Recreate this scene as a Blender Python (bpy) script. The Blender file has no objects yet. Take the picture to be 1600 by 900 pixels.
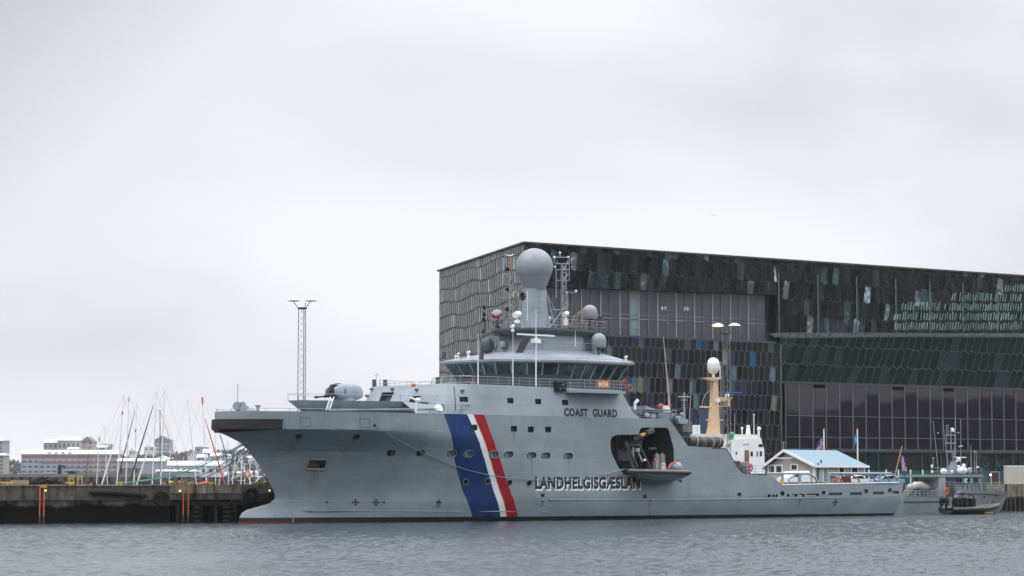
import bpy, bmesh, math, random
import numpy as np
from mathutils import Vector, Matrix, noise
from mathutils.bvhtree import BVHTree
sc = bpy.context.scene
col = sc.collection
R = math.radians
rnd = random.Random(7)

# ------------------------------------------------------------------ camera
F = 3840.0                     # focal length in pixels of a 1600 px wide picture
HC = 4.2                       # eye height above the water
PH = math.atan(300.0 / F)
cam = bpy.data.cameras.new('camera')
camo = bpy.data.objects.new('camera', cam)
col.objects.link(camo)
camo.location = (0, 0, HC)
camo.rotation_euler = (math.pi / 2 + PH, 0, 0)
cam.sensor_width = 36.0
cam.lens = F / 1600.0 * 36.0
cam.clip_start = 1.0
cam.clip_end = 20000.0
sc.camera = camo

# ------------------------------------------------------------------ world and sun
SUN_EL, SUN_AZ = 58.0, -125.0      # azimuth measured clockwise from +Y
w = bpy.data.worlds.new('World')
sc.world = w
w.use_nodes = True
nt = w.node_tree
nt.nodes.clear()
def wn(t, **k):
    n = nt.nodes.new(t)
    for a, b in k.items(): setattr(n, a, b)
    return n
sky = wn('ShaderNodeTexSky', sky_type='NISHITA', sun_disc=False)
sky.sun_elevation = R(SUN_EL); sky.sun_rotation = R(SUN_AZ)
sky.air_density = 1.0; sky.dust_density = 4.0
tc = wn('ShaderNodeTexCoord')
mp = wn('ShaderNodeMapping'); mp.inputs['Scale'].default_value = (1.0, 1.0, 2.2)
mp.inputs['Location'].default_value = (0.37, 0.2, 0.1)
n1 = wn('ShaderNodeTexNoise'); n1.inputs['Scale'].default_value = 3.6; n1.inputs['Detail'].default_value = 7.0; n1.inputs['Roughness'].default_value = 0.42
n1.inputs['Distortion'].default_value = 0.4
nt.links.new(tc.outputs['Generated'], mp.inputs['Vector'])
nt.links.new(mp.outputs['Vector'], n1.inputs['Vector'])
cr = wn('ShaderNodeValToRGB')
cr.color_ramp.elements[0].position = 0.37; cr.color_ramp.elements[0].color = (0.62, 0.64, 0.68, 1)
cr.color_ramp.elements[1].position = 0.60; cr.color_ramp.elements[1].color = (0.80, 0.825, 0.868, 1)
nt.links.new(n1.outputs['Fac'], cr.inputs['Fac'])
# a darker bank of cloud high on the left of the view
sep = wn('ShaderNodeSeparateXYZ'); nt.links.new(tc.outputs['Generated'], sep.inputs[0])
def wm(op, a, b=None, c=None):
    n = wn('ShaderNodeMath', operation=op)
    for i, x in enumerate((a, b, c)):
        if x is None: continue
        if isinstance(x, (int, float)): n.inputs[i].default_value = x
        else: nt.links.new(x, n.inputs[i])
    return n.outputs[0]
ang = wm('ADD', wm('ADD', wm('MULTIPLY', sep.outputs['X'], -1.3), wm('MULTIPLY', sep.outputs['Z'], 1.5)), wm('MULTIPLY', n1.outputs['Fac'], 0.30))
mr = wn('ShaderNodeMapRange', interpolation_type='SMOOTHSTEP'); nt.links.new(ang, mr.inputs['Value'])
mr.inputs['From Min'].default_value = 0.50; mr.inputs['From Max'].default_value = 0.80
mr.inputs['To Min'].default_value = 1.0; mr.inputs['To Max'].default_value = 0.60
mul = wn('ShaderNodeVectorMath', operation='SCALE')
nt.links.new(cr.outputs['Color'], mul.inputs[0]); zen = wn('ShaderNodeMapRange', interpolation_type='SMOOTHSTEP'); nt.links.new(sep.outputs['Z'], zen.inputs['Value'])   # an overcast sky is brightest overhead
zen.inputs['From Min'].default_value = 0.20; zen.inputs['From Max'].default_value = 0.95; zen.inputs['To Min'].default_value = 1.0; zen.inputs['To Max'].default_value = 5.2
nt.links.new(wm('MULTIPLY', wm('MULTIPLY', mr.outputs[0], zen.outputs[0]), 11.9), mul.inputs['Scale'])
mx = wn('ShaderNodeMix', data_type='RGBA'); mx.inputs['Factor'].default_value = 0.96
nt.links.new(sky.outputs['Color'], mx.inputs['A']); nt.links.new(mul.outputs[0], mx.inputs['B'])
bg = wn('ShaderNodeBackground'); bg.inputs['Strength'].default_value = 0.1
nt.links.new(mx.outputs['Result'], bg.inputs['Color'])
wo = wn('ShaderNodeOutputWorld'); nt.links.new(bg.outputs[0], wo.inputs['Surface'])

sun = bpy.data.lights.new('sun', 'SUN')
sun.energy = 1.1; sun.angle = R(20); sun.color = (1.0, 0.97, 0.93)
suno = bpy.data.objects.new('sun', sun); col.objects.link(suno)
_d = Vector((math.sin(R(SUN_AZ)) * math.cos(R(SUN_EL)), math.cos(R(SUN_AZ)) * math.cos(R(SUN_EL)), math.sin(R(SUN_EL))))
suno.rotation_euler = _d.to_track_quat('Z', 'Y').to_euler()
suno.location = (0, 100, 120)
sc.view_settings.view_transform = 'Standard'
sc.view_settings.look = 'None'
sc.view_settings.exposure = 0.0
sc.view_settings.gamma = 1.0
sc.view_settings.use_curve_mapping = False
sc.cycles.volume_bounces = 3

# ------------------------------------------------------------------ view maths (used to set real distances and sizes)
_fw = Vector((0, math.cos(PH), math.sin(PH))); _up = Vector((0, -math.sin(PH), math.cos(PH)))
def ray(px, py):
    return (Vector((1, 0, 0)) * ((px - 800) / F) + _up * ((450 - py) / F) + _fw).normalized()
def W(px, py, Y):
    d = ray(px, py); return Vector((0, 0, HC)) + d * (Y / d.y)
class Frame:
    """a vertical working plane family: a along the thing, t towards the viewer, z up"""
    def __init__(s, ox, oy, deg):
        s.o = Vector((ox, oy, 0)); s.a = R(deg)
        s.u = Vector((math.cos(s.a), math.sin(s.a), 0)); s.n = Vector((math.sin(s.a), -math.cos(s.a), 0))
        s.M = Matrix.Translation(s.o) @ Matrix.Rotation(s.a, 4, 'Z'); s.Mi = s.M.inverted()
    def S(s, px, py, t=0.0):
        d = ray(px, py); o = Vector((0, 0, HC)); p0 = s.o + s.n * t
        k = (p0 - o).dot(s.n) / d.dot(s.n); h = o + d * k
        return ((h - s.o).dot(s.u), h.z)
    def P(s, px, py, t=0.0):              # local point, local y = -t
        a, z = s.S(px, py, t); return Vector((a, -t, z))
    def world(s, a, t, z): return s.o + s.u * a + s.n * t + Vector((0, 0, z))

# ------------------------------------------------------------------ materials
MATS = {}
class NT:
    def __init__(s, name):
        s.m = bpy.data.materials.new(name); s.m.use_nodes = True; s.t = s.m.node_tree
        s.b = s.t.nodes['Principled BSDF']
    def n(s, t, **k):
        x = s.t.nodes.new(t)
        for a, b in k.items(): setattr(x, a, b)
        return x
    def l(s, a, b): s.t.links.new(a, b)
    def math(s, op, a, b=None, c=None, clamp=False):
        n = s.n('ShaderNodeMath', operation=op); n.use_clamp = clamp
        for i, x in enumerate((a, b, c)):
            if x is None: continue
            if isinstance(x, (int, float)): n.inputs[i].default_value = x
            else: s.l(x, n.inputs[i])
        return n.outputs[0]
    def mix(s, fac, a, b):
        n = s.n('ShaderNodeMix', data_type='RGBA')
        for i, x in (('Factor', fac), ('A', a), ('B', b)):
            if isinstance(x, (int, float)): n.inputs[i].default_value = x
            elif isinstance(x, tuple): n.inputs[i].default_value = (x[0], x[1], x[2], 1)
            else: s.l(x, n.inputs[i])
        return n.outputs['Result']
    def noise(s, scale=1.0, detail=4.0, rough=0.55, stretch=(1, 1, 1), coord='Object', dist=0.0):
        c = s.n('ShaderNodeTexCoord'); m = s.n('ShaderNodeMapping'); m.inputs['Scale'].default_value = stretch
        s.l(c.outputs[coord], m.inputs[0]); x = s.n('ShaderNodeTexNoise')
        x.inputs['Scale'].default_value = scale; x.inputs['Detail'].default_value = detail; x.inputs['Roughness'].default_value = rough
        x.inputs['Distortion'].default_value = dist
        s.l(m.outputs[0], x.inputs['Vector']); return x.outputs['Fac']
    def xyz(s):
        c = s.n('ShaderNodeTexCoord'); p = s.n('ShaderNodeSeparateXYZ'); s.l(c.outputs['Object'], p.inputs[0]); return p.outputs
    def ramp(s, fac, lo, hi):
        m = s.n('ShaderNodeMapRange'); m.clamp = True
        s.l(fac, m.inputs['Value']); m.inputs['From Min'].default_value = lo; m.inputs['From Max'].default_value = hi
        return m.outputs[0]
    def bump(s, h, strength=0.3, dist=0.02):
        b = s.n('ShaderNodeBump'); b.inputs['Strength'].default_value = strength; b.inputs['Distance'].default_value = dist
        s.l(h, b.inputs['Height']); s.l(b.outputs[0], s.b.inputs['Normal'])
def mat(name, c, rough=0.6, metal=0.0, var=0.25, sc_=1.2, stretch=(1, 1, 1), dirt=None, dirtamt=0.0, bump=0.0, spec=0.5, emit=None, es=0.0):
    if name in MATS: return MATS[name]
    t = NT(name)
    f = t.noise(sc_, 5, 0.6, stretch)
    k = t.ramp(f, 0.3, 0.7)
    lo = tuple(x * (1 - var) for x in c); hi = tuple(min(1, x * (1 + var * 0.6)) for x in c)
    cc = t.mix(k, lo, hi)
    if dirt:
        g = t.ramp(t.noise(sc_ * 3.1, 6, 0.7, (stretch[0], stretch[1], stretch[2] * 0.35)), 0.52, 0.75)
        cc = t.mix(t.math('MULTIPLY', g, dirtamt), cc, dirt)
    t.l(cc, t.b.inputs['Base Color'])
    t.b.inputs['Roughness'].default_value = rough; t.b.inputs['Metallic'].default_value = metal
    t.b.inputs['Specular IOR Level'].default_value = spec
    if bump: t.bump(t.noise(sc_ * 6, 5, 0.6, stretch), bump, 0.03)
    if emit:
        t.b.inputs['Emission Color'].default_value = (*emit, 1); t.b.inputs['Emission Strength'].default_value = es
    MATS[name] = t.m
    return t.m

# ------------------------------------------------------------------ mesh builder
class MB:
    def __init__(s): s.v = []; s.f = []; s.mi = []; s.k = 0
    def add(s, vs, fs):
        o = len(s.v); s.v += [tuple(p) for p in vs]; s.f += [tuple(i + o for i in q) for q in fs]; s.mi += [s.k] * len(fs)
        return s
    def box(s, x0, x1, y0, y1, z0, z1):
        return s.add([(x0, y0, z0), (x1, y0, z0), (x1, y1, z0), (x0, y1, z0), (x0, y0, z1), (x1, y0, z1), (x1, y1, z1), (x0, y1, z1)],
                     [(0, 3, 2, 1), (4, 5, 6, 7), (0, 1, 5, 4), (1, 2, 6, 5), (2, 3, 7, 6), (3, 0, 4, 7)])
    def obox(s, c, sx, sy, sz, M=None):
        M = M or Matrix.Identity(3); c = Vector(c); vs = []
        for z in (-1, 1):
            for x, y in ((-1, -1), (1, -1), (1, 1), (-1, 1)): vs.append(c + M @ Vector((x * sx / 2, y * sy / 2, z * sz / 2)))
        return s.add(vs, [(0, 3, 2, 1), (4, 5, 6, 7), (0, 1, 5, 4), (1, 2, 6, 5), (2, 3, 7, 6), (3, 0, 4, 7)])
    def bar(s, p0, p1, wd, ht=None):
        p0, p1 = Vector(p0), Vector(p1); d = p1 - p0; L = d.length
        if L < 1e-6: return s
        q = d.to_track_quat('X', 'Z').to_matrix()
        return s.obox((p0 + p1) / 2, L, wd, ht or wd, q)
    def cyl(s, p0, p1, r0, r1=None, n=8):
        r1 = r0 if r1 is None else r1; p0, p1 = Vector(p0), Vector(p1); d = p1 - p0
        if d.length < 1e-6: return s
        q = d.to_track_quat('Z', 'Y').to_matrix(); vs = []
        for p, r in ((p0, r0), (p1, r1)):
            for i in range(n):
                a = 2 * math.pi * i / n; vs.append(p + q @ Vector((math.cos(a) * r, math.sin(a) * r, 0)))
        fs = [(i, (i + 1) % n, n + (i + 1) % n, n + i) for i in range(n)]
        fs += [tuple(range(n - 1, -1, -1)), tuple(range(n, 2 * n))]
        return s.add(vs, fs)
    def tube(s, pts, r, n=6):
        pts = [Vector(p) for p in pts]; vs = []; m = len(pts)
        for i, p in enumerate(pts):
            d = (pts[min(i + 1, m - 1)] - pts[max(i - 1, 0)]).normalized()
            q = d.to_track_quat('Z', 'Y').to_matrix() if abs(d.z) < 0.99 or True else Matrix.Identity(3)
            rr = r[i] if isinstance(r, (list, tuple)) else r
            for j in range(n):
                a = 2 * math.pi * j / n; vs.append(p + q @ Vector((math.cos(a) * rr, math.sin(a) * rr, 0)))
        fs = [(i * n + j, i * n + (j + 1) % n, (i + 1) * n + (j + 1) % n, (i + 1) * n + j) for i in range(m - 1) for j in range(n)]
        fs += [tuple(range(n - 1, -1, -1)), tuple(range((m - 1) * n, m * n))]
        return s.add(vs, fs)
    def lathe(s, c, prof, n=20, q=None, sx=1.0, sy=1.0, ring=False):
        c = Vector(c); q = q or Matrix.Identity(3); vs = []; m = len(prof)
        for r, z in prof:
            for j in range(n):
                a = 2 * math.pi * j / n; vs.append(c + q @ Vector((math.cos(a) * r * sx, math.sin(a) * r * sy, z)))
        fs = [(i * n + j, i * n + (j + 1) % n, (i + 1) * n + (j + 1) % n, (i + 1) * n + j) for i in range(m - 1) for j in range(n)]
        if ring: fs += [((m - 1) * n + j, (m - 1) * n + (j + 1) % n, (j + 1) % n, j) for j in range(n)]
        else: fs += [tuple(range(n - 1, -1, -1)), tuple(range((m - 1) * n, m * n))]
        return s.add(vs, fs)
    def dome(s, c, r, n=20, base=0.9, foot=0.0):      # radome: short cylinder and a hemisphere
        pr = [(r * 0.55, -r * base - foot), (r * 0.9, -r * base), (r, -r * base * 0.8), (r, 0)]
        for i in range(1, 9):
            a = math.pi / 2 * i / 8.2; pr.append((r * math.cos(a), r * math.sin(a)))
        return s.lathe(c, pr, n)
    def sph(s, c, rx, ry=None, rz=None, n=14, m=8, q=None):
        ry = ry or rx; rz = rz or rx; pr = []
        for i in range(m + 1):
            a = -math.pi / 2 + math.pi * i / m; pr.append((max(1e-3, math.cos(a)), math.sin(a) * rz))
        return s.lathe(c, pr, n, q, rx, ry)
    def poly(s, pts): return s.add(pts, [tuple(range(len(pts)))])
    def prism(s, pts, off):
        n = len(pts); off = Vector(off); a = [Vector(p) for p in pts]; b = [p + off for p in a]
        return s.add(a + b, [tuple(range(n - 1, -1, -1)), tuple(range(n, 2 * n))] + [(i, (i + 1) % n, n + (i + 1) % n, n + i) for i in range(n)])
    def frus(s, P0, z0, P1, z1):      # plan polygons [(x,y)] at two heights
        n = len(P0)
        return s.add([(x, y, z0) for x, y in P0] + [(x, y, z1) for x, y in P1],
                     [tuple(range(n - 1, -1, -1)), tuple(range(n, 2 * n))] + [(i, (i + 1) % n, n + (i + 1) % n, n + i) for i in range(n)])
    def rail(s, pts, h=1.05, step=1.6, bars=3, r=0.022, closed=False):
        pts = [Vector(p) for p in pts]
        if closed: pts = pts + [pts[0]]
        for a, b in zip(pts[:-1], pts[1:]):
            L = (b - a).length; k = max(1, round(L / step))
            for i in range(k + 1):
                p = a.lerp(b, i / k); s.cyl(p, p + Vector((0, 0, h)), r * 1.15, n=5)
            for j in range(1, bars + 1):
                z = Vector((0, 0, h * j / bars)); s.cyl(a + z, b + z, r * (1.2 if j == bars else 0.75), n=5)
        return s
    def split(s, name, m, parent, smooth=None):      # every separate piece an object of its own
        par = list(range(len(s.v)))
        def fd(i):
            while par[i] != i: par[i] = par[par[i]]; i = par[i]
            return i
        for f in s.f:
            for q in f[1:]: par[fd(q)] = fd(f[0])
        g = {}
        for f in s.f: g.setdefault(fd(f[0]), []).append(f)
        out = []
        for fs in g.values():
            ix = sorted({i for f in fs for i in f}); mp_ = {i: k for k, i in enumerate(ix)}
            b = MB(); b.add([s.v[i] for i in ix], [tuple(mp_[i] for i in f) for f in fs]); out.append(b.build(name, m, parent, smooth))
        return out
    def build(s, name, m=None, parent=None, smooth=None, origin=None, M=None):
        me = bpy.data.meshes.new(name)
        vs = s.v
        if M is not None: vs = [tuple(M @ Vector(p)) for p in vs]
        if origin is not None: vs = [(a - origin[0], b - origin[1], c - origin[2]) for a, b, c in vs]
        me.from_pydata(vs, [], s.f)
        ms = m if isinstance(m, (list, tuple)) else [m]
        for x in ms:
            if x: me.materials.append(x)
        if len(ms) > 1: me.polygons.foreach_set('material_index', s.mi)
        bm = bmesh.new(); bm.from_mesh(me); bmesh.ops.recalc_face_normals(bm, faces=bm.faces); bm.to_mesh(me); bm.free()
        if smooth:
            me.polygons.foreach_set('use_smooth', [True] * len(me.polygons)); me.set_sharp_from_angle(angle=R(smooth))
        me.update()
        o = bpy.data.objects.new(name, me); col.objects.link(o)
        if parent: o.parent = parent
        if origin is not None and not parent: o.location = origin
        return o
def tag(o, label=None, cat=None, group=None, kind=None):
    for k, x in (('label', label), ('category', cat), ('group', group), ('kind', kind)):
        if x: o[k] = x
    return o
def thing(name, label, cat, loc=(0, 0, 0), rz=0.0, group=None):
    o = bpy.data.objects.new(name, None); col.objects.link(o); o.empty_display_size = 0.5
    o.location = loc; o.rotation_euler = (0, 0, rz); return tag(o, label, cat, group)
def struct(name, mb, m, **k): return tag(mb.build(name, m, **k), kind='structure')
def text_mb(txt, bold=0.0, spacing=1.0):
    cu = bpy.data.curves.new('lettering', 'FONT'); cu.body = txt; cu.offset = bold; cu.size = 1.0; cu.space_character = spacing; cu.resolution_u = 3
    o = bpy.data.objects.new('lettering', cu); col.objects.link(o)
    bpy.context.view_layer.update()
    me = bpy.data.meshes.new_from_object(o.evaluated_get(bpy.context.evaluated_depsgraph_get()))
    V = [tuple(v.co) for v in me.vertices]; Fc = [tuple(p.vertices) for p in me.polygons]
    bpy.data.objects.remove(o); bpy.data.curves.remove(cu); bpy.data.meshes.remove(me)
    xs = [v[0] for v in V]; ys = [v[1] for v in V]
    x0, x1, y0, y1 = min(xs), max(xs), min(ys), max(ys)
    return [((v[0] - x0) / (x1 - x0), (v[1] - y0) / (y1 - y0)) for v in V], Fc
def text_part(name, txt, fn, m, parent, bold=0.012, spacing=1.0):
    """fn(u,v) -> point, u and v in 0..1 over the lettering's box"""
    V, Fc = text_mb(txt, bold, spacing)
    me = bpy.data.meshes.new(name); me.from_pydata([tuple(fn(u, v)) for u, v in V], [], Fc); me.materials.append(m); me.update()
    o = bpy.data.objects.new(name, me); col.objects.link(o); o.parent = parent; return o
# ------------------------------------------------------------------ water
def lin(a, b, n): return list(np.linspace(a, b, n, endpoint=False))
xs = lin(-2500, -400, 12) + lin(-400, -75, 12) + lin(-75, 85, 760) + lin(85, 400, 12) + lin(400, 1500, 12) + [1500]
ys = lin(-700, 60, 16) + lin(60, 90, 20)
yy = 90.0
while yy < 330: ys.append(yy); yy += max(0.16, 0.0021 * yy)
ys += lin(330, 700, 30) + lin(700, 2500, 20) + [2500]
X, Y = np.meshgrid(np.array(xs), np.array(ys)); rs = np.random.RandomState(3)
Z = np.zeros_like(X)
for i in range(46):
    lam = 0.38 * (6.0 ** rs.rand()); th = rs.normal(R(65), 0.75); k = 2 * math.pi / lam
    amp = 0.0072 * lam ** 0.6
    ph = rs.rand() * 6.28
    wx = X + 0.5 * np.sin(Y * 0.31 + i) + 0.4 * np.sin(X * 0.23 + i * 2.0)
    Z += amp * np.sin(k * (wx * math.cos(th) + Y * math.sin(th)) + ph)
fade = np.clip((X + 75) / 5, 0, 1) * np.clip((85 - X) / 5, 0, 1) * np.clip((Y - 88) / 4, 0, 1) * np.clip((330 - Y) / 40, 0, 1)
Z *= fade * (0.75 + 0.35 * np.sin(X * 0.05 + Y * 0.021) * np.sin(Y * 0.037 - X * 0.013))
me = bpy.data.meshes.new('water')
ny, nx = X.shape
co = np.stack([X, Y, Z], -1).reshape(-1, 3).astype(np.float32)
idx = np.arange(ny * nx).reshape(ny, nx)
q = np.stack([idx[:-1, :-1], idx[:-1, 1:], idx[1:, 1:], idx[1:, :-1]], -1).reshape(-1, 4)
me.vertices.add(len(co)); me.vertices.foreach_set('co', co.ravel())
me.loops.add(q.size); me.loops.foreach_set('vertex_index', q.ravel().astype(np.int32))
me.polygons.add(len(q)); me.polygons.foreach_set('loop_start', np.arange(0, q.size, 4, dtype=np.int32)); me.polygons.foreach_set('loop_total', np.full(len(q), 4, dtype=np.int32))
me.polygons.foreach_set('use_smooth', [True] * len(q)); me.update(calc_edges=True)
wt = NT('sea_water'); wt.b.inputs['Base Color'].default_value = (0.035, 0.052, 0.064, 1); wt.b.inputs['Roughness'].default_value = 0.12
wt.b.inputs['IOR'].default_value = 1.33; wt.b.inputs['Specular IOR Level'].default_value = 0.5
wt.bump(wt.math('ADD', wt.math('ADD', wt.math('MULTIPLY', wt.noise(7.0, 3, 0.65, (1, 0.2, 1)), 1.3), wt.noise(2.2, 4, 0.62, (1, 0.6, 1))), wt.math('MULTIPLY', wt.noise(0.28, 3, 0.5, (1, 0.45, 1)), 1.0)), 1.0, 0.16)
for b_ in wt.t.nodes:
    if b_.type == 'BUMP': wt.l(wt.math('MULTIPLY_ADD', wt.ramp(wt.noise(0.035, 3, 0.5, (1, 0.5, 1), dist=.6), .38, .62), 0.55, 0.5), b_.inputs['Strength'])
me.materials.append(wt.m); wo_ = bpy.data.objects.new('water', me); col.objects.link(wo_); tag(wo_, kind='structure')

# ------------------------------------------------------------------ concrete of the piers and quays
def pier_mat(name, zmud=1.9, base=(0.10, 0.088, 0.074)):
    t = NT(name); p = t.xyz()
    c = t.mix(t.ramp(t.noise(0.9, 6, 0.65), 0.3, 0.72), tuple(x * 0.55 for x in base), tuple(x * 1.35 for x in base))
    st = t.ramp(t.noise(1.6, 5, 0.6, (1.0, 1.0, 0.16)), 0.50, 0.66)
    c = t.mix(t.math('MULTIPLY', st, 0.85), c, (0.016, 0.012, 0.009))
    eff = t.ramp(t.noise(2.2, 4, 0.6, (1.2, 1.2, 0.3)), 0.62, 0.74)
    c = t.mix(t.math('MULTIPLY', eff, 0.65), c, (0.46, 0.45, 0.42))
    h = t.math('ADD', p['Z'], t.math('MULTIPLY', t.noise(0.5, 4, 0.6, (1, 1, 1)), -1.3))
    alg = t.ramp(h, zmud - 1.0, zmud - 0.62)
    c = t.mix(alg, (0.005, 0.0045, 0.004), c)
    t.l(c, t.b.inputs['Base Color']); t.b.inputs['Roughness'].default_value = 0.8; t.b.inputs['Specular IOR Level'].default_value = 0.12
    t.bump(t.noise(3.0, 6, 0.7), 0.5, 0.06); return t.m
m_conc = pier_mat('stained_concrete')
m_conc_low = pier_mat('tidal_concrete', 2.0, (0.26, 0.225, 0.18))
m_conc_q = pier_mat('quay_wall_concrete', 2.0, (0.20, 0.18, 0.15))
m_asph = mat('wet_asphalt', (0.06, 0.06, 0.062), 0.5, var=0.3, sc_=0.3)
m_rub = mat('black_rubber', (0.010, 0.010, 0.011), 0.6, var=0.3, bump=0.2, spec=0.2)
m_yel = mat('yellow_paint', (0.55, 0.36, 0.03), 0.55, var=0.15, dirt=(0.2, 0.12, 0.03), dirtamt=0.4)
m_orange = mat('orange_paint', (0.70, 0.16, 0.03), 0.55, var=0.2, dirt=(0.06, 0.03, 0.02), dirtamt=0.5)
m_white = mat('white_paint', (0.78, 0.79, 0.80), 0.4, var=0.06, dirt=(0.4, 0.38, 0.35), dirtamt=0.25)
m_dark = mat('dark_steel', (0.035, 0.036, 0.04), 0.5, var=0.3)
m_black = mat('black_paint', (0.008, 0.008, 0.009), 0.5, var=0.2, spec=0.25)
m_galv = mat('galvanised_steel', (0.33, 0.34, 0.36), 0.45, metal=0.3, var=0.15)
m_red = mat('red_paint', (0.55, 0.035, 0.03), 0.45, var=0.15)
m_wood = mat('weathered_timber', (0.33, 0.25, 0.18), 0.8, var=0.35, stretch=(0.3, 3, 3), dirt=(0.08, 0.06, 0.05), dirtamt=0.5)

SH = Frame(-28.27, 237.0, 42.0)         # the patrol ship's own frame, a = metres aft of the bow
# quay the ship lies against (its far side is another basin), and the ground before the hall
def quay_block(name, t0, t1, a0, a1, z1, m_side):
    mb = MB()
    P = [SH.world(a0, t0, 0), SH.world(a1, t0, 0), SH.world(a1, t1, 0), SH.world(a0, t1, 0)]
    mb.frus([(p.x, p.y) for p in P], -3.0, [(p.x, p.y) for p in P], z1)
    return struct(name, mb, m_side)
quay_block('quay', -9.2, -52.0, 8, 330, 3.35, m_conc_q)
mb = MB(); P = [SH.world(a, t, 3.354) for a, t in ((9.0, -10.2), (329, -10.2), (329, -51), (9.0, -51))]
mb.poly(P); struct('quay_paving', mb, m_asph)
mb = MB()
P = [SH.world(a, t, 0) for a, t in ((45, -86), (420, -86), (420, -420), (45, -420))]
mb.frus([(p.x, p.y) for p in P], -3.0, [(p.x, p.y) for p in P], 3.3); struct('harbour_ground', mb, m_asph)
mb = MB()
for a in range(0, 330, 1):
    if a >= 60 and a < 170: mb.obox(SH.world(8.5 + a, -9.1, 0.1), 0.35, 0.28, 3.6, Matrix.Rotation(R(42), 3, 'Z'))
struct('quay_piling', mb, mat('piling_steel', (0.03, 0.024, 0.02), 0.8, var=0.5, stretch=(1, 1, 0.3)))
mb = MB(); a0 = SH.world(60, -9.35, 3.5); a1 = SH.world(330, -9.35, 3.5)
mb.bar(a0, a1, 0.35, 0.3); struct('quay_kerb', mb, m_conc_q)

# ------------------------------------------------------------------ far shore
def hill_mesh(name, x0, x1, y0, y1, hfn, nx, ny, m, **k):
    mb = MB(); vs = []; 
    for j in range(ny + 1):
        for i in range(nx + 1):
            x = x0 + (x1 - x0) * i / nx; y = y0 + (y1 - y0) * j / ny; vs.append((x, y, hfn(x, y, j / ny)))
    fs = [(j * (nx + 1) + i, j * (nx + 1) + i + 1, (j + 1) * (nx + 1) + i + 1, (j + 1) * (nx + 1) + i) for j in range(ny) for i in range(nx)]
    mb.add(vs, fs); return struct(name, mb, m, smooth=60)
t = NT('snowy_town_slope')
s1 = t.ramp(t.noise(0.045, 6, 0.7, (1, 0.6, 1)), 0.50, 0.60)
t.l(t.mix(s1, (0.085, 0.08, 0.075), (0.55, 0.57, 0.60)), t.b.inputs['Base Color']); t.b.inputs['Roughness'].default_value = 0.9
m_slope = t.m
def hf(x, y, v):
    h = 3 + 17.5 * max(0, min(1, (v * 1.35))) ** 0.9
    h *= 1 - 0.28 * max(0, min(1, (-(x) - 190) / 90))
    return h + 1.6 * noise.noise((x * 0.012, y * 0.01, 0.3)) * (1 if v > 0 else 0)
hill_mesh('hills', -640, 60, 1150, 1720, hf, 70, 24, m_slope)
# town hills across the harbour, to the right of and behind the viewer: what the hall's glass mirrors
def hf3(x, y, v):
    if v in (0.0, 1.0): return -1
    b = noise.noise((round(y / 34.0) * 7.3, 2.2, 1.1))
    return 36.5 + 9 * b + 5 * noise.noise((y * 0.05, 0.2, 5.0)) + 9 * max(0, noise.noise((y * 0.011, 8.0, 0.0)))
mb = MB(); vs = []; n_ = 150
for j, v in enumerate((0.0, 0.05, 0.95, 1.0)):
    for i in range(n_ + 1):
        y = -560 + 1000.0 * i / n_; vs.append((560 + v * 120 + 0.12 * y, y, hf3(0, y, v)))
fs = [(j * (n_ + 1) + i, j * (n_ + 1) + i + 1, (j + 1) * (n_ + 1) + i + 1, (j + 1) * (n_ + 1) + i) for j in range(3) for i in range(n_)]
mb.add(vs, fs); struct('town_hills', mb, mat('town_dark', (0.05, 0.048, 0.05), 0.9, var=0.6, sc_=0.03))
# ------------------------------------------------------------------ the coast guard patrol ship
ship = thing('patrol_ship', 'large grey coast guard patrol ship with blue, white and red stripe moored by the quay', 'ship', SH.o, SH.a)
S = SH.S
def pl(tab, x):
    if x <= tab[0][0]: return tab[0][1]
    for (a, b), (c, d) in zip(tab[:-1], tab[1:]):
        if x <= c: return b + (d - b) * (x - a) / (c - a)
    return tab[-1][1]
STEM = [(-1.5, 5.5), (-0.6, 2.9), (0, 2.5), (0.6, 2.6), (1.0, 2.85), (1.3, 3.4), (1.6, 4.7), (1.9, 6.1), (2.4, 6.8), (3, 6.75), (4, 6.1), (5, 5.35), (6, 4.55), (7, 3.65), (7.9, 2.4), (8.5, 0.9), (8.7, 0.25), (9.1, 0.0), (10.8, 0.2)]
def stem(z): return pl(STEM, z)
LT = [(0, 31), (3, 31), (5, 29.5), (7, 27), (8.5, 22), (9.1, 20), (10.8, 19)]
ET = [(0, 1.12), (3, 1.10), (5, 1.05), (7, 1.0), (8.5, 0.76), (9.1, 0.54), (10.8, 0.50)]
def wid(s, z):
    sm = stem(z) if z >= 2.4 else 6.8
    u = max(0.0, min(1.0, (s - sm) / pl(LT, z)))
    wv = 8.0 * math.sin(math.pi / 2 * u) ** pl(ET, z) if u > 0 else 0.0
    if z < 2.2 and s > stem(z):
        f = min(1.0, (s - stem(z)) / 2.6) ** 0.5 * max(0, min(1, (22 - s) / 12))
        wv = max(wv, 1.45 * math.sqrt(max(0, 1 - ((z + 0.4) / 2.5) ** 2)) * f)
    if z < 2.6 and s > 14: wv -= (0.75 if s < 80 else 0.75 - 0.5 * (s - 80) / 14) * min(1, (s - 14) / 10) * ((2.6 - z) / 2.6) ** 1.6
    if s > 82:
        k = ((s - 82) / 11.8) ** 1.7
        wv *= 1 - 0.07 * k * max(0, min(1, (1.9 - z) / 2.2)) - 0.03 * k
    return wv
ZT = [(-5, 10.8)]
for px, py in ((1045, 656), (1075, 697), (1134, 700.5), (1142, 712), (1150, 727), (1158, 737), (1166, 741), (1205, 743), (1221, 756.5), (1405, 753.5)):
    a, z = S(px, py, 8.0); ZT.append((a, z))
ZT[1] = (ZT[1][0], 10.8); ZT[-1] = (93.8, ZT[-1][1])
def ztop(s): return pl(ZT, s)
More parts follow.
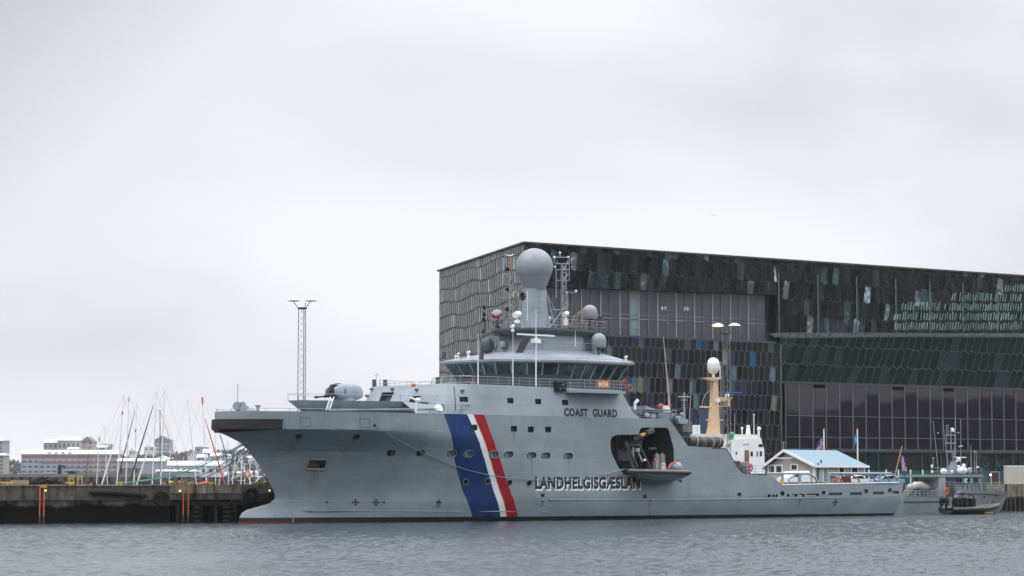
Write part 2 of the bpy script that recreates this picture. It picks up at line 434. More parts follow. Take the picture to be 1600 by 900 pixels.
ZL = [-1.5, -0.6, 0, 0.3, 0.6, 1.0, 1.3, 1.6, 1.9, 2.4, 3, 4, 5, 6, 7, 7.9, 8.5, 8.8, 9.1, 10.0, 10.8]
UC = [0, 0.008, 0.02, 0.04, 0.07, 0.1, 0.14, 0.18, 0.23, 0.28, 0.34, 0.4, 0.47, 0.54, 0.62, 0.7, 0.8, 0.9, 1.0]
AF = sorted(set([34, 38, 42, 46, 50, 54, 82, 84, 86, 88, 90, 91.5, 92.8, 93.8] + [a for a, z in ZT[1:]]))
port = []
for z in ZL:
    row = []
    for u in UC: s = stem(z) + u * (30 - stem(z)); row.append((s, wid(s, z), z))
    for s in AF:
        zt = ztop(s); zz = z if z <= 2.4 else 2.4 + (z - 2.4) * (zt - 2.4) / (10.8 - 2.4)
        so = s
        if s > 93: so = s - 0.9 * max(0, (3.5 - zz) / 3.5) if zz < 3.5 else s
        row.append((so, wid(s, zz if zz < 2.4 else 9.1), zz))
    port.append(row)
def hull_mesh():
    mb = MB(); nr = len(port); nc = len(port[0]); vs = []; fs = []
    for row in port: vs += [(s, -t, z) for s, t, z in row]
    off = len(vs)
    for row in port: vs += [(s, t, z) for s, t, z in row]
    P = lambda i, j: i * nc + j
    Q = lambda i, j: i * nc if j == 0 else off + i * nc + j
    for i in range(nr - 1):
        for j in range(nc - 1):
            fs.append((P(i, j), P(i, j + 1), P(i + 1, j + 1), P(i + 1, j)))
            fs.append((Q(i, j + 1), Q(i, j), Q(i + 1, j), Q(i + 1, j + 1)))
        fs.append((P(i, nc - 1), Q(i, nc - 1), Q(i + 1, nc - 1), P(i + 1, nc - 1)))
    for j in range(nc - 1):
        fs.append((Q(0, j), Q(0, j + 1), P(0, j + 1), P(0, j)))
        fs.append((P(nr - 1, j), P(nr - 1, j + 1), Q(nr - 1, j + 1), Q(nr - 1, j)))
    fs = [tuple(dict.fromkeys(f)) for f in fs]
    mb.add(vs, [f for f in fs if len(f) > 2]); return mb
hm = hull_mesh()
hbvh = BVHTree.FromPolygons([SH.M @ Vector(v) for v in hm.v], hm.f)
def hit(b, px, py, fr=SH):
    for q in range(0, 60):
        r_ = q * 0.75; h = (None,)
        for k in range(1 if q == 0 else 8):
            h = b.ray_cast(Vector((0, 0, HC)), ray(px + r_ * math.cos(k * math.pi / 4), py + r_ * math.sin(k * math.pi / 4)))
            if h[0] is not None: break
        if h[0] is not None: break
    if q > 9: print('FAR HIT', px, py, r_)
    if h[0] is None: raise RuntimeError('no hit %s %s' % (px, py))
    n = h[1]
    if n.dot(ray(px, py)) > 0: n = -n
    return fr.Mi @ h[0], (fr.Mi.to_3x3() @ n).normalized()
def basis(n):            # u right (aft), v up in the surface, n outward
    u = Vector((0, 0, 1)).cross(n).normalized(); v = n.cross(u).normalized()
    return u, v
def outline(kind, w_, h_, n=6, k=0.0):
    if kind == 'rect': return [(-w_ / 2, -h_ / 2), (w_ / 2, -h_ / 2), (w_ / 2, h_ / 2), (-w_ / 2, h_ / 2)]
    if kind == 'round': return [(math.cos(2 * math.pi * i / 16) * w_ / 2, math.sin(2 * math.pi * i / 16) * h_ / 2) for i in range(16)]
    r = min(w_, h_) / 2 * (0.98 if kind == 'slot' else 0.35); pts = []
    for cx, cy, a0 in ((w_ / 2 - r, h_ / 2 - r, 0), (-w_ / 2 + r, h_ / 2 - r, 90), (-w_ / 2 + r, -h_ / 2 + r, 180), (w_ / 2 - r, -h_ / 2 + r, 270)):
        for i in range(n): a = R(a0 + 90 * i / (n - 1)); pts.append((cx + r * math.cos(a), cy + r * math.sin(a)))
    return pts
def cut(mb, c, n, pts, d_in=0.3, d_out=0.5, flat=True):
    nn = Vector((n.x, n.y, 0)).normalized() if flat else n
    u = Vector((0, 0, 1)).cross(nn).normalized(); v = nn.cross(u)
    mb.prism([c + u * a + v * b + nn * d_out for a, b in pts], -nn * (d_in + d_out))
def boolean(o, cutter_mbs, mats_):
    for mb in cutter_mbs:
        c = mb.build('cutter', mats_, None); c.matrix_world = o.matrix_world if not o.parent else Matrix.Identity(4)
        md = o.modifiers.new('b', 'BOOLEAN'); md.operation = 'DIFFERENCE'; md.solver = 'EXACT'; md.object = c
        md.material_mode = 'TRANSFER'; md.use_self = True
        par = o.parent; o.parent = None
        bpy.context.view_layer.update()
        nm = bpy.data.meshes.new_from_object(o.evaluated_get(bpy.context.evaluated_depsgraph_get()))
        o.modifiers.clear(); old = o.data; nmname = old.name; o.data = nm; bpy.data.meshes.remove(old); nm.name = nmname
        o.parent = par; m0 = c.data; bpy.data.objects.remove(c); bpy.data.meshes.remove(m0)
    o.data.polygons.foreach_set('use_smooth', [True] * len(o.data.polygons)); o.data.set_sharp_from_angle(angle=R(24))

# hull paint: grey with the three-coloured stripe, boot topping and weathering
def paint_grey(name, base=(0.215, 0.252, 0.276), stripe=None, boot=False):
    t = NT(name); p = t.xyz()
    c = t.mix(t.ramp(t.noise(0.32, 5, 0.6, (1, 1, 1.4)), 0.25, 0.75), tuple(x * 0.84 for x in base), tuple(x * 1.13 for x in base))
    c = t.mix(t.math('MULTIPLY', t.ramp(t.noise(0.9, 6, 0.7, (0.5, 0.5, 1.0)), 0.56, 0.74), 0.35), c, tuple(min(1, x * 1.35) for x in base))
    c = t.mix(t.math('MULTIPLY', t.ramp(t.noise(1.1, 6, 0.65, (1.4, 1.4, 0.12)), 0.55, 0.75), 0.34), c, tuple(x * 0.55 for x in base))
    cb = t.n('ShaderNodeCombineXYZ'); t.l(t.math('FLOOR', t.math('MULTIPLY', p['X'], 0.17)), cb.inputs[0]); t.l(t.math('FLOOR', t.math('MULTIPLY', p['Z'], 0.47)), cb.inputs[2])
    wn_ = t.n('ShaderNodeTexWhiteNoise'); t.l(cb.outputs[0], wn_.inputs['Vector'])
    vm_ = t.n('ShaderNodeVectorMath', operation='SCALE'); t.l(c, vm_.inputs[0]); t.l(t.math('MULTIPLY_ADD', wn_.outputs['Value'], 0.09, 0.955), vm_.inputs['Scale']); c = vm_.outputs[0]
    vs_ = t.math('LESS_THAN', t.math('FRACT', t.math('MULTIPLY', p['X'], 0.17)), 0.006); c = t.mix(t.math('MULTIPLY', vs_, .4), c, tuple(x * 0.6 for x in base))
    # panel seams between plate strakes
    for zz in (2.15, 4.95, 6.3, 7.35):
        if boot:
            d = t.math('ABSOLUTE', t.math('SUBTRACT', p['Z'], zz)); c = t.mix(t.math('MULTIPLY', t.math('LESS_THAN', d, 0.035), 0.28), c, tuple(min(1, x * 1.5) for x in base))
    if stripe:
        def edge(q):      # s = A + B z + C z^2 through three points
            (a0, z0), (a1, z1), (a2, z2) = q
            M_ = np.linalg.solve(np.array([[1, z, z * z] for z in (z0, z1, z2)]), np.array([a0, a1, a2]))
            e = t.math('MULTIPLY_ADD', p['Z'], float(M_[2]), float(M_[1])); return t.math('SUBTRACT', p['X'], t.math('MULTIPLY_ADD', e, p['Z'], float(M_[0])))
        E = [edge(q) for q in stripe]
        blue, white, red, gold = (0.005, 0.026, 0.105), (0.66, 0.68, 0.70), (0.30, 0.005, 0.014), (0.55, 0.38, 0.16)
        band = lambda a, b: t.math('MULTIPLY', t.math('GREATER_THAN', E[a], 0.0), t.math('LESS_THAN', E[b], 0.0))
        lft = t.math('LESS_THAN', p['Y'], 0.0)
        nz = t.ramp(t.noise(0.8, 5, 0.7, (1, 1, 0.6)), 0.4, 0.8)
        c = t.mix(band(0, 1), c, t.mix(nz, blue, (0.012, 0.045, 0.15)))
        c = t.mix(band(1, 2), c, white)
        c = t.mix(band(2, 3), c, t.mix(nz, red, (0.23, 0.008, 0.016)))
        g = t.math('LESS_THAN', t.math('ABSOLUTE', E[2]), 0.05); c = t.mix(g, c, gold)
    if boot:
        nb = t.noise(0.9, 4, 0.6); lim = t.math('ADD', t.math('MULTIPLY', p['X'], -0.0032), 0.56)
        c = t.mix(t.math('LESS_THAN', p['Z'], lim), c, (0.010, 0.011, 0.013))
        redl = t.math('ADD', t.math('MULTIPLY', p['X'], -0.014), t.math('MULTIPLY_ADD', nb, 0.12, 0.15))
        c = t.mix(t.math('LESS_THAN', p['Z'], redl), c, (0.16, 0.018, 0.012))
        rust = t.math('MULTIPLY', t.ramp(t.noise(2.3, 6, 0.75), 0.60, 0.68), t.math('LESS_THAN', p['Z'], 2.4))
        c = t.mix(t.math('MULTIPLY', rust, 0.42), c, (0.13, 0.085, 0.06))
    t.l(c, t.b.inputs['Base Color']); t.b.inputs['Roughness'].default_value = 0.5; t.b.inputs['Specular IOR Level'].default_value = 0.22
    for xs_k, zt_k, w_k, L_k in streaks if boot else ():       # rust and dirt runs below openings
        dx = t.math('ABSOLUTE', t.math('SUBTRACT', t.math('ADD', p['X'], t.math('MULTIPLY', t.noise(1.5, 3, .6, (1, 1, .4)), .25)), xs_k + .12))
        m1 = t.ramp(dx, w_k, w_k * .2); m2 = t.ramp(p['Z'], zt_k - L_k, zt_k - .1); m3 = t.math('LESS_THAN', p['Z'], zt_k)
        mm = t.math('MULTIPLY', t.math('MULTIPLY', t.math('MULTIPLY', m1, m2), m3), t.math('MULTIPLY', t.ramp(t.noise(3.0, 4, .6, (2, 2, .25)), .35, .6), .55)); c = t.mix(mm, c, (0.10, 0.065, 0.045))
    t.l(c, t.b.inputs['Base Color'])
    fr_ = t.math('ADD', t.math('MULTIPLY', t.math('ABSOLUTE', t.math('SINE', t.math('MULTIPLY', p['X'], 4.4))), .10), t.math('MULTIPLY', t.math('ABSOLUTE', t.math('SINE', t.math('MULTIPLY', p['Z'], 2.6))), .08))
    t.bump(t.math('ADD', t.noise(0.55, 3, 0.5, (1, 1, 0.8)), fr_), 0.35, 0.06)
    return t.m
st_px = [[(693, 646), (707, 686), (738, 807)], [(730, 646), (747, 686), (782, 807)], [(739.5, 646), (755.5, 686), (791.5, 807)], [(755.5, 647), (772, 690), (809, 806)]]
stripe = []
for e in st_px:
    q = []
    for px, py in e:
        p, n = hit(hbvh, px, py); q.append((p.x, p.z))
    stripe.append(q)
streaks = []
for px, py, w_k, L_k in ((494, 735, .9, 2.6), (467, 687, .35, 2.2), (556, 688, .35, 2.2), (740, 674, .3, 1.4), (803, 675, .3, 1.6), (856, 676, .3, 1.6), (831, 717, .35, 1.8), (888, 718, .35, 1.8), (970, 742, .6, 2.5), (1155, 776, .25, 1.2), (1270, 776, .5, 1.4), (1340, 775, .5, 1.2)):
    q_, _n = hit(hbvh, px, py); streaks.append((q_.x, q_.z, w_k, L_k))
m_hull = paint_grey('hull_grey_paint', stripe=stripe, boot=True)
m_grey = paint_grey('upperworks_grey_paint', (0.275, 0.315, 0.35))
m_greyl = paint_grey('light_grey_paint', (0.25, 0.28, 0.31))
m_greyd = paint_grey('dark_grey_paint', (0.075, 0.092, 0.105))
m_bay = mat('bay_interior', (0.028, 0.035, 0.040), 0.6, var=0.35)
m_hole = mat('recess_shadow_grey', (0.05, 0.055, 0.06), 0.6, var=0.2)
t = NT('ship_window_glass'); t.b.inputs['Base Color'].default_value = (0.008, 0.02, 0.022, 1); t.b.inputs['Roughness'].default_value = 0.06; m_glass = t.m
t = NT('green_window_glass'); t.l(t.mix(t.ramp(t.noise(1.3, 2, 0.5), 0.45, 0.62), (0.006, 0.014, 0.016), (0.02, 0.065, 0.062)), t.b.inputs['Base Color']); t.b.inputs['Roughness'].default_value = 0.07; m_gglass = t.m
m_pale_glass = mat('pale_green_porthole_glass', (0.16, 0.27, 0.25), 0.15, var=0.4, sc_=3)

cutA, cutB, glass = MB(), MB(), []
# aft working deck well
a0, z0 = S(1232, 756, 8.0)
cutA.box(a0 + 0.3, 92.9, -7.55, 7.55, 2.35, 12)
# boat bay in the port side
bay_px = [(953.5, 690), (956, 683), (963, 679.5), (998, 679), (1000, 671), (1004, 668), (1041, 668), (1045, 672), (1053, 702), (1053, 742), (975, 742), (965, 728), (955, 706)]
P8 = [S(x, y, 8.0) for x, y in bay_px]
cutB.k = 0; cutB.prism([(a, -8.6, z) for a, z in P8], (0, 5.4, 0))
ports = []
def recess(kind, px, py, wpx, hpx, d=0.3, win=None, bv=None, mb=None):
    p, n = hit(bv or hbvh, px, py); q, _ = hit(bv or hbvh, px + 3, py); 
    sc2 = (q - p).length / 3.0; dist = (SH.M @ p).y; pv = dist / F
    cut(mb or cutB, p, n, outline(kind, wpx * sc2, hpx * pv), d)
    if win:
        nn = Vector((n.x, n.y, 0)).normalized(); u = Vector((0, 0, 1)).cross(nn).normalized()
        ports.append((win, p, nn, u, wpx * sc2, hpx * pv, d))
cutB.k = 1
for px, py in ((611, 708), (657, 708), (706, 709), (732, 709), (772, 710), (795, 710), (831, 711.5), (853, 712), (888, 712.5)):
    recess('slot', px, py, 14, 9.5, 0.35, 'twin')
for px, py in ((728, 753), (762.5, 752), (796.5, 754), (827, 755)): recess('round', px, py, 8, 8.5, 0.3, 'port')
for px, py in ((741, 668), (803, 670), (829.5, 671), (856.5, 671)): recess('rr', px, py, 9.5, 9, 0.3, 'pane')
recess('rect', 848, 774, 6, 5, 0.2, None); recess('rect', 1007.5, 776, 6, 6, 0.2, None); recess('rect', 1155, 772.5, 6, 5, 0.2, None); recess('rect', 1287, 770, 5, 5, 0.3, None)
for px, py in ((467, 682), (556.5, 683)): recess('round', px, py, 11, 8.5, 0.7, None)
recess('round', 585.5, 665, 4.5, 4.5, 0.5, None)
for px, py, wp in ((1202, 774.5, 5), (1208.5, 774.5, 3.5), (1213.5, 774.5, 3.5), (1231.5, 774, 4), (1242, 774, 9), (1253, 773.8, 9), (1270, 773.2, 20), (1305.5, 771.8, 21), (1337.5, 771.2, 19), (1372.5, 770.3, 17), (1400, 769.3, 10)):
    recess('slot', px, py, wp, 4.6, 1.2, None)
for px, py in ((1222.5, 771), (1353.5, 767.5), (1390.5, 766.5)): recess('round', px, py, 6.5, 7.5, 1.1, None)
# anchor pocket
pa = [hit(hbvh, x, y)[0] for x, y in ((479, 733), (507, 733.5), (510, 719.5), (484, 719))]
nn = Vector((hit(hbvh, 494, 726)[1].x, hit(hbvh, 494, 726)[1].y, 0)).normalized()
cutB.prism([p + nn * 0.8 for p in pa], -nn * 1.9)
hull = hm.build('hull', m_hull, ship)
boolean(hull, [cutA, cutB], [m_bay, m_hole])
hull['label'] = 'grey hull with blue, white and red stripe'

m_rim = m_greyl
for win, p, nn, u, ww, hh, d in ports:
    if win in ('twin', 'port'):
        rm = MB(); uz = Vector((0, 0, 1)); ol = outline('slot' if win == 'twin' else 'round', ww + .06, hh + .06); sl = [hbvh.ray_cast(SH.M @ (p + u * a + uz * b + nn * 1.0), (SH.M.to_3x3() @ -nn)) for a, b in ol]; sl = [SH.Mi @ q_[0] for q_ in sl if q_[0] is not None]
        if len(sl) > 4: rm.tube(sl + [sl[0]], .028, 4); rm.build('porthole_rim', m_rim, hull)
    if win == 'twin':
        fr = MB()
        c = p - nn * (d - 0.06)
        o = MB(); o.cyl(c - nn * 0.02 - u * ww * 0.02, c + nn * 0.03 - u * ww * 0.02, hh * 0.46, n=14); wo2 = o.build('porthole', m_pale_glass if p.x > 22.5 else m_glass, hull)
        fr.cyl(c - nn * 0.02 + u * ww * 0.33, c + nn * 0.10 + u * ww * 0.33, hh * 0.5, n=12); fr.build('storm_cover', m_greyd, hull)
    elif win == 'port':
        o = MB(); c = p - nn * (d - 0.05); o.cyl(c, c + nn * 0.03, hh * 0.42, n=14); o.build('porthole', m_glass, hull)
    else:
        o = MB(); c = p - nn * (d - 0.05); q3 = Matrix((u, nn, Vector((0, 0, 1)))).transposed(); o.obox(c, ww * 0.86, 0.04, hh * 0.84, q3); o.build('window', m_gglass, hull)

# rubbing strakes, bow fender
def on_hull(px, py, out=0.02):
    p, n = hit(hbvh, px, py); return p + n * out
mb = MB(); mb.tube([on_hull(x, y, 0.01) for x, y in ((470, 797.5), (560, 798), (640, 798.5), (700, 799), (780, 799), (855, 799.5))], 0.055); mb.build('rubbing_strake', m_greyl, hull)
mb = MB(); mb.tube([on_hull(x, y, 0.01) for x, y in ((858, 780.5), (960, 781), (1060, 780.5), (1180, 779.5), (1300, 777.5), (1400, 775))], 0.06); mb.build('rubbing_strake', m_greyl, hull)
mb = MB(); mb.tube([on_hull(x, y, 0.01) for x, y in ((448, 671.5), (520, 672), (600, 673), (690, 673.5))], 0.04); mb.build('rubbing_strake', m_greyl, hull)
mb = MB()
segs = [0] + [4.25 * ((i + 1) / 26.0) ** 1.8 for i in range(26)]
ring = lambda z, out: [(max(-out, s - out * (1 if s < 0.3 else 0.3)), wid(max(s, stem(z) + 0.001), z) + out, z) for s in segs]
def fz(s): return 8.72 + 0.33 * s / 4.25
vs = []; n_ = len(segs)
full = [(s, 1) for s in segs[::-1]] + [(s, -1) for s in segs[1:]]
for out in (0.0, 0.26):
    for top in range(4):
        for s, sg in full:
            z = (fz(s), 9.1, 9.5, 10.03)[top]; wv = wid(max(s, stem(z) + 1e-3), z) + (out if s > 0 else 0)
            vs.append((s - out * max(0.25, 1 - s / 2.0), -sg * (wv if s > 0 else 0.0), z))
k = len(full); fs = []
for i in range(k - 1):
    a = lambda o, tp, j: (o * 4 + tp) * k + j
    for tp in range(3): fs += [(a(1, tp, i), a(1, tp, i + 1), a(1, tp + 1, i + 1), a(1, tp + 1, i)), (a(0, tp, i), a(0, tp + 1, i), a(0, tp + 1, i + 1), a(0, tp, i + 1))]
    fs += [(a(0, 3, i), a(1, 3, i), a(1, 3, i + 1), a(0, 3, i + 1)), (a(0, 0, i), a(0, 0, i + 1), a(1, 0, i + 1), a(1, 0, i))]
for j_ in (0, k - 1): fs += [(tp * k + j_, (tp + 1) * k + j_, (5 + tp) * k + j_, (4 + tp) * k + j_) for tp in range(3)]
mb.add(vs, fs)
t = NT('bow_fender_rubber'); p = t.xyz()
g1 = t.math('LESS_THAN', t.math('FRACT', t.math('MULTIPLY', p['X'], 1.3)), 0.08); g2 = t.math('LESS_THAN', t.math('ABSOLUTE', t.math('SUBTRACT', p['Z'], 9.45)), 0.03)
t.l(t.mix(t.math('MAXIMUM', g1, g2), t.mix(t.noise(2, 5, 0.6), (0.007, 0.006, 0.006), (0.018, 0.015, 0.015)), (0.004, 0.004, 0.004)), t.b.inputs['Base Color']); t.b.inputs['Roughness'].default_value = 0.6
mb.build('bow_fender', t.m, hull, smooth=40)

# hull markings
m_mark = mat('black_lettering', (0.010, 0.010, 0.012), 0.5, var=0.1); m_wlet = mat('white_lettering', (0.72, 0.74, 0.76), 0.5, var=0.05)
a0, zt_ = S(836, 744.5, 8.0); a1, _ = S(1000, 764, 8.0); z0_ = S(836, 764, 8.0)[1]; z1_ = S(920, 744.8, 8.0)[1]; zb_ = S(920, 764.2, 8.0)[1]
text_part('lettering', 'LANDHELGISGÆSLAN', lambda u, v: (a0 + (a1 - a0) * u + 0.14, -8.006, zb_ + (z1_ - zb_) * v - 0.17), m_wlet, hull, 0.05, 1.1)
text_part('lettering', 'LANDHELGISGÆSLAN', lambda u, v: (a0 + (a1 - a0) * u, -8.014, zb_ + (z1_ - zb_) * v), m_mark, hull, 0.05, 1.1)
def decal(name, px, py, shapes, m=m_mark, out=0.012, parent=hull, bv=None):
    p, n = hit(bv or hbvh, px, py); u, v = basis(n); k = (SH.M @ p).y / F; mb = MB()
    for pts in shapes: mb.poly([p + n * out + u * (a * k / 0.80) + v * (b * k) for a, b in pts])
    return mb.build(name, m, parent)
def cross(r):
    out = []
    for q in range(4):
        ca, sa = math.cos(q * math.pi / 2), math.sin(q * math.pi / 2)
        out.append([(x * ca - y * sa, x * sa + y * ca) for x, y in ((0.6, 0.6), (r, 1.9), (r * 1.05, 0), (r, -1.9), (0.6, -0.6))])
    out.append([(-.6, -.6), (.6, -.6), (.6, .6), (-.6, .6)]); return out
for px, py in ((555.5, 785), (587.5, 785), (1305, 785)): decal('thruster_mark', px, py, cross(4.6))
decal('thruster_mark', 685.5, 785, cross(3.6) + [[(-4.5, -3.5), (-3.2, -5.4), (0, -6.4), (3.2, -5.4), (4.5, -3.5), (3.4, -6.5), (0, -7.6), (-3.4, -6.5)]])
decal('arrow_mark', 511.5, 784.5, [[(-1.8, -2.2), (2.2, 0), (-1.8, 2.2)]]); decal('arrow_mark', 599, 784.8, [[(1.8, -2.2), (1.8, 2.2), (-2.2, 0)]])
for px, py in ((847, 787), (1249, 786), (1015, 786)): decal('tug_mark', px, py, [[(-2.2, 3), (2.2, 3), (2.2, 4.4), (-2.2, 4.4)], [(-.5, -5), (.5, -5), (.5, 3), (-.5, 3)]])
decal('bulb_mark', 457.5, 784, [[(-2.2, 5.4), (-1.2, 5.4), (2.6, 0.2), (1.8, -.4)], [(-3.6, -.6), (2.6, -.6), (2.6, .5), (-3.6, .5)], [(-4.4, -.6), (-3.4, -.6), (-3.4, -4), (-4.4, -4)], [(-4.4, -5), (5, -5), (5, -4), (-4.4, -4)]])
for i in range(9):
    px, py = 446 + 12 * (i / 8.0) ** 0.7, 787 + 21 * i / 8.0
    decal('draught_mark', px, py, [[(-.75, -.4), (.75, -.4), (.75, .45), (-.75, .45)]])
for i in range(3):
    try: decal('draught_mark', 458, 810 + 2.4 * i, [[(-.6, -.4), (.6, -.4), (.6, .4), (-.6, .4)]], m_wlet)
    except RuntimeError: pass
for i in range(7): decal('draught_mark', 1015.5, 797 + 1.6 * i, [[(-.6, -.4), (.6, -.4), (.6, .5), (-.6, .5)]])
# emblem near the stem: white ring with a divided shield inside
ringp = lambda r0, r1: [[(math.cos(2 * math.pi * i / 16) * r0 * .8, math.sin(2 * math.pi * i / 16) * r0), (math.cos(2 * math.pi * (i + 1) / 16) * r0 * .8, math.sin(2 * math.pi * (i + 1) / 16) * r0), (math.cos(2 * math.pi * (i + 1) / 16) * r1 * .8, math.sin(2 * math.pi * (i + 1) / 16) * r1), (math.cos(2 * math.pi * i / 16) * r1 * .8, math.sin(2 * math.pi * i / 16) * r1)] for i in range(16)]
try: decal('emblem', 377, 693, ringp(4.8, 5.6) + [[(-2.4, .5), (-.4, .5), (-.4, 3), (-2.4, 3)], [(.5, -2.6), (2.4, -2.6), (2.4, -.3), (.5, -.3)], [(.6, 1.2), (2.2, 1.2), (2.2, 2.6), (.6, 2.6)], [(-2.2, -2.4), (-.6, -2.4), (-.6, -1), (-2.2, -1)]], m_wlet, 0.02)
except RuntimeError: pass
# square access panels on the forward side
for cx, cy in ((477.5, 659.5), (570, 661)):
    o = [on_hull(cx + a, cy + b, 0.012) for a, b in ((-7.5, -7), (7.5, -7), (7.5, 7), (-7.5, 7), (-7.5, -7))]
    mb = MB(); mb.tube(o, 0.022, 4); mb.build('access_panel', m_greyd, hull)
# anchor block seen in its pocket
mb = MB(); pc = sum(pa, Vector()) / 4 - nn * 0.7
uu = Vector((0, 0, 1)).cross(nn)
mb.obox(pc, 1.3, 0.4, 0.5, Matrix((uu, nn, Vector((0, 0, 1)))).transposed()); mb.cyl(pc + uu * 0.9, pc + uu * 0.2, 0.16); mb.cyl(pc - uu * 0.9, pc - uu * 0.2, 0.16)
mb.build('anchor', mat('rusty_anchor', (0.10, 0.035, 0.02), 0.8, var=0.4), hull)
mb = MB(); e = [p + nn * 0.06 for p in pa]; mb.tube([e[0], e[1]], 0.12, 6); mb.build('anchor_sill', m_greyl, hull)

# ------------------------------------------------------------------ forecastle house (flush with the hull side)
zb = 10.8; zt = 13.75
def plan(s0, c0, s1, w_, s2, n=6):
    pts = [(s0, 0), (s0, c0)]
    for i in range(1, n): a = math.pi / 2 * i / n; pts.append((s0 + (s1 - s0) * (1 - math.cos(a)), c0 + (w_ - c0) * math.sin(a)))
    pts += [(s1, w_)] + s2
    return [(s, -t) for s, t in pts] + [(s, t) for s, t in pts[::-1][:-1]]
aft = [S(x, y, 8.0)[0] for x, y in ((1001, 655), (973, 617))]
lo = plan(21.9, 5.6, 26.2, 7.996, [(aft[0], 7.996)]); hi = plan(23.7, 5.4, 27.6, 7.7, [(aft[1], 7.7)])
# middle ring for the knee of the aft end
mi_ = plan(22.25, 5.6, 26.5, 7.95, [(S(990, 646, 8)[0], 7.95)])
mb = MB(); n_ = len(lo)
vs = [(x, y, zb) for x, y in lo] + [(x, y, zb + 0.55) for x, y in mi_] + [(x, y, zt + max(0.0, (30 - x)) * 0.03) for x, y in hi]
fs = [tuple(range(n_ - 1, -1, -1)), tuple(range(2 * n_, 3 * n_))] + [(r * n_ + i, r * n_ + (i + 1) % n_, (r + 1) * n_ + (i + 1) % n_, (r + 1) * n_ + i) for r in (0, 1) for i in range(n_)]
mb.add(vs, fs)
ubvh = BVHTree.FromPolygons([SH.M @ Vector(v) for v in mb.v], mb.f)
house = mb.build('deckhouse', m_grey, ship)
cutU = MB(); cutU.k = 0; ports = []
for px, py, wv, hv in ((647.5, 624, 14, 10), (661, 639, 7, 6), (724.5, 624, 13, 8)): recess('rect', px, py, wv, hv, 0.5, 'pane', ubvh, cutU)
for px, py in ((797.5, 626), (841, 627.5), (883, 629)): recess('rr', px, py, 9.5, 8.5, 0.3, 'pane', ubvh, cutU)
# slanted recesses in the front face
for P_ in (((588, 638), (604, 637), (616, 613), (597, 613)),):
    pp = [hit(ubvh, x, y)[0] for x, y in P_]
    cutU.prism([p + Vector((-0.6, 0, 0)) for p in pp], Vector((1.3, 0, 0)))
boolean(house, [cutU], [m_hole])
for win, p, nn2, u, ww, hh, d in ports:
    o = MB(); c = p - nn2 * (d - 0.05); q3 = Matrix((u, nn2, Vector((0, 0, 1)))).transposed(); o.obox(c, ww * 0.88, 0.04, hh * 0.86, q3); o.build('window', m_gglass, house)
A_ = hit(ubvh, 881.5, 650.5)[0]; B_ = hit(ubvh, 964.5, 652.5)[0]; C_ = hit(ubvh, 883, 637.5)[0]
hgt = C_.z - A_.z
def cg(u, v):
    p = A_.lerp(B_, u); z = A_.z + (B_.z - A_.z) * u * 0.2 + hgt * v
    y = A_.y + (C_.y - A_.y) * v - 0.03
    return (p.x, y, z)
text_part('lettering', 'COAST  GUARD', cg, m_mark, house, 0.05, 1.1)
# wall lamps on the deckhouse
for px, py in ((567, 612), (582, 609), (614, 609), (652, 610), (722, 611)):
    p, n = hit(ubvh, px, py); mb = MB(); mb.obox(p + n * 0.12, 0.28, 0.3, 0.22); mb.build('wall_lamp', m_greyd, house)
# funnel-shaped vent and pipe at the aft slope
mb = MB(); p0 = SH.P(992, 640, 6.5); p1 = SH.P(992, 630, 6.5); p2 = SH.P(996.5, 625.5, 6.5)
mb.tube([p0, p1, p2], [0.16, 0.16, 0.2], 8); mb.build('vent_pipe', m_white, house)
# bridge wing platform with dark underside
wa, wz = S(885, 611.5, 8.3); wb_, _ = S(972, 618, 8.3)
mb = MB(); mb.prism([(wa, -7.5, 13.3), (wa + 0.9, -9.3, 13.3), (wb_ - 0.4, -9.3, 13.3), (wb_, -7.5, 13.3)], (0, 0, 0.28)); mb.build('wing_platform', m_grey, house)

# ------------------------------------------------------------------ gun platform on the foredeck
tp = [(8.9, 0.9), (12.5, 2.9), (19.0, 4.5), (23.8, 4.5)]; bt = [(10.6, 0.4), (13.5, 2.0), (19.6, 3.2), (23.8, 3.2)]
mb = MB(); mb.frus([(s, -t) for s, t in bt] + [(s, t) for s, t in bt[::-1]], 10.8, [(s, -t) for s, t in tp] + [(s, t) for s, t in tp[::-1]], 12.05)
plat = mb.build('gun_platform', m_grey, ship)
mb = MB()
for sg in (-1, 1):
    a = [Vector((19.2, sg * 4.5, 12.05)), Vector((23.2, sg * 6.6, 11.6)), Vector((26.0, sg * 7.85, 10.85)), Vector((19.9, sg * 5.9, 10.82))]
    mb.prism(a, Vector((0.35, -sg * 0.35, 0.0)))
mb.build('bulwark_wing', m_grey, plat)
mb = MB(); mb.tube([(9.2, -.8, 12.05), (9.2, -.8, 12.1)], 0.02)
rp = [(8.95, 0.85), (12.5, 2.85), (19.0, 4.4)]
mb.rail([(s, t, 12.05) for s, t in rp[::-1]] + [(s, -t, 12.05) for s, t in rp] + [(23.5, -5.6, 12.05)], 0.62, 3.0, 1, 0.022); mb.build('railing', m_galv, plat)
mb = MB(); q0 = SH.P(480, 641.5, 5.0); mb.tube([(11.5, -2.6, 11.05), (16, -4.4, 11.2), (22, -6.4, 11.35)], 0.07); mb.build('handrail', m_greyl, plat)
mb = MB()
for o in (-0.22, 0.22): mb.cyl(SH.P(512, 641, 5.0) + Vector((o, 0, 0)), SH.P(519, 620, 4.4) + Vector((o, 0, 0)), 0.035)
for i in range(6):
    c = SH.P(512, 641, 5.0).lerp(SH.P(519, 622, 4.4), (i + .5) / 6); mb.cyl(c - Vector((.22, 0, 0)), c + Vector((.22, 0, 0)), 0.03)
mb.build('ladder', m_white, plat)
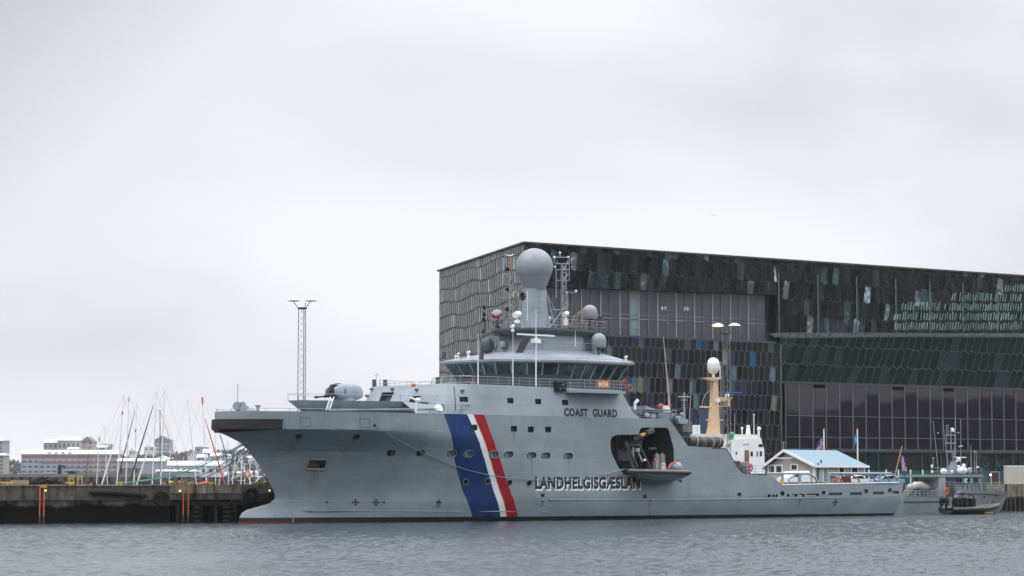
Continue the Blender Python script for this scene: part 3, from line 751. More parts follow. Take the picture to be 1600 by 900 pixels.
# gun under its shield: lofted body, dark barrel and blast skirt
gz = 12.05
gun = MB()
secs = []
for x, hw, zb_2, zt2, rr in ((13.55, 0.85, .6, 1.35, .5), (13.95, 1.1, .35, 1.65, .55), (14.6, 1.25, .2, 1.80, .6), (15.8, 1.3, .15, 1.82, .6), (16.6, 1.2, .18, 1.72, .6), (17.0, .95, .3, 1.35, .55)):
    pts = []
    for i in range(16):
        a = 2 * math.pi * i / 16; ca, sa = math.cos(a), math.sin(a)
        pts.append((x, hw * math.copysign(abs(ca) ** 0.6, ca), gz + (zb_2 + zt2) / 2 + (zt2 - zb_2) / 2 * math.copysign(abs(sa) ** 0.6, sa)))
    secs.append(pts)
gun.add([p for s_ in secs for p in s_], [(r * 16 + i, r * 16 + (i + 1) % 16, (r + 1) * 16 + (i + 1) % 16, (r + 1) * 16 + i) for r in range(5) for i in range(16)] + [tuple(range(16)), tuple(range(80, 96))])
gun.cyl((15.4, 0, gz), (15.4, 0, gz + 0.5), 1.15, 1.1, 20)
gobj = gun.build('gun', m_grey, plat, smooth=50)
b = MB(); b.lathe((14.5, 0, gz + 1.02), [(1.26, -0.05), (1.28, 0.05)], 20, Matrix.Rotation(R(90), 3, 'Y'), sx=0.655, sy=1.0); b.build('collar', m_dark, gobj)
b = MB(); b.tube([(14.0, -.3, gz + 0.75), (12.9, -.3, gz + 0.5), (11.6, -.3, gz + 0.36)], [0.14, 0.1, 0.07], 8); b.cyl((11.8, -.3, gz + .38), (11.4, -.3, gz + .36), 0.12)
b.prism([(12.6, -0.55, gz + .35), (13.7, -0.85, gz + .35), (14.0, -0.75, gz + 1.65), (13.6, -0.5, gz + 1.7)], (0, 0.5, 0)); b.build('barrel', m_black, gobj)

# ------------------------------------------------------------------ foredeck fittings
mb = MB()
edge = [(s, wid(s, 10.8) - 0.25) for s in (0.6, 1.5, 3, 5, 8, 12, 16, 20, 24)]
mb.rail([(s, -t, 10.8) for s, t in edge], 0.28, 3.5, 1, 0.02); mb.rail([(s, t, 10.8) for s, t in edge], 0.28, 3.5, 1, 0.02)
mb.build('deck_railing', m_galv, ship)
c = SH.P(371, 641, 0.0)
mb = MB(); mb.cyl((c.x, 0, 10.8), (c.x, 0, 13.4), 0.035); mb.sph((c.x, 0, 13.4), 0.07); mb.build('jackstaff', m_galv, ship)
mb = MB(); c = SH.P(376, 641, 0.5)
for o in (-.45, .15): mb.lathe((c.x + o, c.y, 11.35), [(0.42, -0.12), (0.45, 0), (0.42, 0.12)], 14, Matrix.Rotation(R(90), 3, 'X'))
mb.box(c.x - .3, c.x + .7, c.y - .35, c.y + .3, 10.8, 11.35); mb.build('winch', m_greyl, ship, smooth=40)
mb = MB(); c = SH.P(403, 641, 1.0); mb.cyl((c.x, c.y, 10.8), (c.x, c.y, 11.25), 0.16); mb.lathe((c.x, c.y, 11.25), [(0.16, 0), (0.3, 0.12), (0.26, 0.24)], 12); mb.build('ventilator', m_greyl, ship, smooth=40)
mb = MB(); c = SH.P(392, 643, 1.0); mb.sph((c.x, c.y, 10.85), 0.6, 0.3, 0.26); mb.build('roller_fairlead', m_greyl, ship, smooth=40)
# port side mooring deck beside the house front
mb = MB(); mb.rail([(24.0, -7.75, 10.82), (25.2, -7.8, 10.82)] , 0.9, 1.3, 2); p = [SH.P(x, 644, 7.8) for x in (672, 700, 722, 743)]
mb.rail([(q_.x, q_.y, 10.82) for q_ in p], 0.95, 1.2, 2); mb.build('deck_railing', m_galv, ship)
for px, py, r_, zt3 in ((691, 630, .18, 1.0), (703, 626, .36, 1.3), (718, 629, .26, 1.05)):
    c = SH.P(px, 640, 6.6); mb = MB(); mb.cyl((c.x, c.y, 10.8), (c.x, c.y, 10.8 + zt3 * .55), r_ * .45); mb.cyl((c.x, c.y, 10.8 + zt3 * .5), (c.x, c.y, 10.8 + zt3), r_, n=12); mb.build('ventilator', m_greyl, ship, smooth=40)
c = SH.P(685.5, 638, 7.2); mb = MB(); mb.lathe((c.x, c.y, c.z), [(0.16, -.15), (0.42, -.12), (0.42, .12), (0.16, .15)], 14, Matrix.Rotation(R(60), 3, 'X')); mb.build('mooring_winch', m_white, ship, smooth=40)
c = SH.P(650, 625, 7.0); mb = MB(); mb.cyl((c.x, c.y, 10.8), (c.x, c.y, c.z), 0.09); mb.cyl(c + Vector((-.7, 0, .22)), c + Vector((.1, 0, -.05)), 0.09, .16); mb.sph(c + Vector((.25, 0, -.02)), .3, .25, .25); mb.build('water_cannon', m_white, ship, smooth=40)
mb = MB(); mb.tube([SH.P(709, 604, 7.6), SH.P(711, 620, 7.9), SH.P(712, 641, 8.0)], 0.05, 5); mb.build('downpipe', m_dark, ship)
# ------------------------------------------------------------------ bridge
def bring(off, z):
    h = [(33.0 - off, 3.3 + .66 * off), (40.5 - .204 * off, 6.5 + off), (47.4 + off * .8, 6.5 + off)]
    return [(s, -t, z) for s, t in h] + [(s, t, z) for s, t in h[::-1]]
mb = MB(); r0, r1, r2 = bring(0, 13.75), bring(0, 14.85), bring(0.95, 16.5)
mb.add(r0 + r1 + r2, [tuple(range(12, 18))] + [(k * 6 + i, k * 6 + (i + 1) % 6, (k + 1) * 6 + (i + 1) % 6, (k + 1) * 6 + i) for k in (0, 1) for i in range(6)])
bridge = mb.build('bridge', m_greyd, ship)
def lerp3(a, b, k): return a + (b - a) * k
edges = [(5, 0, 4, 15.25), (0, 1, 5, 15.25), (1, 2, 5, 14.92), (4, 5, 5, 15.25), (3, 4, 5, 14.92), (2, 3, 6, 15.25)]
mul = MB()
for a, b, n_, zl in edges:
    A0, B0, A1, B1 = Vector(r1[a]), Vector(r1[b]), Vector(r2[a]), Vector(r2[b])
    kz = (zl - 14.85) / (16.5 - 14.85); A0, B0 = A0.lerp(A1, kz), B0.lerp(B1, kz); kt = .96
    A1_, B1_ = Vector(r1[a]).lerp(Vector(r2[a]), kt), Vector(r1[b]).lerp(Vector(r2[b]), kt)
    nrm = (B0 - A0).cross(A1_ - A0).normalized()
    if nrm.dot((A0 + B0) / 2 - Vector((42, 0, 15))) < 0: nrm = -nrm
    for i in range(n_):
        k0, k1 = (i + .06) / n_, (i + .94) / n_
        q_ = [A0.lerp(B0, k0), A0.lerp(B0, k1), A1_.lerp(B1_, k1), A1_.lerp(B1_, k0)]
        o = MB(); o.prism([p + nrm * .004 for p in q_], nrm * 0.02); o.build('window', m_gglass if (i + a) % 3 else m_glass, bridge)
    for i in range(n_ + 1):
        p0, p1 = A0.lerp(B0, i / n_), A1_.lerp(B1_, i / n_); mul.bar(p0 + nrm * .03, p1 + nrm * .03, 0.13, 0.09)
mul.split('mullion', m_grey, bridge)
# roof: overhanging brim, sloping top
e0, e1, e2, e3 = bring(1.0, 16.42), bring(1.45, 16.55), bring(1.45, 16.75), [(x, y, 18.0) for x, y in ((38.2, -2.8), (40.8, -3.6), (47.3, -3.6), (47.3, 3.6), (40.8, 3.6), (38.2, 2.8))]
mb = MB(); mb.add(e0 + e1 + e2 + e3, [tuple(range(5, -1, -1)), tuple(range(18, 24))] + [(k * 6 + i, k * 6 + (i + 1) % 6, (k + 1) * 6 + (i + 1) % 6, (k + 1) * 6 + i) for k in range(3) for i in range(6)])
roof = mb.build('roof', m_greyl, bridge)
mb = MB(); rr = [Vector(p) for p in bring(1.35, 16.75)]; mb.rail(rr[:3], 0.22, 1.8, 1, .02); mb.rail(rr[3:] + rr[:1], 0.22, 1.8, 1, .02); mb.build('grab_rail', m_grey, roof)
# bridge deck railings (deckhouse top)
mb = MB(); q_ = [(24.0, 5.0), (25.2, 6.6), (28.0, 7.45), (38, 7.5)]
mb.rail([(s, -t, zt) for s, t in q_], 0.95, 1.4, 3, .02); mb.rail([(s, t, zt) for s, t in q_] + [(46, 7.5, zt)], 0.95, 1.8, 3, .02)
mb.rail([(wa, -7.6, 13.6), (wa + 0.9, -9.2, 13.6), (wb_ - .4, -9.2, 13.6), (wb_, -7.6, 13.6)], 1.05, 0.9, 3, .024)
mb.rail([(24.0, -5.0, zt), (23.9, 0, zt), (24.0, 5.0, zt)], 0.5, 1.8, 1, .02)
mb.rail([(30.0, -2.8, zt), (29.0, 0, zt), (30.0, 2.8, zt), (31.5, 5.5, zt)], 1.25, 1.2, 2, .024)
mb.build('deck_railing', m_galv, house)
# upper house with its dark slanted stripe
h0 = [(37.6, 2.2), (39.6, 3.5), (47.4, 3.5)]; h1 = [(38.4, 2.2), (39.6, 3.3), (47.2, 3.3)]
mb = MB(); mb.frus([(s, -t) for s, t in h0] + [(s, t) for s, t in h0[::-1]], 17.55, [(s, -t) for s, t in h1] + [(s, t) for s, t in h1[::-1]], 19.75)
uh = mb.build('upper_house', m_greyl, ship)
mb = MB(); c = [SH.P(805, 551, 3.52), SH.P(817, 551, 3.52), SH.P(830, 526, 3.38), SH.P(818, 526, 3.38)]; mb.prism(c, (0, -0.03, 0)); mb.build('air_intake', m_dark, uh)
mb = MB(); c = [SH.P(912, 551, 3.5), SH.P(925, 551, 3.5), SH.P(925, 527, 3.36), SH.P(912, 527, 3.36)]; mb.prism(c, (0, -0.03, 0)); mb.build('door', m_greyd, uh)
mb = MB(); mb.rail([(38.0, -4.0, 17.75), (41, -5.0, 17.5), (47, -5.0, 17.5)], 1.3, 1.6, 3, .02); mb.build('deck_railing', m_galv, uh)
# signal deck
pd = [(36.6, 0.0), (36.9, 1.6), (37.8, 3.1), (39.3, 4.1), (48.2, 4.1)]
pts = [(s, -t) for s, t in pd] + [(s, t) for s, t in pd[::-1][:-1]]
mb = MB(); mb.frus([(42 + (x - 42) * .93, y * .9) for x, y in pts], 19.7, pts, 20.1); mb.frus(pts, 20.1, pts, 20.32)
deck = mb.build('signal_deck', m_greyd, ship)
mb = MB(); mb.rail([(x, y, 20.32) for x, y in pts], 1.0, 1.5, 3, .02, closed=True); mb.build('deck_railing', m_galv, deck)
# radome column
mb = MB(); cs, cy_ = 41.3, 0.0; z = 20.3; pr = []
for z_, a, b in ((20.3, 1.75, 1.25), (21.5, 1.55, 1.15), (23.0, 1.35, 1.1), (24.75, 1.22, 1.08)): pr.append((z_, a, b))
vs = []
for z_, a, b in pr:
    for i in range(20):
        q_ = 2 * math.pi * i / 20; vs.append((cs + 0.15 * (24.75 - z_) * .25 + a * math.copysign(abs(math.cos(q_)) ** .7, math.cos(q_)), b * math.copysign(abs(math.sin(q_)) ** .7, math.sin(q_)), z_))
mb.add(vs, [(r * 20 + i, r * 20 + (i + 1) % 20, (r + 1) * 20 + (i + 1) % 20, (r + 1) * 20 + i) for r in range(3) for i in range(20)] + [tuple(range(60, 80))])
mast = mb.build('mast_column', m_grey, ship, smooth=45)
mb = MB(); rc = (SH.P(835, 417, 0.0)); R0 = 2.02; zc = rc.z
prof = [(1.2, 24.7), (1.22, 24.75), (1.72, zc - 1.06)]
for i in range(1, 19): a = R(-30 + 120 * i / 18); prof.append((max(.001, R0 * math.cos(a)), zc + R0 * math.sin(a)))
mb.lathe((cs, 0, 0), prof, 32)
t = NT('radome_grey'); p = t.xyz()
c0 = t.mix(t.ramp(t.noise(0.9, 4, 0.6), .3, .7), (0.20, 0.22, 0.245), (0.25, 0.27, 0.295))
ang_ = t.math('ARCTAN2', p['Y'], t.math('SUBTRACT', p['X'], cs)); mer = t.math('LESS_THAN', t.math('FRACT', t.math('MULTIPLY', ang_, 1.9)), .022)
seam = t.math('MAXIMUM', t.math('MULTIPLY', mer, .3), t.math('LESS_THAN', t.math('ABSOLUTE', t.math('SUBTRACT', p['Z'], zc - 1.0)), 0.035))
t.l(t.mix(t.math('MULTIPLY', seam, .5), c0, (.1, .1, .11)), t.b.inputs['Base Color']); t.b.inputs['Roughness'].default_value = .45; m_rad = t.m
radome = mb.build('radome', m_rad, mast, smooth=50)
mb = MB(); mb.cyl((cs + .5, 0, zc + 1.95), (cs + .5, 0, zc + 2.5), .035); mb.cyl((cs + .5, 0, zc + 2.35), (cs + .5, 0, zc + 2.42), .12); mb.build('lightning_rod', m_dark, radome)
mb = MB(); mb.tube([SH.P(824, 500, 1.5), SH.P(824, 455, 1.4)], .03); mb.build('whip_aerial', m_white, mast)
mb = MB(); mb.tube([SH.P(817, 513, 2.5), SH.P(812, 492, 1.5)], .05); mb.tube([SH.P(868, 513, 1.5), SH.P(853, 455, .8)], .09); mb.tube([SH.P(852, 455, 0.8), SH.P(868, 486, .8), SH.P(862, 513, 0.8)], .07); mb.split('mast_stay', m_grey, mast)
mb = MB(); c = SH.P(816, 463, 1.2)
for i in range(9):
    a = i * 0.7; mb.cyl(c, c + Vector((math.cos(a) * .45, -.1, math.sin(a) * .45)), .05, .1, 6)
mb.build('loudspeaker_cluster', m_black, mast)
mb = MB()
for k in range(9): a_ = SH.P(841, 510 - k * 7.5, 1.2 - k * .02); mb.cyl(a_, a_ + Vector((.35, 0, 0)), .025, n=4)
mb.split('rung', m_galv, mast)
mb = MB()
for a_, b_ in (((796, 402, -1.8), (745, 552, -1)), ((796, 430, -1.8), (812, 548, 3.0)), ((889, 404, 1.2), (950, 556, 3.0)), ((866, 404, 1.2), (862, 548, 3.0)), ((800, 404, -1.8), (866, 404, 1.2)), ((806, 452, -1.8), (800, 600, 6.5))): mb.cyl(SH.P(*a_), SH.P(*b_), .014, n=4)
mb.split('rigging_wire', m_dark, mast)
# lattice masts
def lattice(name, px, y0, y1, t_, wd, extras, par=ship, m=m_galv):
    b = SH.P(px, y0, t_); tp_ = SH.P(px, y1, t_); mb = MB(); H = tp_.z - b.z; n_ = max(3, int(H / 1.0)); c = [(-wd, -wd), (wd, -wd), (0, wd)]
    for x, y in c: mb.cyl((b.x + x, b.y + y, b.z), (b.x + x * .8, b.y + y * .8, tp_.z), 0.05, n=6)
    for i in range(n_):
        za, zb2 = b.z + H * i / n_, b.z + H * (i + 1) / n_
        for j in range(3):
            x, y = c[j]; x2, y2 = c[(j + 1) % 3]
            mb.cyl((b.x + x, b.y + y, za), (b.x + x2, b.y + y2, zb2), 0.028, n=4); mb.cyl((b.x + x, b.y + y, zb2), (b.x + x2, b.y + y2, zb2), 0.028, n=4)
    o = mb.build(name, m, par); mb = MB()
    for pts, r_ in extras: mb.tube([SH.P(x, y, t_) for x, y in pts], r_, 5)
    mb.build('aerial_arm', m, o); return o
lmL = lattice('lattice_mast', 796.5, 513, 425, -1.8, 0.28, [([(786, 429), (806, 429)], .05), ([(786, 429), (786, 402)], .035), ([(806, 450), (806, 418)], .03), ([(780, 465), (812, 465)], .045), ([(788, 445), (805, 445)], .04), ([(780, 465), (772, 460)], .03), ([(785, 478), (815, 478)], .04), ([(790, 429), (796, 440)], .03), ([(804, 429), (797, 440)], .03)])
mb = MB(); c = SH.P(796.5, 424, -1.8); t_ = SH.P(796.5, 400, -1.8); mb.cyl(c, t_, .07); mb.build('aerial_post', mat('rust_orange', (.35, .14, .06), .7), lmL)
mb = MB(); mb.tube([SH.P(791.5, 398, -1.8), SH.P(794, 399.5, -1.8), SH.P(799, 399.5, -1.8), SH.P(801.5, 398, -1.8)], .07, 5); mb.build('antenna_bar', m_white, lmL)
mb = MB(); rp_ = [SH.P(805.5 + 4.6 * math.cos(a_), 464 - 8.5 * math.sin(a_), -1.5) for a_ in [i * math.pi / 8 - .3 for i in range(0, 10)]]; mb.tube(rp_, .08, 5); mb.build('loop_aerial', mat('cream_paint', (.6, .62, .5), .5), lmL)
mb = MB()
for px, py in ((793, 420), (793, 452), (792, 483), (756.5, 480), (756.5, 491), (755.5, 499), (755, 518)):
    c = SH.P(px, py, -2.0); mb.sph(c, .2, .2, .24, 8, 6); mb.cyl(c, c + Vector((0.3, 0, -.1)), .04)
mb.cyl(SH.P(757.5, 520, -2.0), SH.P(757.5, 478, -2.0), .05); mb.build('signal_lamp', m_black, lmL)
lmR = lattice('lattice_mast', 879.5, 513, 412, 1.2, 0.3, [([(868, 412), (889, 412)], .05), ([(866, 412), (866, 401)], .05), ([(871, 412), (871, 407)], .04), ([(887, 410), (887, 402), (866, 402)], .045), ([(889.5, 404), (889.5, 438), (870, 438)], .05), ([(868, 421), (890, 421)], .05), ([(875, 402), (875, 396)], .06), ([(880, 421), (888, 408)], .045), ([(880, 438), (888, 428)], .045), ([(888, 456), (900, 458)], .04), ([(887, 458), (887, 486)], .05), ([(880, 473), (888, 473)], .04), ([(878, 486), (858, 513)], .06), ([(878, 486), (888, 476)], .06), ([(869, 421), (869, 466)], .06), ([(868, 500), (878, 484)], .05), ([(862, 484), (880, 484)], .05)])
mb = MB()
for px, py in ((875, 395), (866, 402), (888, 402), (867, 417), (900, 455), (885, 457)): mb.sph(SH.P(px, py, 1.2), .13)
mb.split('mast_lamp', m_white, lmR)
# small radomes
def small_dome(px, py, rpx, t_, foot_y, m=m_rad, par=ship, name='satellite_dome'):
    c = SH.P(px, py, t_); k = (SH.M @ c).y / F; r_ = rpx * k; mb = MB(); mb.dome(c, r_, 18, 0.95); o = mb.build(name, m, par, smooth=50)
    f = SH.P(px, foot_y, t_); mb = MB(); mb.cyl((c.x, c.y, f.z), (c.x, c.y, c.z - r_ * .9), r_ * .22, n=10); mb.box(c.x - r_ * .5, c.x + r_ * .5, c.y - r_ * .5, c.y + r_ * .5, c.z - r_ * 1.08, c.z - r_ * .95); mb.build('pedestal', m_greyd, o); return o
small_dome(921.5, 488, 11.7, 2.2, 514, par=deck)
small_dome(935.5, 532, 11.8, 4.6, 556, par=roof)
small_dome(777, 494, 10.5, -2.2, 513, par=deck)
small_dome(761, 538.5, 10.8, -2.8, 553, m=m_greyd, par=roof)
small_dome(786.5, 537.5, 5.5, -0.8, 548, m=m_grey, par=roof, name='searchlight_dome')
# rescue boat davit head in red by the dome
mb = MB(); mb.tube([SH.P(768, 492, -1), SH.P(772, 495, -1), SH.P(779, 494, -1), SH.P(784, 490, -1)], .17, 7); mb.build('davit_winch', mat('winch_red', (.22, .012, .015), .5), deck)
mb = MB(); c = SH.P(779, 503, -1); mb.tube([SH.P(778, 497, -1), SH.P(776, 505, -1), SH.P(781, 513, -1)], .13, 6); mb.tube([SH.P(773, 510, -1), SH.P(785, 500, -1)], .1); mb.build('davit_post', m_dark, deck)
# radars and searchlights
def radar(px0, px1, py, pyb, t_, mbar=m_white, par=roof, th=.16):
    a, b = SH.P(px0, py, t_), SH.P(px1, py, t_); c = (a + b) / 2; f = SH.P((px0 + px1) / 2, pyb, t_)
    mb = MB(); mb.box(c.x - .42, c.x + .42, c.y - .3, c.y + .3, c.z - .85, c.z - .4); mb.cyl((c.x, c.y, c.z - .4), (c.x, c.y, c.z), .12); o = mb.build('radar', m_white, par)
    mb = MB(); mb.obox(c, (b - a).length, .22, th); mb.build('scanner_bar', mbar, o)
    mb = MB(); mb.cyl((c.x, c.y, f.z), (c.x, c.y, c.z - .85), .22, n=10); mb.build('pedestal', m_grey, o); return o
radar(808.5, 866, 523.5, 550, 4.4)
def light_(px, py, t_, yb, q=1.0, par=deck):
    c = SH.P(px, py, t_); f = SH.P(px, yb, t_); mb = MB(); mb.cyl(c + Vector((-.42, -.1, -.05)) * q, c + Vector((.35, .1, .12)) * q, .34 * q, .34 * q, 12); mb.cyl((c.x, c.y, f.z), (c.x, c.y, c.z - .55 * q), .33 * q); mb.cyl((c.x, c.y, c.z - .6 * q), c, .1 * q); mb.build('searchlight', m_white, par, smooth=40)
light_(808, 492, 1.8, 505); light_(884, 491, 2.4, 508, .8); light_(857, 499, 0.2, 512, .7); light_(801, 510, 3.0, 518, .5); light_(712, 557, 3.6, 562, .3, roof); light_(732, 551, 1.0, 560, .45, roof); light_(978, 558, 7.2, 568, .4, roof); light_(716, 553, 2.6, 560, .3, roof)
for px, py in ((694, 556), (753, 556)):
    c = SH.P(px, py, 2.6 if px < 700 else 3.6); mb = MB(); mb.cyl(c + Vector((-.1, 0, -.35)), c + Vector((0, 0, .35)), .26, .22, 10); mb.build('floodlight', m_dark, roof, smooth=40)
# exhaust pipes, striped brown, sweeping down aft of the mast
m_pipe = mat('rusty_exhaust', (.17, .11, .075), .6, var=.6, sc_=2.0)
mb = MB()
for i, (x0, y0, x1, y1) in enumerate(((908, 487, 891, 512), (911, 489, 896, 513), (909, 487, 901, 513), (915, 500, 908, 514), (922, 500, 914, 514), (930, 498, 924, 513), (934, 492, 930, 508))):
    mb.tube([SH.P(x0, y0, .4 - i * .2), SH.P((x0 + x1) / 2 - 1.5, (y0 * 1.4 + y1 * .6) / 2, .4 - i * .2), SH.P(x1, y1, .4 - i * .2)], .13 if i < 5 else .2, 6)
mb.build('exhaust_pipes', m_pipe, deck, smooth=40)
mb = MB(); c = SH.P(936, 495, .5); mb.cyl(c, c + Vector((0, 0, -1.4)), .45, .4, 12); mb.build('exhaust_cowl', m_dark, deck)
# whip aerials on the bridge deck
for px, yt, t_, r_ in ((747, 521, 6.0, .06), (801.5, 508, 7.6, .05), (837.5, 482, 7.6, .07), (689, 590, 0, .02), (899, 517, 4.2, .05)):
    b = SH.P(px, 604 if px < 890 else 541, t_); tpp = SH.P(px, yt, t_); mb = MB(); mb.cyl(b, b.lerp(tpp, .45), r_, n=6); mb.cyl(b.lerp(tpp, .45), tpp, r_ * .6, r_ * .3, 6); mb.build('whip_aerial', m_white, house if px < 890 else uh)
# fittings on the front of the deckhouse roof
for px, py, t_ in ((585.5, 599.5, -7.2), (602.5, 600, -5.5), (684.5, 596, 2)):
    c = SH.P(px, py, t_); mb = MB(); mb.cyl(c + Vector((0, 0, -.5)), c + Vector((-.08, 0, .45)), .28, .22, 10); mb.cyl((c.x, c.y, 13.75), (c.x, c.y, c.z), .07); mb.build('floodlight', m_greyd, house, smooth=40)
mb = MB(); c = SH.P(588, 598, -6); mb.cyl((c.x, c.y, 13.75), (c.x, c.y, c.z + 1.0), .025); mb.cyl((c.x - .3, c.y, c.z + .7), (c.x + .3, c.y, c.z + .9), .03); mb.build('wind_vane', m_galv, house)
c = SH.P(646, 603, 3.0); mb = MB(); mb.sph(c + Vector((0, 0, .1)), .25, .25, .2); mb.build('orange_buoy', mat('orange_plastic', (.6, .10, .02), .5, var=.1), house, smooth=40)
for px, py in ((739.5, 603), (984, 606), (976, 598)):
    tt = 6.4 if px < 800 else 7.4; c = SH.P(px, py, tt); mb = MB(); mb.lathe((c.x, c.y, c.z), [(.22, -.07), (.38, -.07), (.42, 0), (.38, .07), (.22, .07), (.2, 0)], 14, Matrix.Rotation(R(90), 3, 'X'), ring=True); mb.build('life_ring', mat('faded_ring_red', (.40, .06, .04), .5), house, smooth=50)
c = SH.P(876.5, 604, 8.1); mb = MB(); mb.box(c.x - .65, c.x + .65, c.y - .1, c.y + .5, c.z - .5, c.z + .5); lp = mb.build('lamp_box', m_black, house)
mb = MB()
for dx, dz in ((.1, .15), (.3, -.12), (-.2, -.2), (.3, .25)): mb.sph((c.x + dx, c.y - .12, c.z + dz), .12, .05, .08)
mb.build('lamp', mat('lamp_glass', (.15, .15, .16), .2), lp)
s0 = SH.P(933.5, 606, 9.25); s1 = SH.P(952.5, 594, 9.25)
mb = MB(); mb.box(s0.x, s1.x, s0.y - .02, s0.y + .04, s0.z, s1.z); sg = mb.build('name_board', mat('name_board_orange', (.50, .15, .04), .5, var=.06), house)
text_part('lettering', 'ÞÓR', lambda u, v: (s0.x + (s1.x - s0.x) * (.12 + .76 * u), s0.y - .03, s0.z + (s1.z - s0.z) * (.16 + .72 * v)), m_wlet, sg, .015)

# ------------------------------------------------------------------ aft of the deckhouse
mb = MB(); a0_, a1_ = S(1003, 640, 5)[0], S(1045, 640, 5)[0]
mb.box(a0_, a1_, -5, 5, 10.8, 11.5); mb.prism([(a1_ - 3.2, -4.6, 10.8), (a1_ + .9, -4.6, 10.8), (a1_ + .2, -4.6, 11.6), (a1_ - 3.2, -4.6, 12.3)], (0, 9.2, 0)); aftd = mb.build('aft_house', m_grey, ship)
mb = MB(); z_ = S(1020, 641, 6.5)[1]; mb.prism([(a0_ - .8, -7.0, z_), (a1_ - .6, -7.0, z_), (a1_ - .6, -4.0, z_), (a0_ - .8, -4.0, z_)], (0, 0, .1))
for s in np.linspace(a0_, a1_ - .8, 6): mb.cyl((s, -6.9, 10.8), (s, -6.9, z_), .05)
mb.build('gallery', m_greyl, aftd)
mb = MB(); mb.rail([SH.P(1001, 655, 7.7), SH.P(1044, 656, 7.7)], .85, 1.1, 3, .02); mb.build('deck_railing', m_galv, aftd)
for px, py, r_, m_ in ((1003.5, 650, .3, m_black), (1020, 650, .35, m_white), (1011, 648, .3, m_white), (1033, 647, .3, m_white)):
    c = SH.P(px, py, 6.2); mb = MB(); mb.sph(c, r_, r_, r_ * .9); mb.build('deck_float', m_, aftd, smooth=50)
mb = MB(); mb.tube([SH.P(1028, 636, 4), SH.P(1033, 634.5, 4), SH.P(1040, 636, 4), SH.P(1048, 634.5, 4)], .2, 7); mb.cyl(SH.P(1028, 637, 4), SH.P(1034, 634, 4), .32); mb.build('deck_crane', mat('crane_red', (.22, .02, .02), .5), aftd, smooth=40)
mb = MB(); c = SH.P(1040, 640, 4.4); mb.box(c.x - .35, c.x + .35, c.y - .3, c.y + .3, c.z - .3, c.z + .4); mb.build('white_box', m_white, aftd)
mb = MB(); mb.cyl(SH.P(1046, 645, 4), SH.P(1045, 621, 4), .13, .12, 8); mb.cyl(SH.P(1045, 621, 4), SH.P(1036.5, 526, 4), .10, .035, 8); mb.build('whip_aerial', mat('cream_rod', (.45, .36, .28), .5), aftd)
mb = MB(); mb.cyl(SH.P(1069, 655, 0), SH.P(1069, 613, 0), .13, .07, 8); mb.cyl(SH.P(1060, 620, 0), SH.P(1077, 620, 0), .07); mb.cyl(SH.P(1064, 625, 0), SH.P(1073, 625, 0), .05); mb.build('navigation_mast', m_galv, aftd)
mb = MB(); mb.cyl(SH.P(1077, 660, 2), SH.P(1080.5, 597, 2), .06, .03, 6); mb.build('whip_aerial', m_galv, aftd)
mb = MB(); p0, p1 = SH.P(1067, 675, 5.5), SH.P(1081, 658, 5.5); mb.box(p0.x, p1.x, p0.y, p0.y + 1.2, p0.z, p1.z); mb.build('equipment_box', mat('taupe_box', (.16, .145, .13), .6), aftd)
mb = MB(); mb.prism([SH.P(1044, 656, 5), SH.P(1058, 646, 5), SH.P(1075, 656, 5), SH.P(1082, 695, 5), SH.P(1060, 697, 5)], (0, 8, 0)); mb.build('aft_casing', m_greyd, aftd)
mb = MB(); mb.prism([SH.P(1058, 652, 5.6), SH.P(1064, 650, 5.6), SH.P(1075, 656, 5.6), SH.P(1074, 662, 5.6), SH.P(1062, 662, 5.6)], (0, .5, 0)); mb.sph(SH.P(1065, 647, 5), .2); mb.build('vent_cowl', m_grey, aftd)
# hose reel with straps on the aft edge
e0_, e1_ = SH.P(1074, 690.5, 7.0), SH.P(1124, 691.5, 7.0); rr = 0.62
mb = MB(); mb.cyl(e0_, e1_, rr, rr, 18); mb.sph(e1_, .25, rr, rr); reel = mb.build('boom_reel', mat('black_tarp', (.018, .019, .02), .55, var=.4, bump=.4), ship, smooth=40)
mb = MB(); d_ = (e1_ - e0_)
for i, k in enumerate((.20, .24, .42, .46, .66, .70, .9)):
    c = e0_ + d_ * k; n_ = 14; vs = []
    for x in (-.03, .03):
        for r_ in (rr + .005, rr + .04):
            for j in range(n_): a = 2 * math.pi * j / n_; vs.append((c.x + x + .18 * math.sin(a + i), c.y + r_ * math.cos(a), c.z + r_ * math.sin(a)))
    mb.add(vs, [(p * n_ + j, p * n_ + (j + 1) % n_, q2 * n_ + (j + 1) % n_, q2 * n_ + j) for p, q2 in ((0, 1), (1, 3), (3, 2), (2, 0)) for j in range(n_)])
mb.build('strap', mat('tan_strap', (.42, .30, .22), .7), reel)
mb = MB(); mb.rail([SH.P(1062, 697, 7.6), SH.P(1074, 697, 7.6)], 1.0, .8, 4, .03); mb.build('deck_railing', m_dark, ship)
# rim along the stepped edge of the side
mb = MB(); mb.tube([SH.P(x, y, 7.97) for x, y in ((1112, 700.4), (1134, 700.7), (1142, 712), (1150, 727), (1158, 737), (1166, 741))], .06); mb.build('edge_moulding', m_black, hull)
mb = MB(); mb.tube([SH.P(x, y, 7.97) for x, y in ((1222, 757.3), (1300, 755.8), (1405, 753.8))], .06); mb.build('edge_moulding', m_white, hull)
mb = MB(); mb.rail([SH.P(1168, 741, 7.5), SH.P(1204, 742, 7.5)], 1.0, 1.1, 3, .025); mb.build('deck_railing', m_galv, ship)
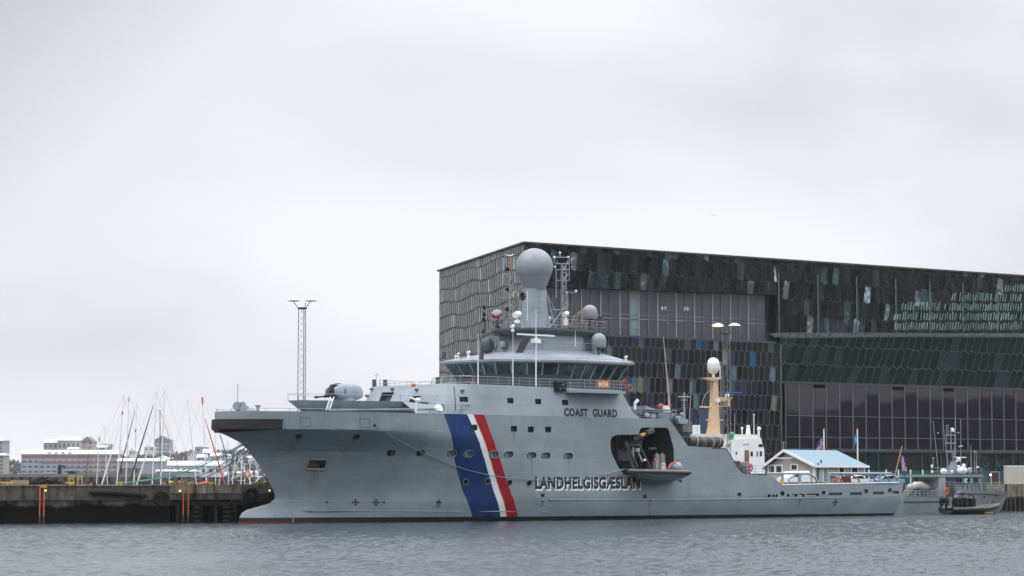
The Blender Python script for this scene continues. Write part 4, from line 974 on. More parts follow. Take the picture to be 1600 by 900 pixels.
# mooring gear on the working deck step
mb = MB()
for px, py in ((1148, 722), (1153, 722)): c = SH.P(px, py, 6.5); mb.cyl(c + Vector((0, 0, -1.6)), c, .09); mb.sph(c, .25, .25, .18)
mb.build('fire_hydrant', mat('dark_red', (.16, .02, .02), .5), ship, smooth=40)
c = SH.P(1161, 728, 5.5); mb = MB(); mb.cyl(c + Vector((-.8, 0, 0)), c + Vector((.8, 0, 0)), .5); mb.box(c.x - .7, c.x + .7, c.y - .5, c.y + .5, c.z - 1.2, c.z); mb.build('towing_winch', m_greyd, ship, smooth=40)
c = SH.P(1172, 731, 7.3); mb = MB(); mb.lathe((c.x, c.y, c.z), [(.28, -.06), (.45, -.06), (.5, 0), (.45, .06), (.28, .06), (.26, 0)], 14, Matrix.Rotation(R(90), 3, 'X'), ring=True); mb.build('life_ring', m_red, ship, smooth=50)
# cargo rails: bent pipes over the working deck, on both sides
zr = S(1265, 739.8, 7.6)[1]; zbw = 4.2
def crash(x0, x1, x2, posts, inner, t_):
    b = [SH.P(x0, 739.8, t_), SH.P(x1, 739.8, t_), SH.P((x1 * 2 + x2) / 3, 742, t_), SH.P((x1 + x2 * 2) / 3 + 1.0, 746.5, t_), SH.P(x2, 754.5, t_)]
    mb = MB(); mb.tube(b, .13, 8)
    for px, wp in posts: mb.cyl(SH.P(px, 740, t_), SH.P(px, 757, t_), wp, n=8)
    for xa, xb, xc, ya in inner: mb.tube([SH.P(xa, ya, t_ - .4), SH.P(xb, ya + .8, t_ - .4), SH.P((xb + xc * 2) / 3, ya + 5, t_ - .4), SH.P(xc, 755.5, t_ - .4)], .11, 8)
    mb.build('cargo_rail', m_grey, ship, smooth=50)
crash(1199, 1262, 1278, ((1222.5, .17), (1249.5, .2)), (), 7.5)
mb = MB(); mb.tube([SH.P(1230, 756, 7.2), SH.P(1234, 747, 7.2), SH.P(1244, 742, 7.2), SH.P(1254, 740.5, 7.2)], .11, 8); mb.build('cargo_rail', m_grey, ship, smooth=50)
mb = MB(); mb.cyl(SH.P(1222, 757, 7.7), SH.P(1222, 749, 7.7), .2); mb.build('bollard', m_yel, ship)
crash(1294, 1391, 1404, ((1295, .2), (1374.5, .14)), ((1294, 1300, 1318, 742.5), (1310, 1328, 1345, 741), (1330, 1352, 1370, 740.5), (1352, 1376, 1392, 740)), 7.5)
mb = MB(); mb.tube([SH.P(1196, 741.5, 7.3), SH.P(1207, 752, 7.3), SH.P(1209, 757, 7.3)], .1, 6); mb.build('chute', m_dark, ship)
crash(1215, 1262, 1279, (), (), -7.5)
# capstan and rope covers on the stern working deck
for px, py, s_, m_ in ((1320, 752, (.9, .7, .5), mat('beige_tarp', (.5, .42, .32), .8, var=.2)), (1316, 752, (.6, .6, .6), m_greyl)):
    c = SH.P(px, py, 2.0); mb = MB(); mb.sph(c, *s_); mb.build('covered_gear', m_, ship, smooth=40)
c = SH.P(1322, 749.5, 4.0); mb = MB(); mb.box(c.x - .45, c.x + .45, c.y - .4, c.y + .4, c.z - 1.2, c.z + .42); mb.build('fire_locker', mat('maroon_paint', (.14, .015, .015), .45), ship)
c = SH.P(1302, 745, 3.0); mb = MB(); mb.cyl(c, c + Vector((0, 0, -1.6)), .35, .4); mb.tube([c + Vector((-.4, 0, .1)), c + Vector((.1, 0, .4)), c + Vector((.6, 0, .35))], .13); mb.build('capstan', m_greyd, ship, smooth=40)
mb = MB()
for px in (1301, 1304, 1307): mb.tube([SH.P(px, 744, 4), SH.P(px + 1, 748, 4), SH.P(px - 1, 756, 4)], .12, 6)
mb.build('hose_loops', mat('faded_red_hose', (.35, .12, .10), .6), ship)
# stern flag on its raked staff
b0, b1 = SH.P(1396, 753, 0.5), SH.P(1409.5, 697, 0.5)
mb = MB(); mb.cyl(b0, b1, .075, .06, 8); staff = mb.build('ensign_staff', mat('varnished_wood', (.36, .19, .09), .5, var=.2), ship)
def flag_mesh(p0, ux, uz, w_, h_, seed=0, droop=1.0, colors='ice'):
    """hanging flag, folded; returns per-colour parts in one mesh with material slots"""
    mb = MB(); nx_, nz_ = 16, 18; vs = []
    for j in range(nz_ + 1):
        for i in range(nx_ + 1):
            u, v = i / nx_, j / nz_
            x = u * w_ * (0.42 + 0.1 * math.sin(v * 3 + seed)) * (1 - .15 * v); f = math.sin(u * 11 + seed + v * 2.0) * .13 * (0.3 + u)
            vs.append(p0 + ux * x + uz * (-v * h_ - u * w_ * .55 * droop) + ux.cross(uz) * f)
    g = {}
    for j in range(nz_):
        for i in range(nx_):
            u, v = (i + .5) / nx_, (j + .5) / nz_; k = 0
            if colors == 'ice':
                du, dv = abs(u - .36), abs(v - .5)
                if du < .035 or dv < .05: k = 2
                elif du < .075 or dv < .10: k = 1
            elif colors == 'blue': k = 3 if (abs(u - .5) < .2 and abs(v - .5) < .2) else 4
            mb.k = k; mb.add([vs[j * (nx_ + 1) + i], vs[j * (nx_ + 1) + i + 1], vs[(j + 1) * (nx_ + 1) + i + 1], vs[(j + 1) * (nx_ + 1) + i]], [(0, 1, 2, 3)])
    return mb
m_fl = [mat('flag_blue', (.012, .035, .17), .7, var=.2), mat('flag_white', (.6, .6, .62), .7, var=.1), mat('flag_red', (.5, .02, .03), .7, var=.1), mat('flag_pale', (.25, .42, .5), .7), mat('flag_azure', (.015, .13, .32), .7)]
dirn = (b1 - b0).normalized()
fm = flag_mesh(b0.lerp(b1, .84), Vector((1, 0, 0)), Vector((0, 0, 1)), 2.3, 1.9, 1.0)
fm.build('ensign', m_fl, staff, smooth=60)

# ------------------------------------------------------------------ boat bay fittings (davit, lockers, raft canisters)
mb = MB()
for i in range(8):
    s = P8[10][0] + .4 + i * (P8[9][0] - P8[10][0] - .8) / 7; mb.box(s - .07, s + .07, -3.28, -3.45, 4.9, 10.5)
mb.box(P8[10][0], P8[9][0], -3.3, -3.6, 7.3, 7.5); mb.build('bay_stiffener', m_greyd, hull)
mb = MB()
for k_, (px, py) in enumerate(((966, 712), (973, 713), (980, 712))):
    c = SH.P(px, py, 5.0); mb.box(c.x - .35, c.x + .35, c.y - .3, c.y + .3, c.z - .5, c.z + .5)
mb.build('locker', m_greyd, hull)
mb = MB(); c0_, c1_ = SH.P(1012, 700, 5), SH.P(1052, 701, 5); mb.box(c0_.x, c1_.x, -5.4, -5.1, c0_.z - .15, c0_.z + .1); mb.build('bay_shelf', m_grey, hull)
for px in (1026, 1034.5, 1044):
    c = SH.P(px, 720, 6.6); mb = MB(); r_ = .30 if px == 1026 else .36; mb.lathe((c.x, c.y, c.z), [(r_ * .6, -.85), (r_, -.75), (r_, .55), (r_ * .8, .7), (r_ * .35, .78), (r_ * .35, .9)], 14); mb.build('gas_cylinder', mat('grey_white_cylinder', (.30, .295, .28), .5, var=.25), hull, smooth=40)
# davit
dv = MB()
dv.prism([SH.P(979, 697, 7.2), SH.P(1002, 697, 8.4), SH.P(1005, 685, 8.4), SH.P(985, 686, 7.2)], (0, .5, 0))
dv.bar(SH.P(990, 687, 7.8), SH.P(1018, 673.5, 8.8), .5, .42)
davit = dv.build('boat_davit', m_dark, hull)
mb = MB(); mb.bar(SH.P(981, 697, 8.6), SH.P(996, 731, 8.9), .30, .12); mb.bar(SH.P(1000, 697, 8.6), SH.P(1017, 732, 8.9), .2, .12); mb.bar(SH.P(978, 690, 8.0), SH.P(990, 731, 8.6), .3, .3); mb.build('davit_arm', m_greyd, davit)
mb = MB(); mb.cyl(SH.P(996, 700, 8.5), SH.P(996, 706, 8.5), .28); mb.cyl(SH.P(997, 706, 8.5), SH.P(1004, 722, 8.8), .09, .09); mb.cyl(SH.P(989, 699, 8.3), SH.P(990, 716, 8.6), .07); mb.build('hydraulic_ram', m_grey, davit)
mb = MB(); mb.bar(SH.P(1001, 680, 8.95), SH.P(1007, 677.8, 8.95), .3, .24); mb.build('warning_band', m_yel, davit)
mb = MB(); mb.sph(SH.P(1018, 673, 8.8), .38, .3, .34); mb.bar(SH.P(1011, 676, 8.9), SH.P(1019, 672.5, 8.9), .35, .4); mb.build('davit_head', m_greyd, davit, smooth=40)
# ------------------------------------------------------------------ concert hall with brick-like glass facades
HF = Frame(2.3, 434.0, 34.6)
base = Vector((2.3, 434.0, 3.3))
hall = thing('concert_hall', 'large dark glass hall with faceted honeycomb facades and slanting roofline behind the ships', 'building', base)
zr0 = HF.S(820, 380, 0)[1]
far = W(687, 424, 492.0); zr_far = far.z
NE = Vector((0, 0, 0)); 
WF_u = Vector((2.3 - far.x, 434.0 - far.y, 0)); WL = WF_u.length; WF_u.normalize()
WFd = math.degrees(math.atan2(WF_u.y, WF_u.x)); WF = Frame(far.x, far.y, WFd)
def clip(poly, C):          # Sutherland-Hodgman, C convex counter-clockwise
    out = poly
    for i in range(len(C)):
        a, b = C[i], C[(i + 1) % len(C)]; inp = out; out = []
        if not inp: return []
        ins = lambda p: (b[0] - a[0]) * (p[1] - a[1]) - (b[1] - a[1]) * (p[0] - a[0]) >= -1e-9
        for j in range(len(inp)):
            p, q = inp[j], inp[(j + 1) % len(inp)]; ip, iq = ins(p), ins(q)
            if ip: out.append(p)
            if ip != iq:
                dx, dy = q[0] - p[0], q[1] - p[1]; den = (b[0] - a[0]) * dy - (b[1] - a[1]) * dx
                if abs(den) < 1e-12: continue
                k = ((b[0] - a[0]) * (a[1] - p[1]) - (b[1] - a[1]) * (a[0] - p[0])) / den; out.append((p[0] + k * dx, p[1] + k * dy))
    return out
def area(p): return sum(p[i][0] * p[(i + 1) % len(p)][1] - p[(i + 1) % len(p)][0] * p[i][1] for i in range(len(p))) / 2
def ccw(p): return p if area(p) > 0 else p[::-1]
def glass_mat(name, rough=.05, spec=.12, base_mul=1.0):
    t = NT(name); a = t.n('ShaderNodeAttribute'); a.attribute_name = 'tint'
    d = t.ramp(t.noise(0.9, 4, 0.6), 0.3, 0.75); c = t.n('ShaderNodeVectorMath', operation='SCALE'); t.l(a.outputs['Color'], c.inputs[0]); t.l(t.math('MULTIPLY_ADD', d, 0.5, 0.72 * base_mul), c.inputs['Scale'])
    t.l(c.outputs[0], t.b.inputs['Base Color']); t.b.inputs['Roughness'].default_value = rough; t.b.inputs['Specular IOR Level'].default_value = spec
    t.bump(t.noise(0.35, 2, 0.5), 0.35, 0.12)
    return t.m
def brick_glass(name, region, fn, CW, CH, depth, fr, tintfn, m_pane, m_frame, seed, skew=0.0, tilt=.06, jit=.12, wave=0.0, asym=0.0, amp=.11, frz=None):
    """faceted glass bricks filling a convex region [(a,z)]; fn(a,z,h)->point"""
    rr = random.Random(seed); region = ccw(region); a0 = min(p[0] for p in region); a1 = max(p[0] for p in region); z0 = min(p[1] for p in region); z1 = max(p[1] for p in region)
    nR = int((z1 - z0) / CH) + 3; nC = int((a1 - a0) / (CW / 2)) + 8
    B = {}
    for r in range(-1, nR + 2):
        for j in range(-4, nC + 4):
            hi = (j % 2 == r % 2)
            B[r, j] = (a0 + j * CW / 2 + (0 if hi else asym * CW) + skew * r * CH * .2 + rr.uniform(-jit, jit) * CW, z0 + r * CH + (CH * amp if hi else -CH * amp) + rr.uniform(-jit, jit) * CH * .35 + wave * math.sin(j * .22 + r))
    pv, pf, pc = [], [], []; fm = MB()
    for r in range(-1, nR + 1):
        for j in range(-4, nC + 1):
            if j % 2 != r % 2: continue
            hexa = [B[r, j], B[r, j + 1], B[r, j + 2], B[r + 1, j + 2], B[r + 1, j + 1], B[r + 1, j]]
            q = clip(ccw(hexa), region)
            if len(q) < 3 or abs(area(q)) < .12: continue
            cx = sum(p[0] for p in q) / len(q); cz = sum(p[1] for p in q) / len(q)
            k = fr / (CW / 2); inn = [(cx + (p[0] - cx) * (1 - k), cz + (p[1] - cz) * (1 - (k if frz is None else frz / (CW / 2)) * CW / CH * 1.1)) for p in q]
            n = len(q); o_ = [fn(a, z, depth) for a, z in q]; i_ = [fn(a, z, depth) for a, z in inn]; b_ = [fn(a, z, 0.0) for a, z in inn]
            fm.add(o_ + i_ + b_, [(m, (m + 1) % n, n + (m + 1) % n, n + m) for m in range(n)] + [(n + m, n + (m + 1) % n, 2 * n + (m + 1) % n, 2 * n + m) for m in range(n)])
            ta, tz = rr.uniform(-tilt, tilt), rr.uniform(-tilt, tilt)
            o = len(pv); pv += [tuple(fn(a, z, .03 + (a - cx) * ta + (z - cz) * tz + .08)) for a, z in inn]; pf.append(tuple(range(o, o + n))); pc.append(tintfn(rr, cx, cz))
    me = bpy.data.meshes.new(name); me.from_pydata(pv, [], pf); at = me.color_attributes.new('tint', 'FLOAT_COLOR', 'CORNER')
    buf = []
    for f, c in zip(pf, pc): buf += [*c, 1.0] * len(f)
    at.data.foreach_set('color', buf); me.materials.append(m_pane); me.update()
    o = bpy.data.objects.new(name, me); col.objects.link(o); o.parent = hall
    fm.build('facade_frame', m_frame, o); return o
T = lambda p: Vector(p) - base
def hfn(off=0.0): return lambda a, z, h: T(HF.world(a, h + off, z))
def wfn(a, z, h): return T(WF.world(a, h, z))
m_pane = glass_mat('facade_glass'); m_panew = glass_mat('west_facade_glass', .15, .3)
# old mirror-like glass of the upper band: warped reflections painted into each pane's colour
t = NT('painted_mirror_glass'); a_ = t.n('ShaderNodeAttribute'); a_.attribute_name = 'tint'
n1_ = t.noise(1.1, 5, 0.62, (1.2, 1.2, .7), dist=1.2); k1_ = t.ramp(n1_, .57, .68); k2_ = t.ramp(t.noise(.55, 4, .6, dist=.6), .52, .66)
sc1 = t.n('ShaderNodeVectorMath', operation='SCALE'); t.l(a_.outputs['Color'], sc1.inputs[0]); t.l(t.math('MULTIPLY_ADD', k1_, 1.3, t.math('MULTIPLY_ADD', k2_, .7, .35)), sc1.inputs['Scale'])
t.l(sc1.outputs[0], t.b.inputs['Base Color']); t.b.inputs['Roughness'].default_value = .06; t.b.inputs['Specular IOR Level'].default_value = .12
t.bump(t.noise(.9, 3, .6, dist=.8), .9, .25); m_mirror_paint = t.m
m_fr_dark = mat('facade_frame_dark', (.035, .042, .045), .45, var=.2); m_fr_green = mat('facade_frame_green', (.10, .15, .14), .4, var=.25); m_fr_grey = mat('facade_frame_grey', (.022, .025, .026), .5, var=.2)
m_fr_top = mat('facade_frame_top', (.022, .034, .036), .45, var=.3); m_core = mat('hall_core', (.008, .009, .010), .6, var=.3, spec=.2)

# solid core
Bq = HF.S(1213, 523, 0)[0]; L_ = 150.0
pB = lambda x, y: HF.S(x, y, 0)
ztop_r = pB(1600, 432)
slope = (ztop_r[1] - zr0) / ztop_r[0]
zroof = lambda a: zr0 + slope * a
core = MB()
# outline in plan, well inside the skin
c1, c2 = HF.world(.6, -.5, 0), HF.world(L_, -.5, 0); c3 = HF.world(L_, -60, 0); c4 = WF.world(0.5, -.6, 0)
zi = pB(1000, 450)[1]
pw = lambda a, t, z: T(HF.world(a, t, z))
zsill = pB(1000, 524.5)[1]
core.add([pw(4.2, -9, 3.4), pw(Bq + 1, -9, 3.4), pw(Bq + 1, -60, 3.4), T((c4.x, c4.y, 3.4)), pw(4.2, -9, zroof(0) - .5), pw(Bq + 1, -9, zroof(Bq) - .5), pw(Bq + 1, -60, zroof(Bq) - .5), T((c4.x, c4.y, zr_far - .5))],
         [(0, 1, 5, 4), (1, 2, 6, 5), (2, 3, 7, 6), (3, 0, 4, 7), (4, 5, 6, 7), (0, 3, 2, 1)])
core.add([pw(Bq + 1.02, -12, 3.4), pw(L_, -12, 3.4), pw(L_, -60, 3.4), pw(Bq + 1.02, -60, 3.4), pw(Bq + 1.02, -12, zroof(Bq) - .5), pw(L_, -12, zroof(L_) - .5), pw(L_, -60, zroof(L_) - .5), pw(Bq + 1.02, -60, zroof(Bq) - .5)],
         [(0, 1, 5, 4), (1, 2, 6, 5), (2, 3, 7, 6), (3, 0, 4, 7), (4, 5, 6, 7), (0, 3, 2, 1)])
core.build('inner_wall', m_core, hall)
def slab(pts, off, name, m, par=None):       # pts [(a,z,t)] on HF, extruded parallel to the west wall
    mb = MB(); dv_ = HF.world(abs(off) * .36 if off < -2 else 0, off, 0) - HF.world(0, 0, 0); mb.prism([pw(a, t_, z) for a, z, t_ in pts], dv_); return mb.build(name, m, par or hall)
# west facade
ww = [(0, 3.4), (WL, 3.4), (WL, zr0), (0, zr_far)]
slab_ = MB(); slab_.prism([wfn(a, z, -.4) for a, z in ww], wfn(0, 0, -.05) - wfn(0, 0, -.4)); slab_.build('back_wall', m_fr_grey, hall)
def tint_w(r, a, z):  # pale tints paint the sky's grazing reflection into the glass colour
    x = r.random(); g = r.uniform(.75, 1.15)
    if x < .10: return (.24 * g, .31 * g, .33 * g)
    if x < .14: return (.26 * g, .25 * g, .38 * g)
    if x < .17: return (.33 * g, .42 * g, .37 * g)
    return (.155 * g, .165 * g, .158 * g)
brick_glass('west_glass_facade', ww, wfn, 1.6, 2.75, .07, .27, tint_w, m_panew, m_fr_grey, 11, skew=.0, tilt=.03, jit=.08, wave=.30, asym=.12, amp=.07, frz=.17)
# roof edge coping
mb = MB(); mb.bar(wfn(-.3, zr_far + .1, .2), wfn(WL + .3, zr0 + .1, .2), .7, .28); mb.bar(pw(-.4, .1, zr0 + .12), pw(L_, .1, zroof(L_) + .12), .8, .30); mb.build('roof_coping', m_fr_dark, hall)
mb = MB(); mb.add([pw(0, 0, zr0), pw(L_, 0, zroof(L_)), pw(L_, -60, zroof(L_)), T((far.x, far.y, zr_far))], [(0, 1, 2, 3)]); mb.build('roof', m_fr_dark, hall)
# upper band of mirror-like bricks, left part (above the recessed windows)
b0, b1 = pB(822, 447), pB(1213, 460.5)
zsl = (b1[1] - b0[1]) / (b1[0] - b0[0]); zband = lambda a: b0[1] + zsl * (a - b0[0])
def tint_t(r, a, z):  # brightest tints are painted glints of mirrored sky
    x = r.random(); g = r.uniform(.4, 1.5)
    if x < .055: return (.30 * g, .35 * g, .38 * g)
    if x < .14: return (.09 * g, .15 * g, .155 * g)
    if x < .30: return (.030 * g, .037 * g, .040 * g)
    return (.006 * g, .010 * g, .011 * g)
top_l = [(0, zband(0)), (Bq, zband(Bq)), (Bq, zroof(Bq)), (0, zroof(0))]
slab([(0, zband(0), -.1), (Bq, zband(Bq), -.1), (Bq, zroof(Bq), -.1), (0, zroof(0), -.1)], -9.0, 'upper_storey', m_core)
brick_glass('upper_glass_facade', top_l, hfn(), 1.5, 3.3, .08, .035, tint_t, m_mirror_paint, m_fr_top, 21, tilt=.16, jit=.10, asym=.18, amp=.06)
# upper band right part, reaching lower, with green slats showing through towards the right end
lz0, lz1 = pB(1213, 520), pB(1600, 519.0)
zled = lambda a: lz0[1] + (lz1[1] - lz0[1]) * (a - lz0[0]) / (lz1[0] - lz0[0])
top_r = [(Bq, zled(Bq)), (L_, zled(L_)), (L_, zroof(L_)), (Bq, zroof(Bq))]
gx0 = pB(1392, 510); gx1 = pB(1600, 450)
def in_green(a, z): return a > gx0[0] and z < gx0[1] + 3.0 + (a - gx0[0]) * (gx1[1] - gx0[1] - 3.0) / (gx1[0] - gx0[0])
def tint_r(r, a, z):
    if in_green(a, z): return (.02, .035, .032)
    return tint_t(r, a, z)
slab([(Bq + .05, zled(Bq), -.1), (L_, zled(L_), -.1), (L_, zroof(L_), -.1), (Bq + .05, zroof(Bq), -.1)], -11.5, 'upper_storey', m_core)
brick_glass('upper_glass_facade', top_r, hfn(), 1.5, 3.3, .08, .035, tint_r, m_mirror_paint, m_fr_top, 22, tilt=.16, jit=.10, asym=.18, amp=.06)
# vertical posts
mb = MB()
for px in (1216, 1277, 1338, 1399, 1452, 1504, 1557): 
    a, z_ = pB(px, 520); at_, zt_2 = pB(px, 412 + (px - 1216) * .055 + 14); mb.bar(pw(a, .25, zled(a)), pw(a, .25, zt_2), .42, .2)
mb.split('facade_post', m_fr_green, hall)
# slats
m_slat = mat('green_white_slat', (.30, .47, .41), .3, var=.6, sc_=.25)
mb = MB(); rr_ = random.Random(5); a = gx0[0]
while a < L_ - 1:
    z = zled(a) + .5
    while z < zroof(a) - 3:
        if in_green(a, z) and rr_.random() < .95: h_ = rr_.uniform(1.2, 1.75); mb.bar(pw(a + rr_.uniform(-.08, .08), .20, z), pw(a + .30 + rr_.uniform(-.1, .1), .22, z + h_), rr_.uniform(.2, .42), .08)
        z += 1.95
    a += .72
o = mb.build('facade_slats', m_slat, hall)
mb = MB()
for k in range(7):
    z_off = .35 + k * 1.95; pts = []; a = gx0[0] - 2
    while a < L_:
        if in_green(a, zled(a) + z_off - .6): pts.append(pw(a, .32, zled(a) + z_off + .35 * math.sin(a * 1.9 + k) + (.0 if int(a) % 2 else .25)))
        a += 1.0
    if len(pts) > 2: mb.tube(pts, .09, 4)
mb.build('facade_slat_rail', m_core, hall)
# ledge along the bottom of the right upper part
t = NT('ledge_glass'); t.l(t.mix(t.ramp(t.noise(.9, 4, .6, (3, 3, .3)), .4, .7), (.10, .12, .125), (.32, .36, .37)), t.b.inputs['Base Color']); t.b.inputs['Roughness'].default_value = .25
zu = pB(1213, 527)[1]; zu1 = pB(1600, 523)[1]
mb = MB(); mb.prism([pw(Bq - .3, 0, zu), pw(Bq - .3, .5, zled(Bq)), pw(Bq - .3, -2, zled(Bq))], pw(L_, 0, 0) - pw(Bq - .3, 0, 0) + Vector((0, 0, (zu1 - zu) * 1.1))); mb.build('ledge', t.m, hall)
# recessed row of tall windows on the left half
wz0 = zsill; wd = -1.6
m_win = mat('mauve_glass', (.062, .058, .080), .10, var=.25, sc_=.4, spec=.4); m_winteal = mat('teal_panel', (.16, .22, .23), .3, var=.1)
a = pB(823, 480)[0]; aE = HF.S(1196, 490, wd)[0]
slab([(4, zsill - 1, -8.9), (Bq, zsill - 1, -8.9), (Bq, zband(Bq) + .5, -8.9), (4, zband(0) + .5, -8.9)], .3, 'recess_wall', m_core)
nW = 26; xs_ = [.4 + (aE - .4) * i / nW for i in range(nW + 1)]
for i in range(nW):
    x0, x1 = xs_[i], xs_[i + 1]; zt1, zb1 = zband((x0 + x1) / 2) + .3, zsill
    if HF.world(x0, wd, 0).x / HF.world(x0, wd, 0).y * F + 800 < 868: pass
    pane = MB(); pane.prism([pw(x0 + .07, wd, zb1), pw(x1 - .07, wd, zb1), pw(x1 - .07, wd, zt1), pw(x0 + .07, wd, zt1)], T(HF.world(0, -.1, 0)) - T(HF.world(0, 0, 0)))
    pxm = HF.world((x0 + x1) / 2, wd, 0); pxm = pxm.x / pxm.y * F + 800
    wi = pane.build('window', m_winteal if 984 < pxm < 1003 else m_win, hall)
    fm = MB(); fm.bar(pw(x0, wd + .12, zb1), pw(x0, wd + .12, zt1), .14, .22); zmid = zb1 + (zt1 - zb1) * .36; fm.bar(pw(x0, wd + .1, zmid), pw(x1, wd + .1, zmid), .14, .1); fm.bar(pw(x0, wd + .1, zb1 + (zt1 - zb1) * .45), pw(x1, wd + .1, zb1 + (zt1 - zb1) * .45), .05, .05)
    fm.build('window_frame', m_fr_green if i % 2 else m_galv, wi)
rt = MB(); rt.prism([pw(aE, wd, zsill), pw(Bq - .5, wd, zsill), pw(Bq - .5, wd, zband(Bq) + .3), pw(aE, wd, zband(aE) + .3)], T(HF.world(0, -.2, 0)) - T(HF.world(0, 0, 0))); rt.build('end_panel', mat('dark_teal_panel', (.012, .03, .033), .15, var=.3), hall)
mb = MB(); mb.rail([pw(.5, -.15, zsill + .05), pw(Bq, -.15, zsill + .05)], 1.1, 3.0, 1, .03); mb.build('terrace_railing', m_fr_dark, hall)
mb = MB()
for px, py in ((1037, 482), (1072, 483)):
    for dx in (-2.2, 2.4): c = HF.S(px + dx, py, wd + .2); mb.sph(pw(c[0], wd + .15, c[1]), .22, .15, .42, 8, 6)
mb.build('hanging_lamp', mat('pale_lamp_shade', (.55, .58, .58), .4), hall)
slab([(0, zsill - .35, 0), (Bq, zsill - .35, 0), (Bq, zsill, 0), (0, zsill, 0)], -9, 'terrace_slab', m_fr_dark)
# lower left facade of coloured bricks, leaning slightly outwards to its foot
SPOT = [(983, 593.5, 'b'), (990.5, 593, 't'), (998.5, 595, 'y'), (1011, 620, 'p'), (1018, 620, 't'), (1048, 601, 't'), (1057, 583, 't'), (1074.5, 541, 'g'), (1091, 530, 'b'), (1099, 530, 'p'), (1121.5, 531, 't'), (1172.5, 551.5, 'b'), (1178, 571, 'p'), (1132, 565, 'y'), (1140.5, 566.5, 'p'), (1146.5, 590.5, 't'), (1203, 577, 't'), (1208, 625, 'y'), (995, 531, 'p'), (952, 547, 't'), (1091, 628, 't'), (1085, 648, 'p'), (1160, 605, 'p')]
SPOT = [(*pB(x, y), c) for x, y, c in SPOT]
TC = {'b': (.012, .08, .20), 't': (.085, .14, .165), 'y': (.15, .175, .115), 'p': (.034, .029, .09), 'g': (.045, .07, .066)}
def tint_l(r, a, z):
    for sa, sz, c in SPOT:
        if abs(a - sa) < .70 and abs(z - sz) < 1.4: SPOT.remove((sa, sz, c)); return TC[c]
    x = r.random(); g = r.uniform(.6, 1.4)
    if x < .06: return (.05 * g, .075 * g, .075 * g)
    return (.012 * g, .011 * g, .014 * g)
low = [(0, 3.6), (Bq + 1.2, 3.6), (Bq, zsill - .35), (0, zsill - .35)]
slab([(0, 3.5, -.1), (Bq, 3.5, -.1), (Bq, zsill - .36, -.1), (0, zsill - .36, -.1)], -8.8, 'lower_storey', m_core)
brick_glass('lower_glass_facade', low, hfn(), 1.35, 2.75, .22, .055, tint_l, m_pane, mat('facade_frame_slate', (.045, .072, .078), .45, var=.25), 31, skew=-.25, tilt=.04, jit=.07, asym=.22, amp=.09)
# corner return, teal glass at the end of the lower left facade
def rfn(a, z, h): return T(HF.world(Bq + 1.0 + h, -a, z))
retp = [(0, 3.6), (12, 3.6), (12, zsill - .4), (0, zsill - .4)]
brick_glass('side_glass_facade', retp, rfn, 1.6, 2.75, .3, .14, lambda r, a, z: (.05, .10, .10) if r.random() < .5 else (.02, .04, .045), m_pane, m_fr_green, 33)
# overhang under the ledge on the right: slanting inwards
oz0 = zu + .05; rec = -3.6
oz1 = HF.S(1230, 597.5, rec)[1]
ozs = (zu1 - zu) / (pB(1600, 523)[0] - Bq)
def ofn(a, z, h):
    zt_ = oz0 + ozs * (a - Bq); k = (zt_ - z) / (zt_ - oz1); return T(HF.world(a, -.05 + rec * k + h * .7, z - h * .7))
over = [(Bq + 1.0, oz1), (L_, oz1 + .0), (L_, oz0 + ozs * (L_ - Bq)), (Bq + 1.0, oz0)]
mb = MB(); mb.add([ofn(a, z, -.15) for a, z in over], [(0, 1, 2, 3)]); mb.build('overhang_soffit', m_core, hall)
brick_glass('overhang_glass_facade', over, ofn, 2.0, 3.6, .3, .075, lambda r, a, z: (.012, .02, .02) if r.random() < .85 else (.03, .05, .05), m_pane, mat('facade_frame_deep', (.040, .072, .066), .45, var=.35), 41, skew=-.25, tilt=.05, jit=.16, asym=.3, amp=.06, frz=.035)
# curtain wall bays behind
cz0 = HF.S(1230, 701, rec)[1]; ctop = oz1
tr1 = HF.S(1230, 649, rec)[1]; tr2 = HF.S(1230, 682.5, rec)[1]
ca0 = HF.S(1227, 640, rec)[0]; nB = 24; bw = HF.S(1249, 640, rec)[0] - ca0 - .1
m_cw = mat('curtain_wall_glass', (.012, .009, .017), .035, var=.25, sc_=.3, spec=.6)
rg = random.Random(9)
for i in range(nB):
    x0, x1 = ca0 + i * bw, ca0 + (i + 1) * bw
    ti = rg.uniform(-.012, .012)
    sh = Vector((0, 0, 0))
    pane = MB()
    for za, zb3 in ((cz0 + .12, tr2 - .06), (tr2 + .06, tr1 - .06), (tr1 + .06, ctop - (.9 if i in (2, 8, 12) else .08))):
        d1, d2 = rg.uniform(-.01, .03), rg.uniform(-.01, .03)
        pane.prism([pw(x0 + .07, rec + d1, za), pw(x1 - .07, rec + d2, za), pw(x1 - .07, rec + d2 + ti, zb3), pw(x0 + .07, rec + d1 + ti, zb3)], T(HF.world(0, -.1, 0)) - T(HF.world(0, 0, 0)))
    wi = pane.build('window_bay', m_cw, hall)
    fm = MB(); fm.bar(pw(x0, rec + .1, cz0), pw(x0, rec + .1, ctop), .13, .22)
    for zz in (cz0, tr2, tr1): fm.bar(pw(x0, rec + .1, zz), pw(x1, rec + .1, zz), .16, .10)
    fm.build('window_frame', m_fr_green, wi)
slab([(Bq + 1, ctop - .2, rec), (L_, ctop - .2, rec), (L_, ctop + .25, rec), (Bq + 1, ctop + .25, rec)], .3, 'lintel', m_fr_dark)
slab([(Bq + 1, 3.4, rec - .3), (L_, 3.4, rec - .3), (L_, cz0 + .4, rec - .3), (Bq + 1, cz0 + .4, rec - .3)], -1.0, 'inner_wall', m_core)
slab([(Bq + 1, cz0 - .55, rec), (L_, cz0 - .55, rec), (L_, cz0 - .08, rec), (Bq + 1, cz0 - .08, rec)], .3, 'lintel', m_fr_dark)
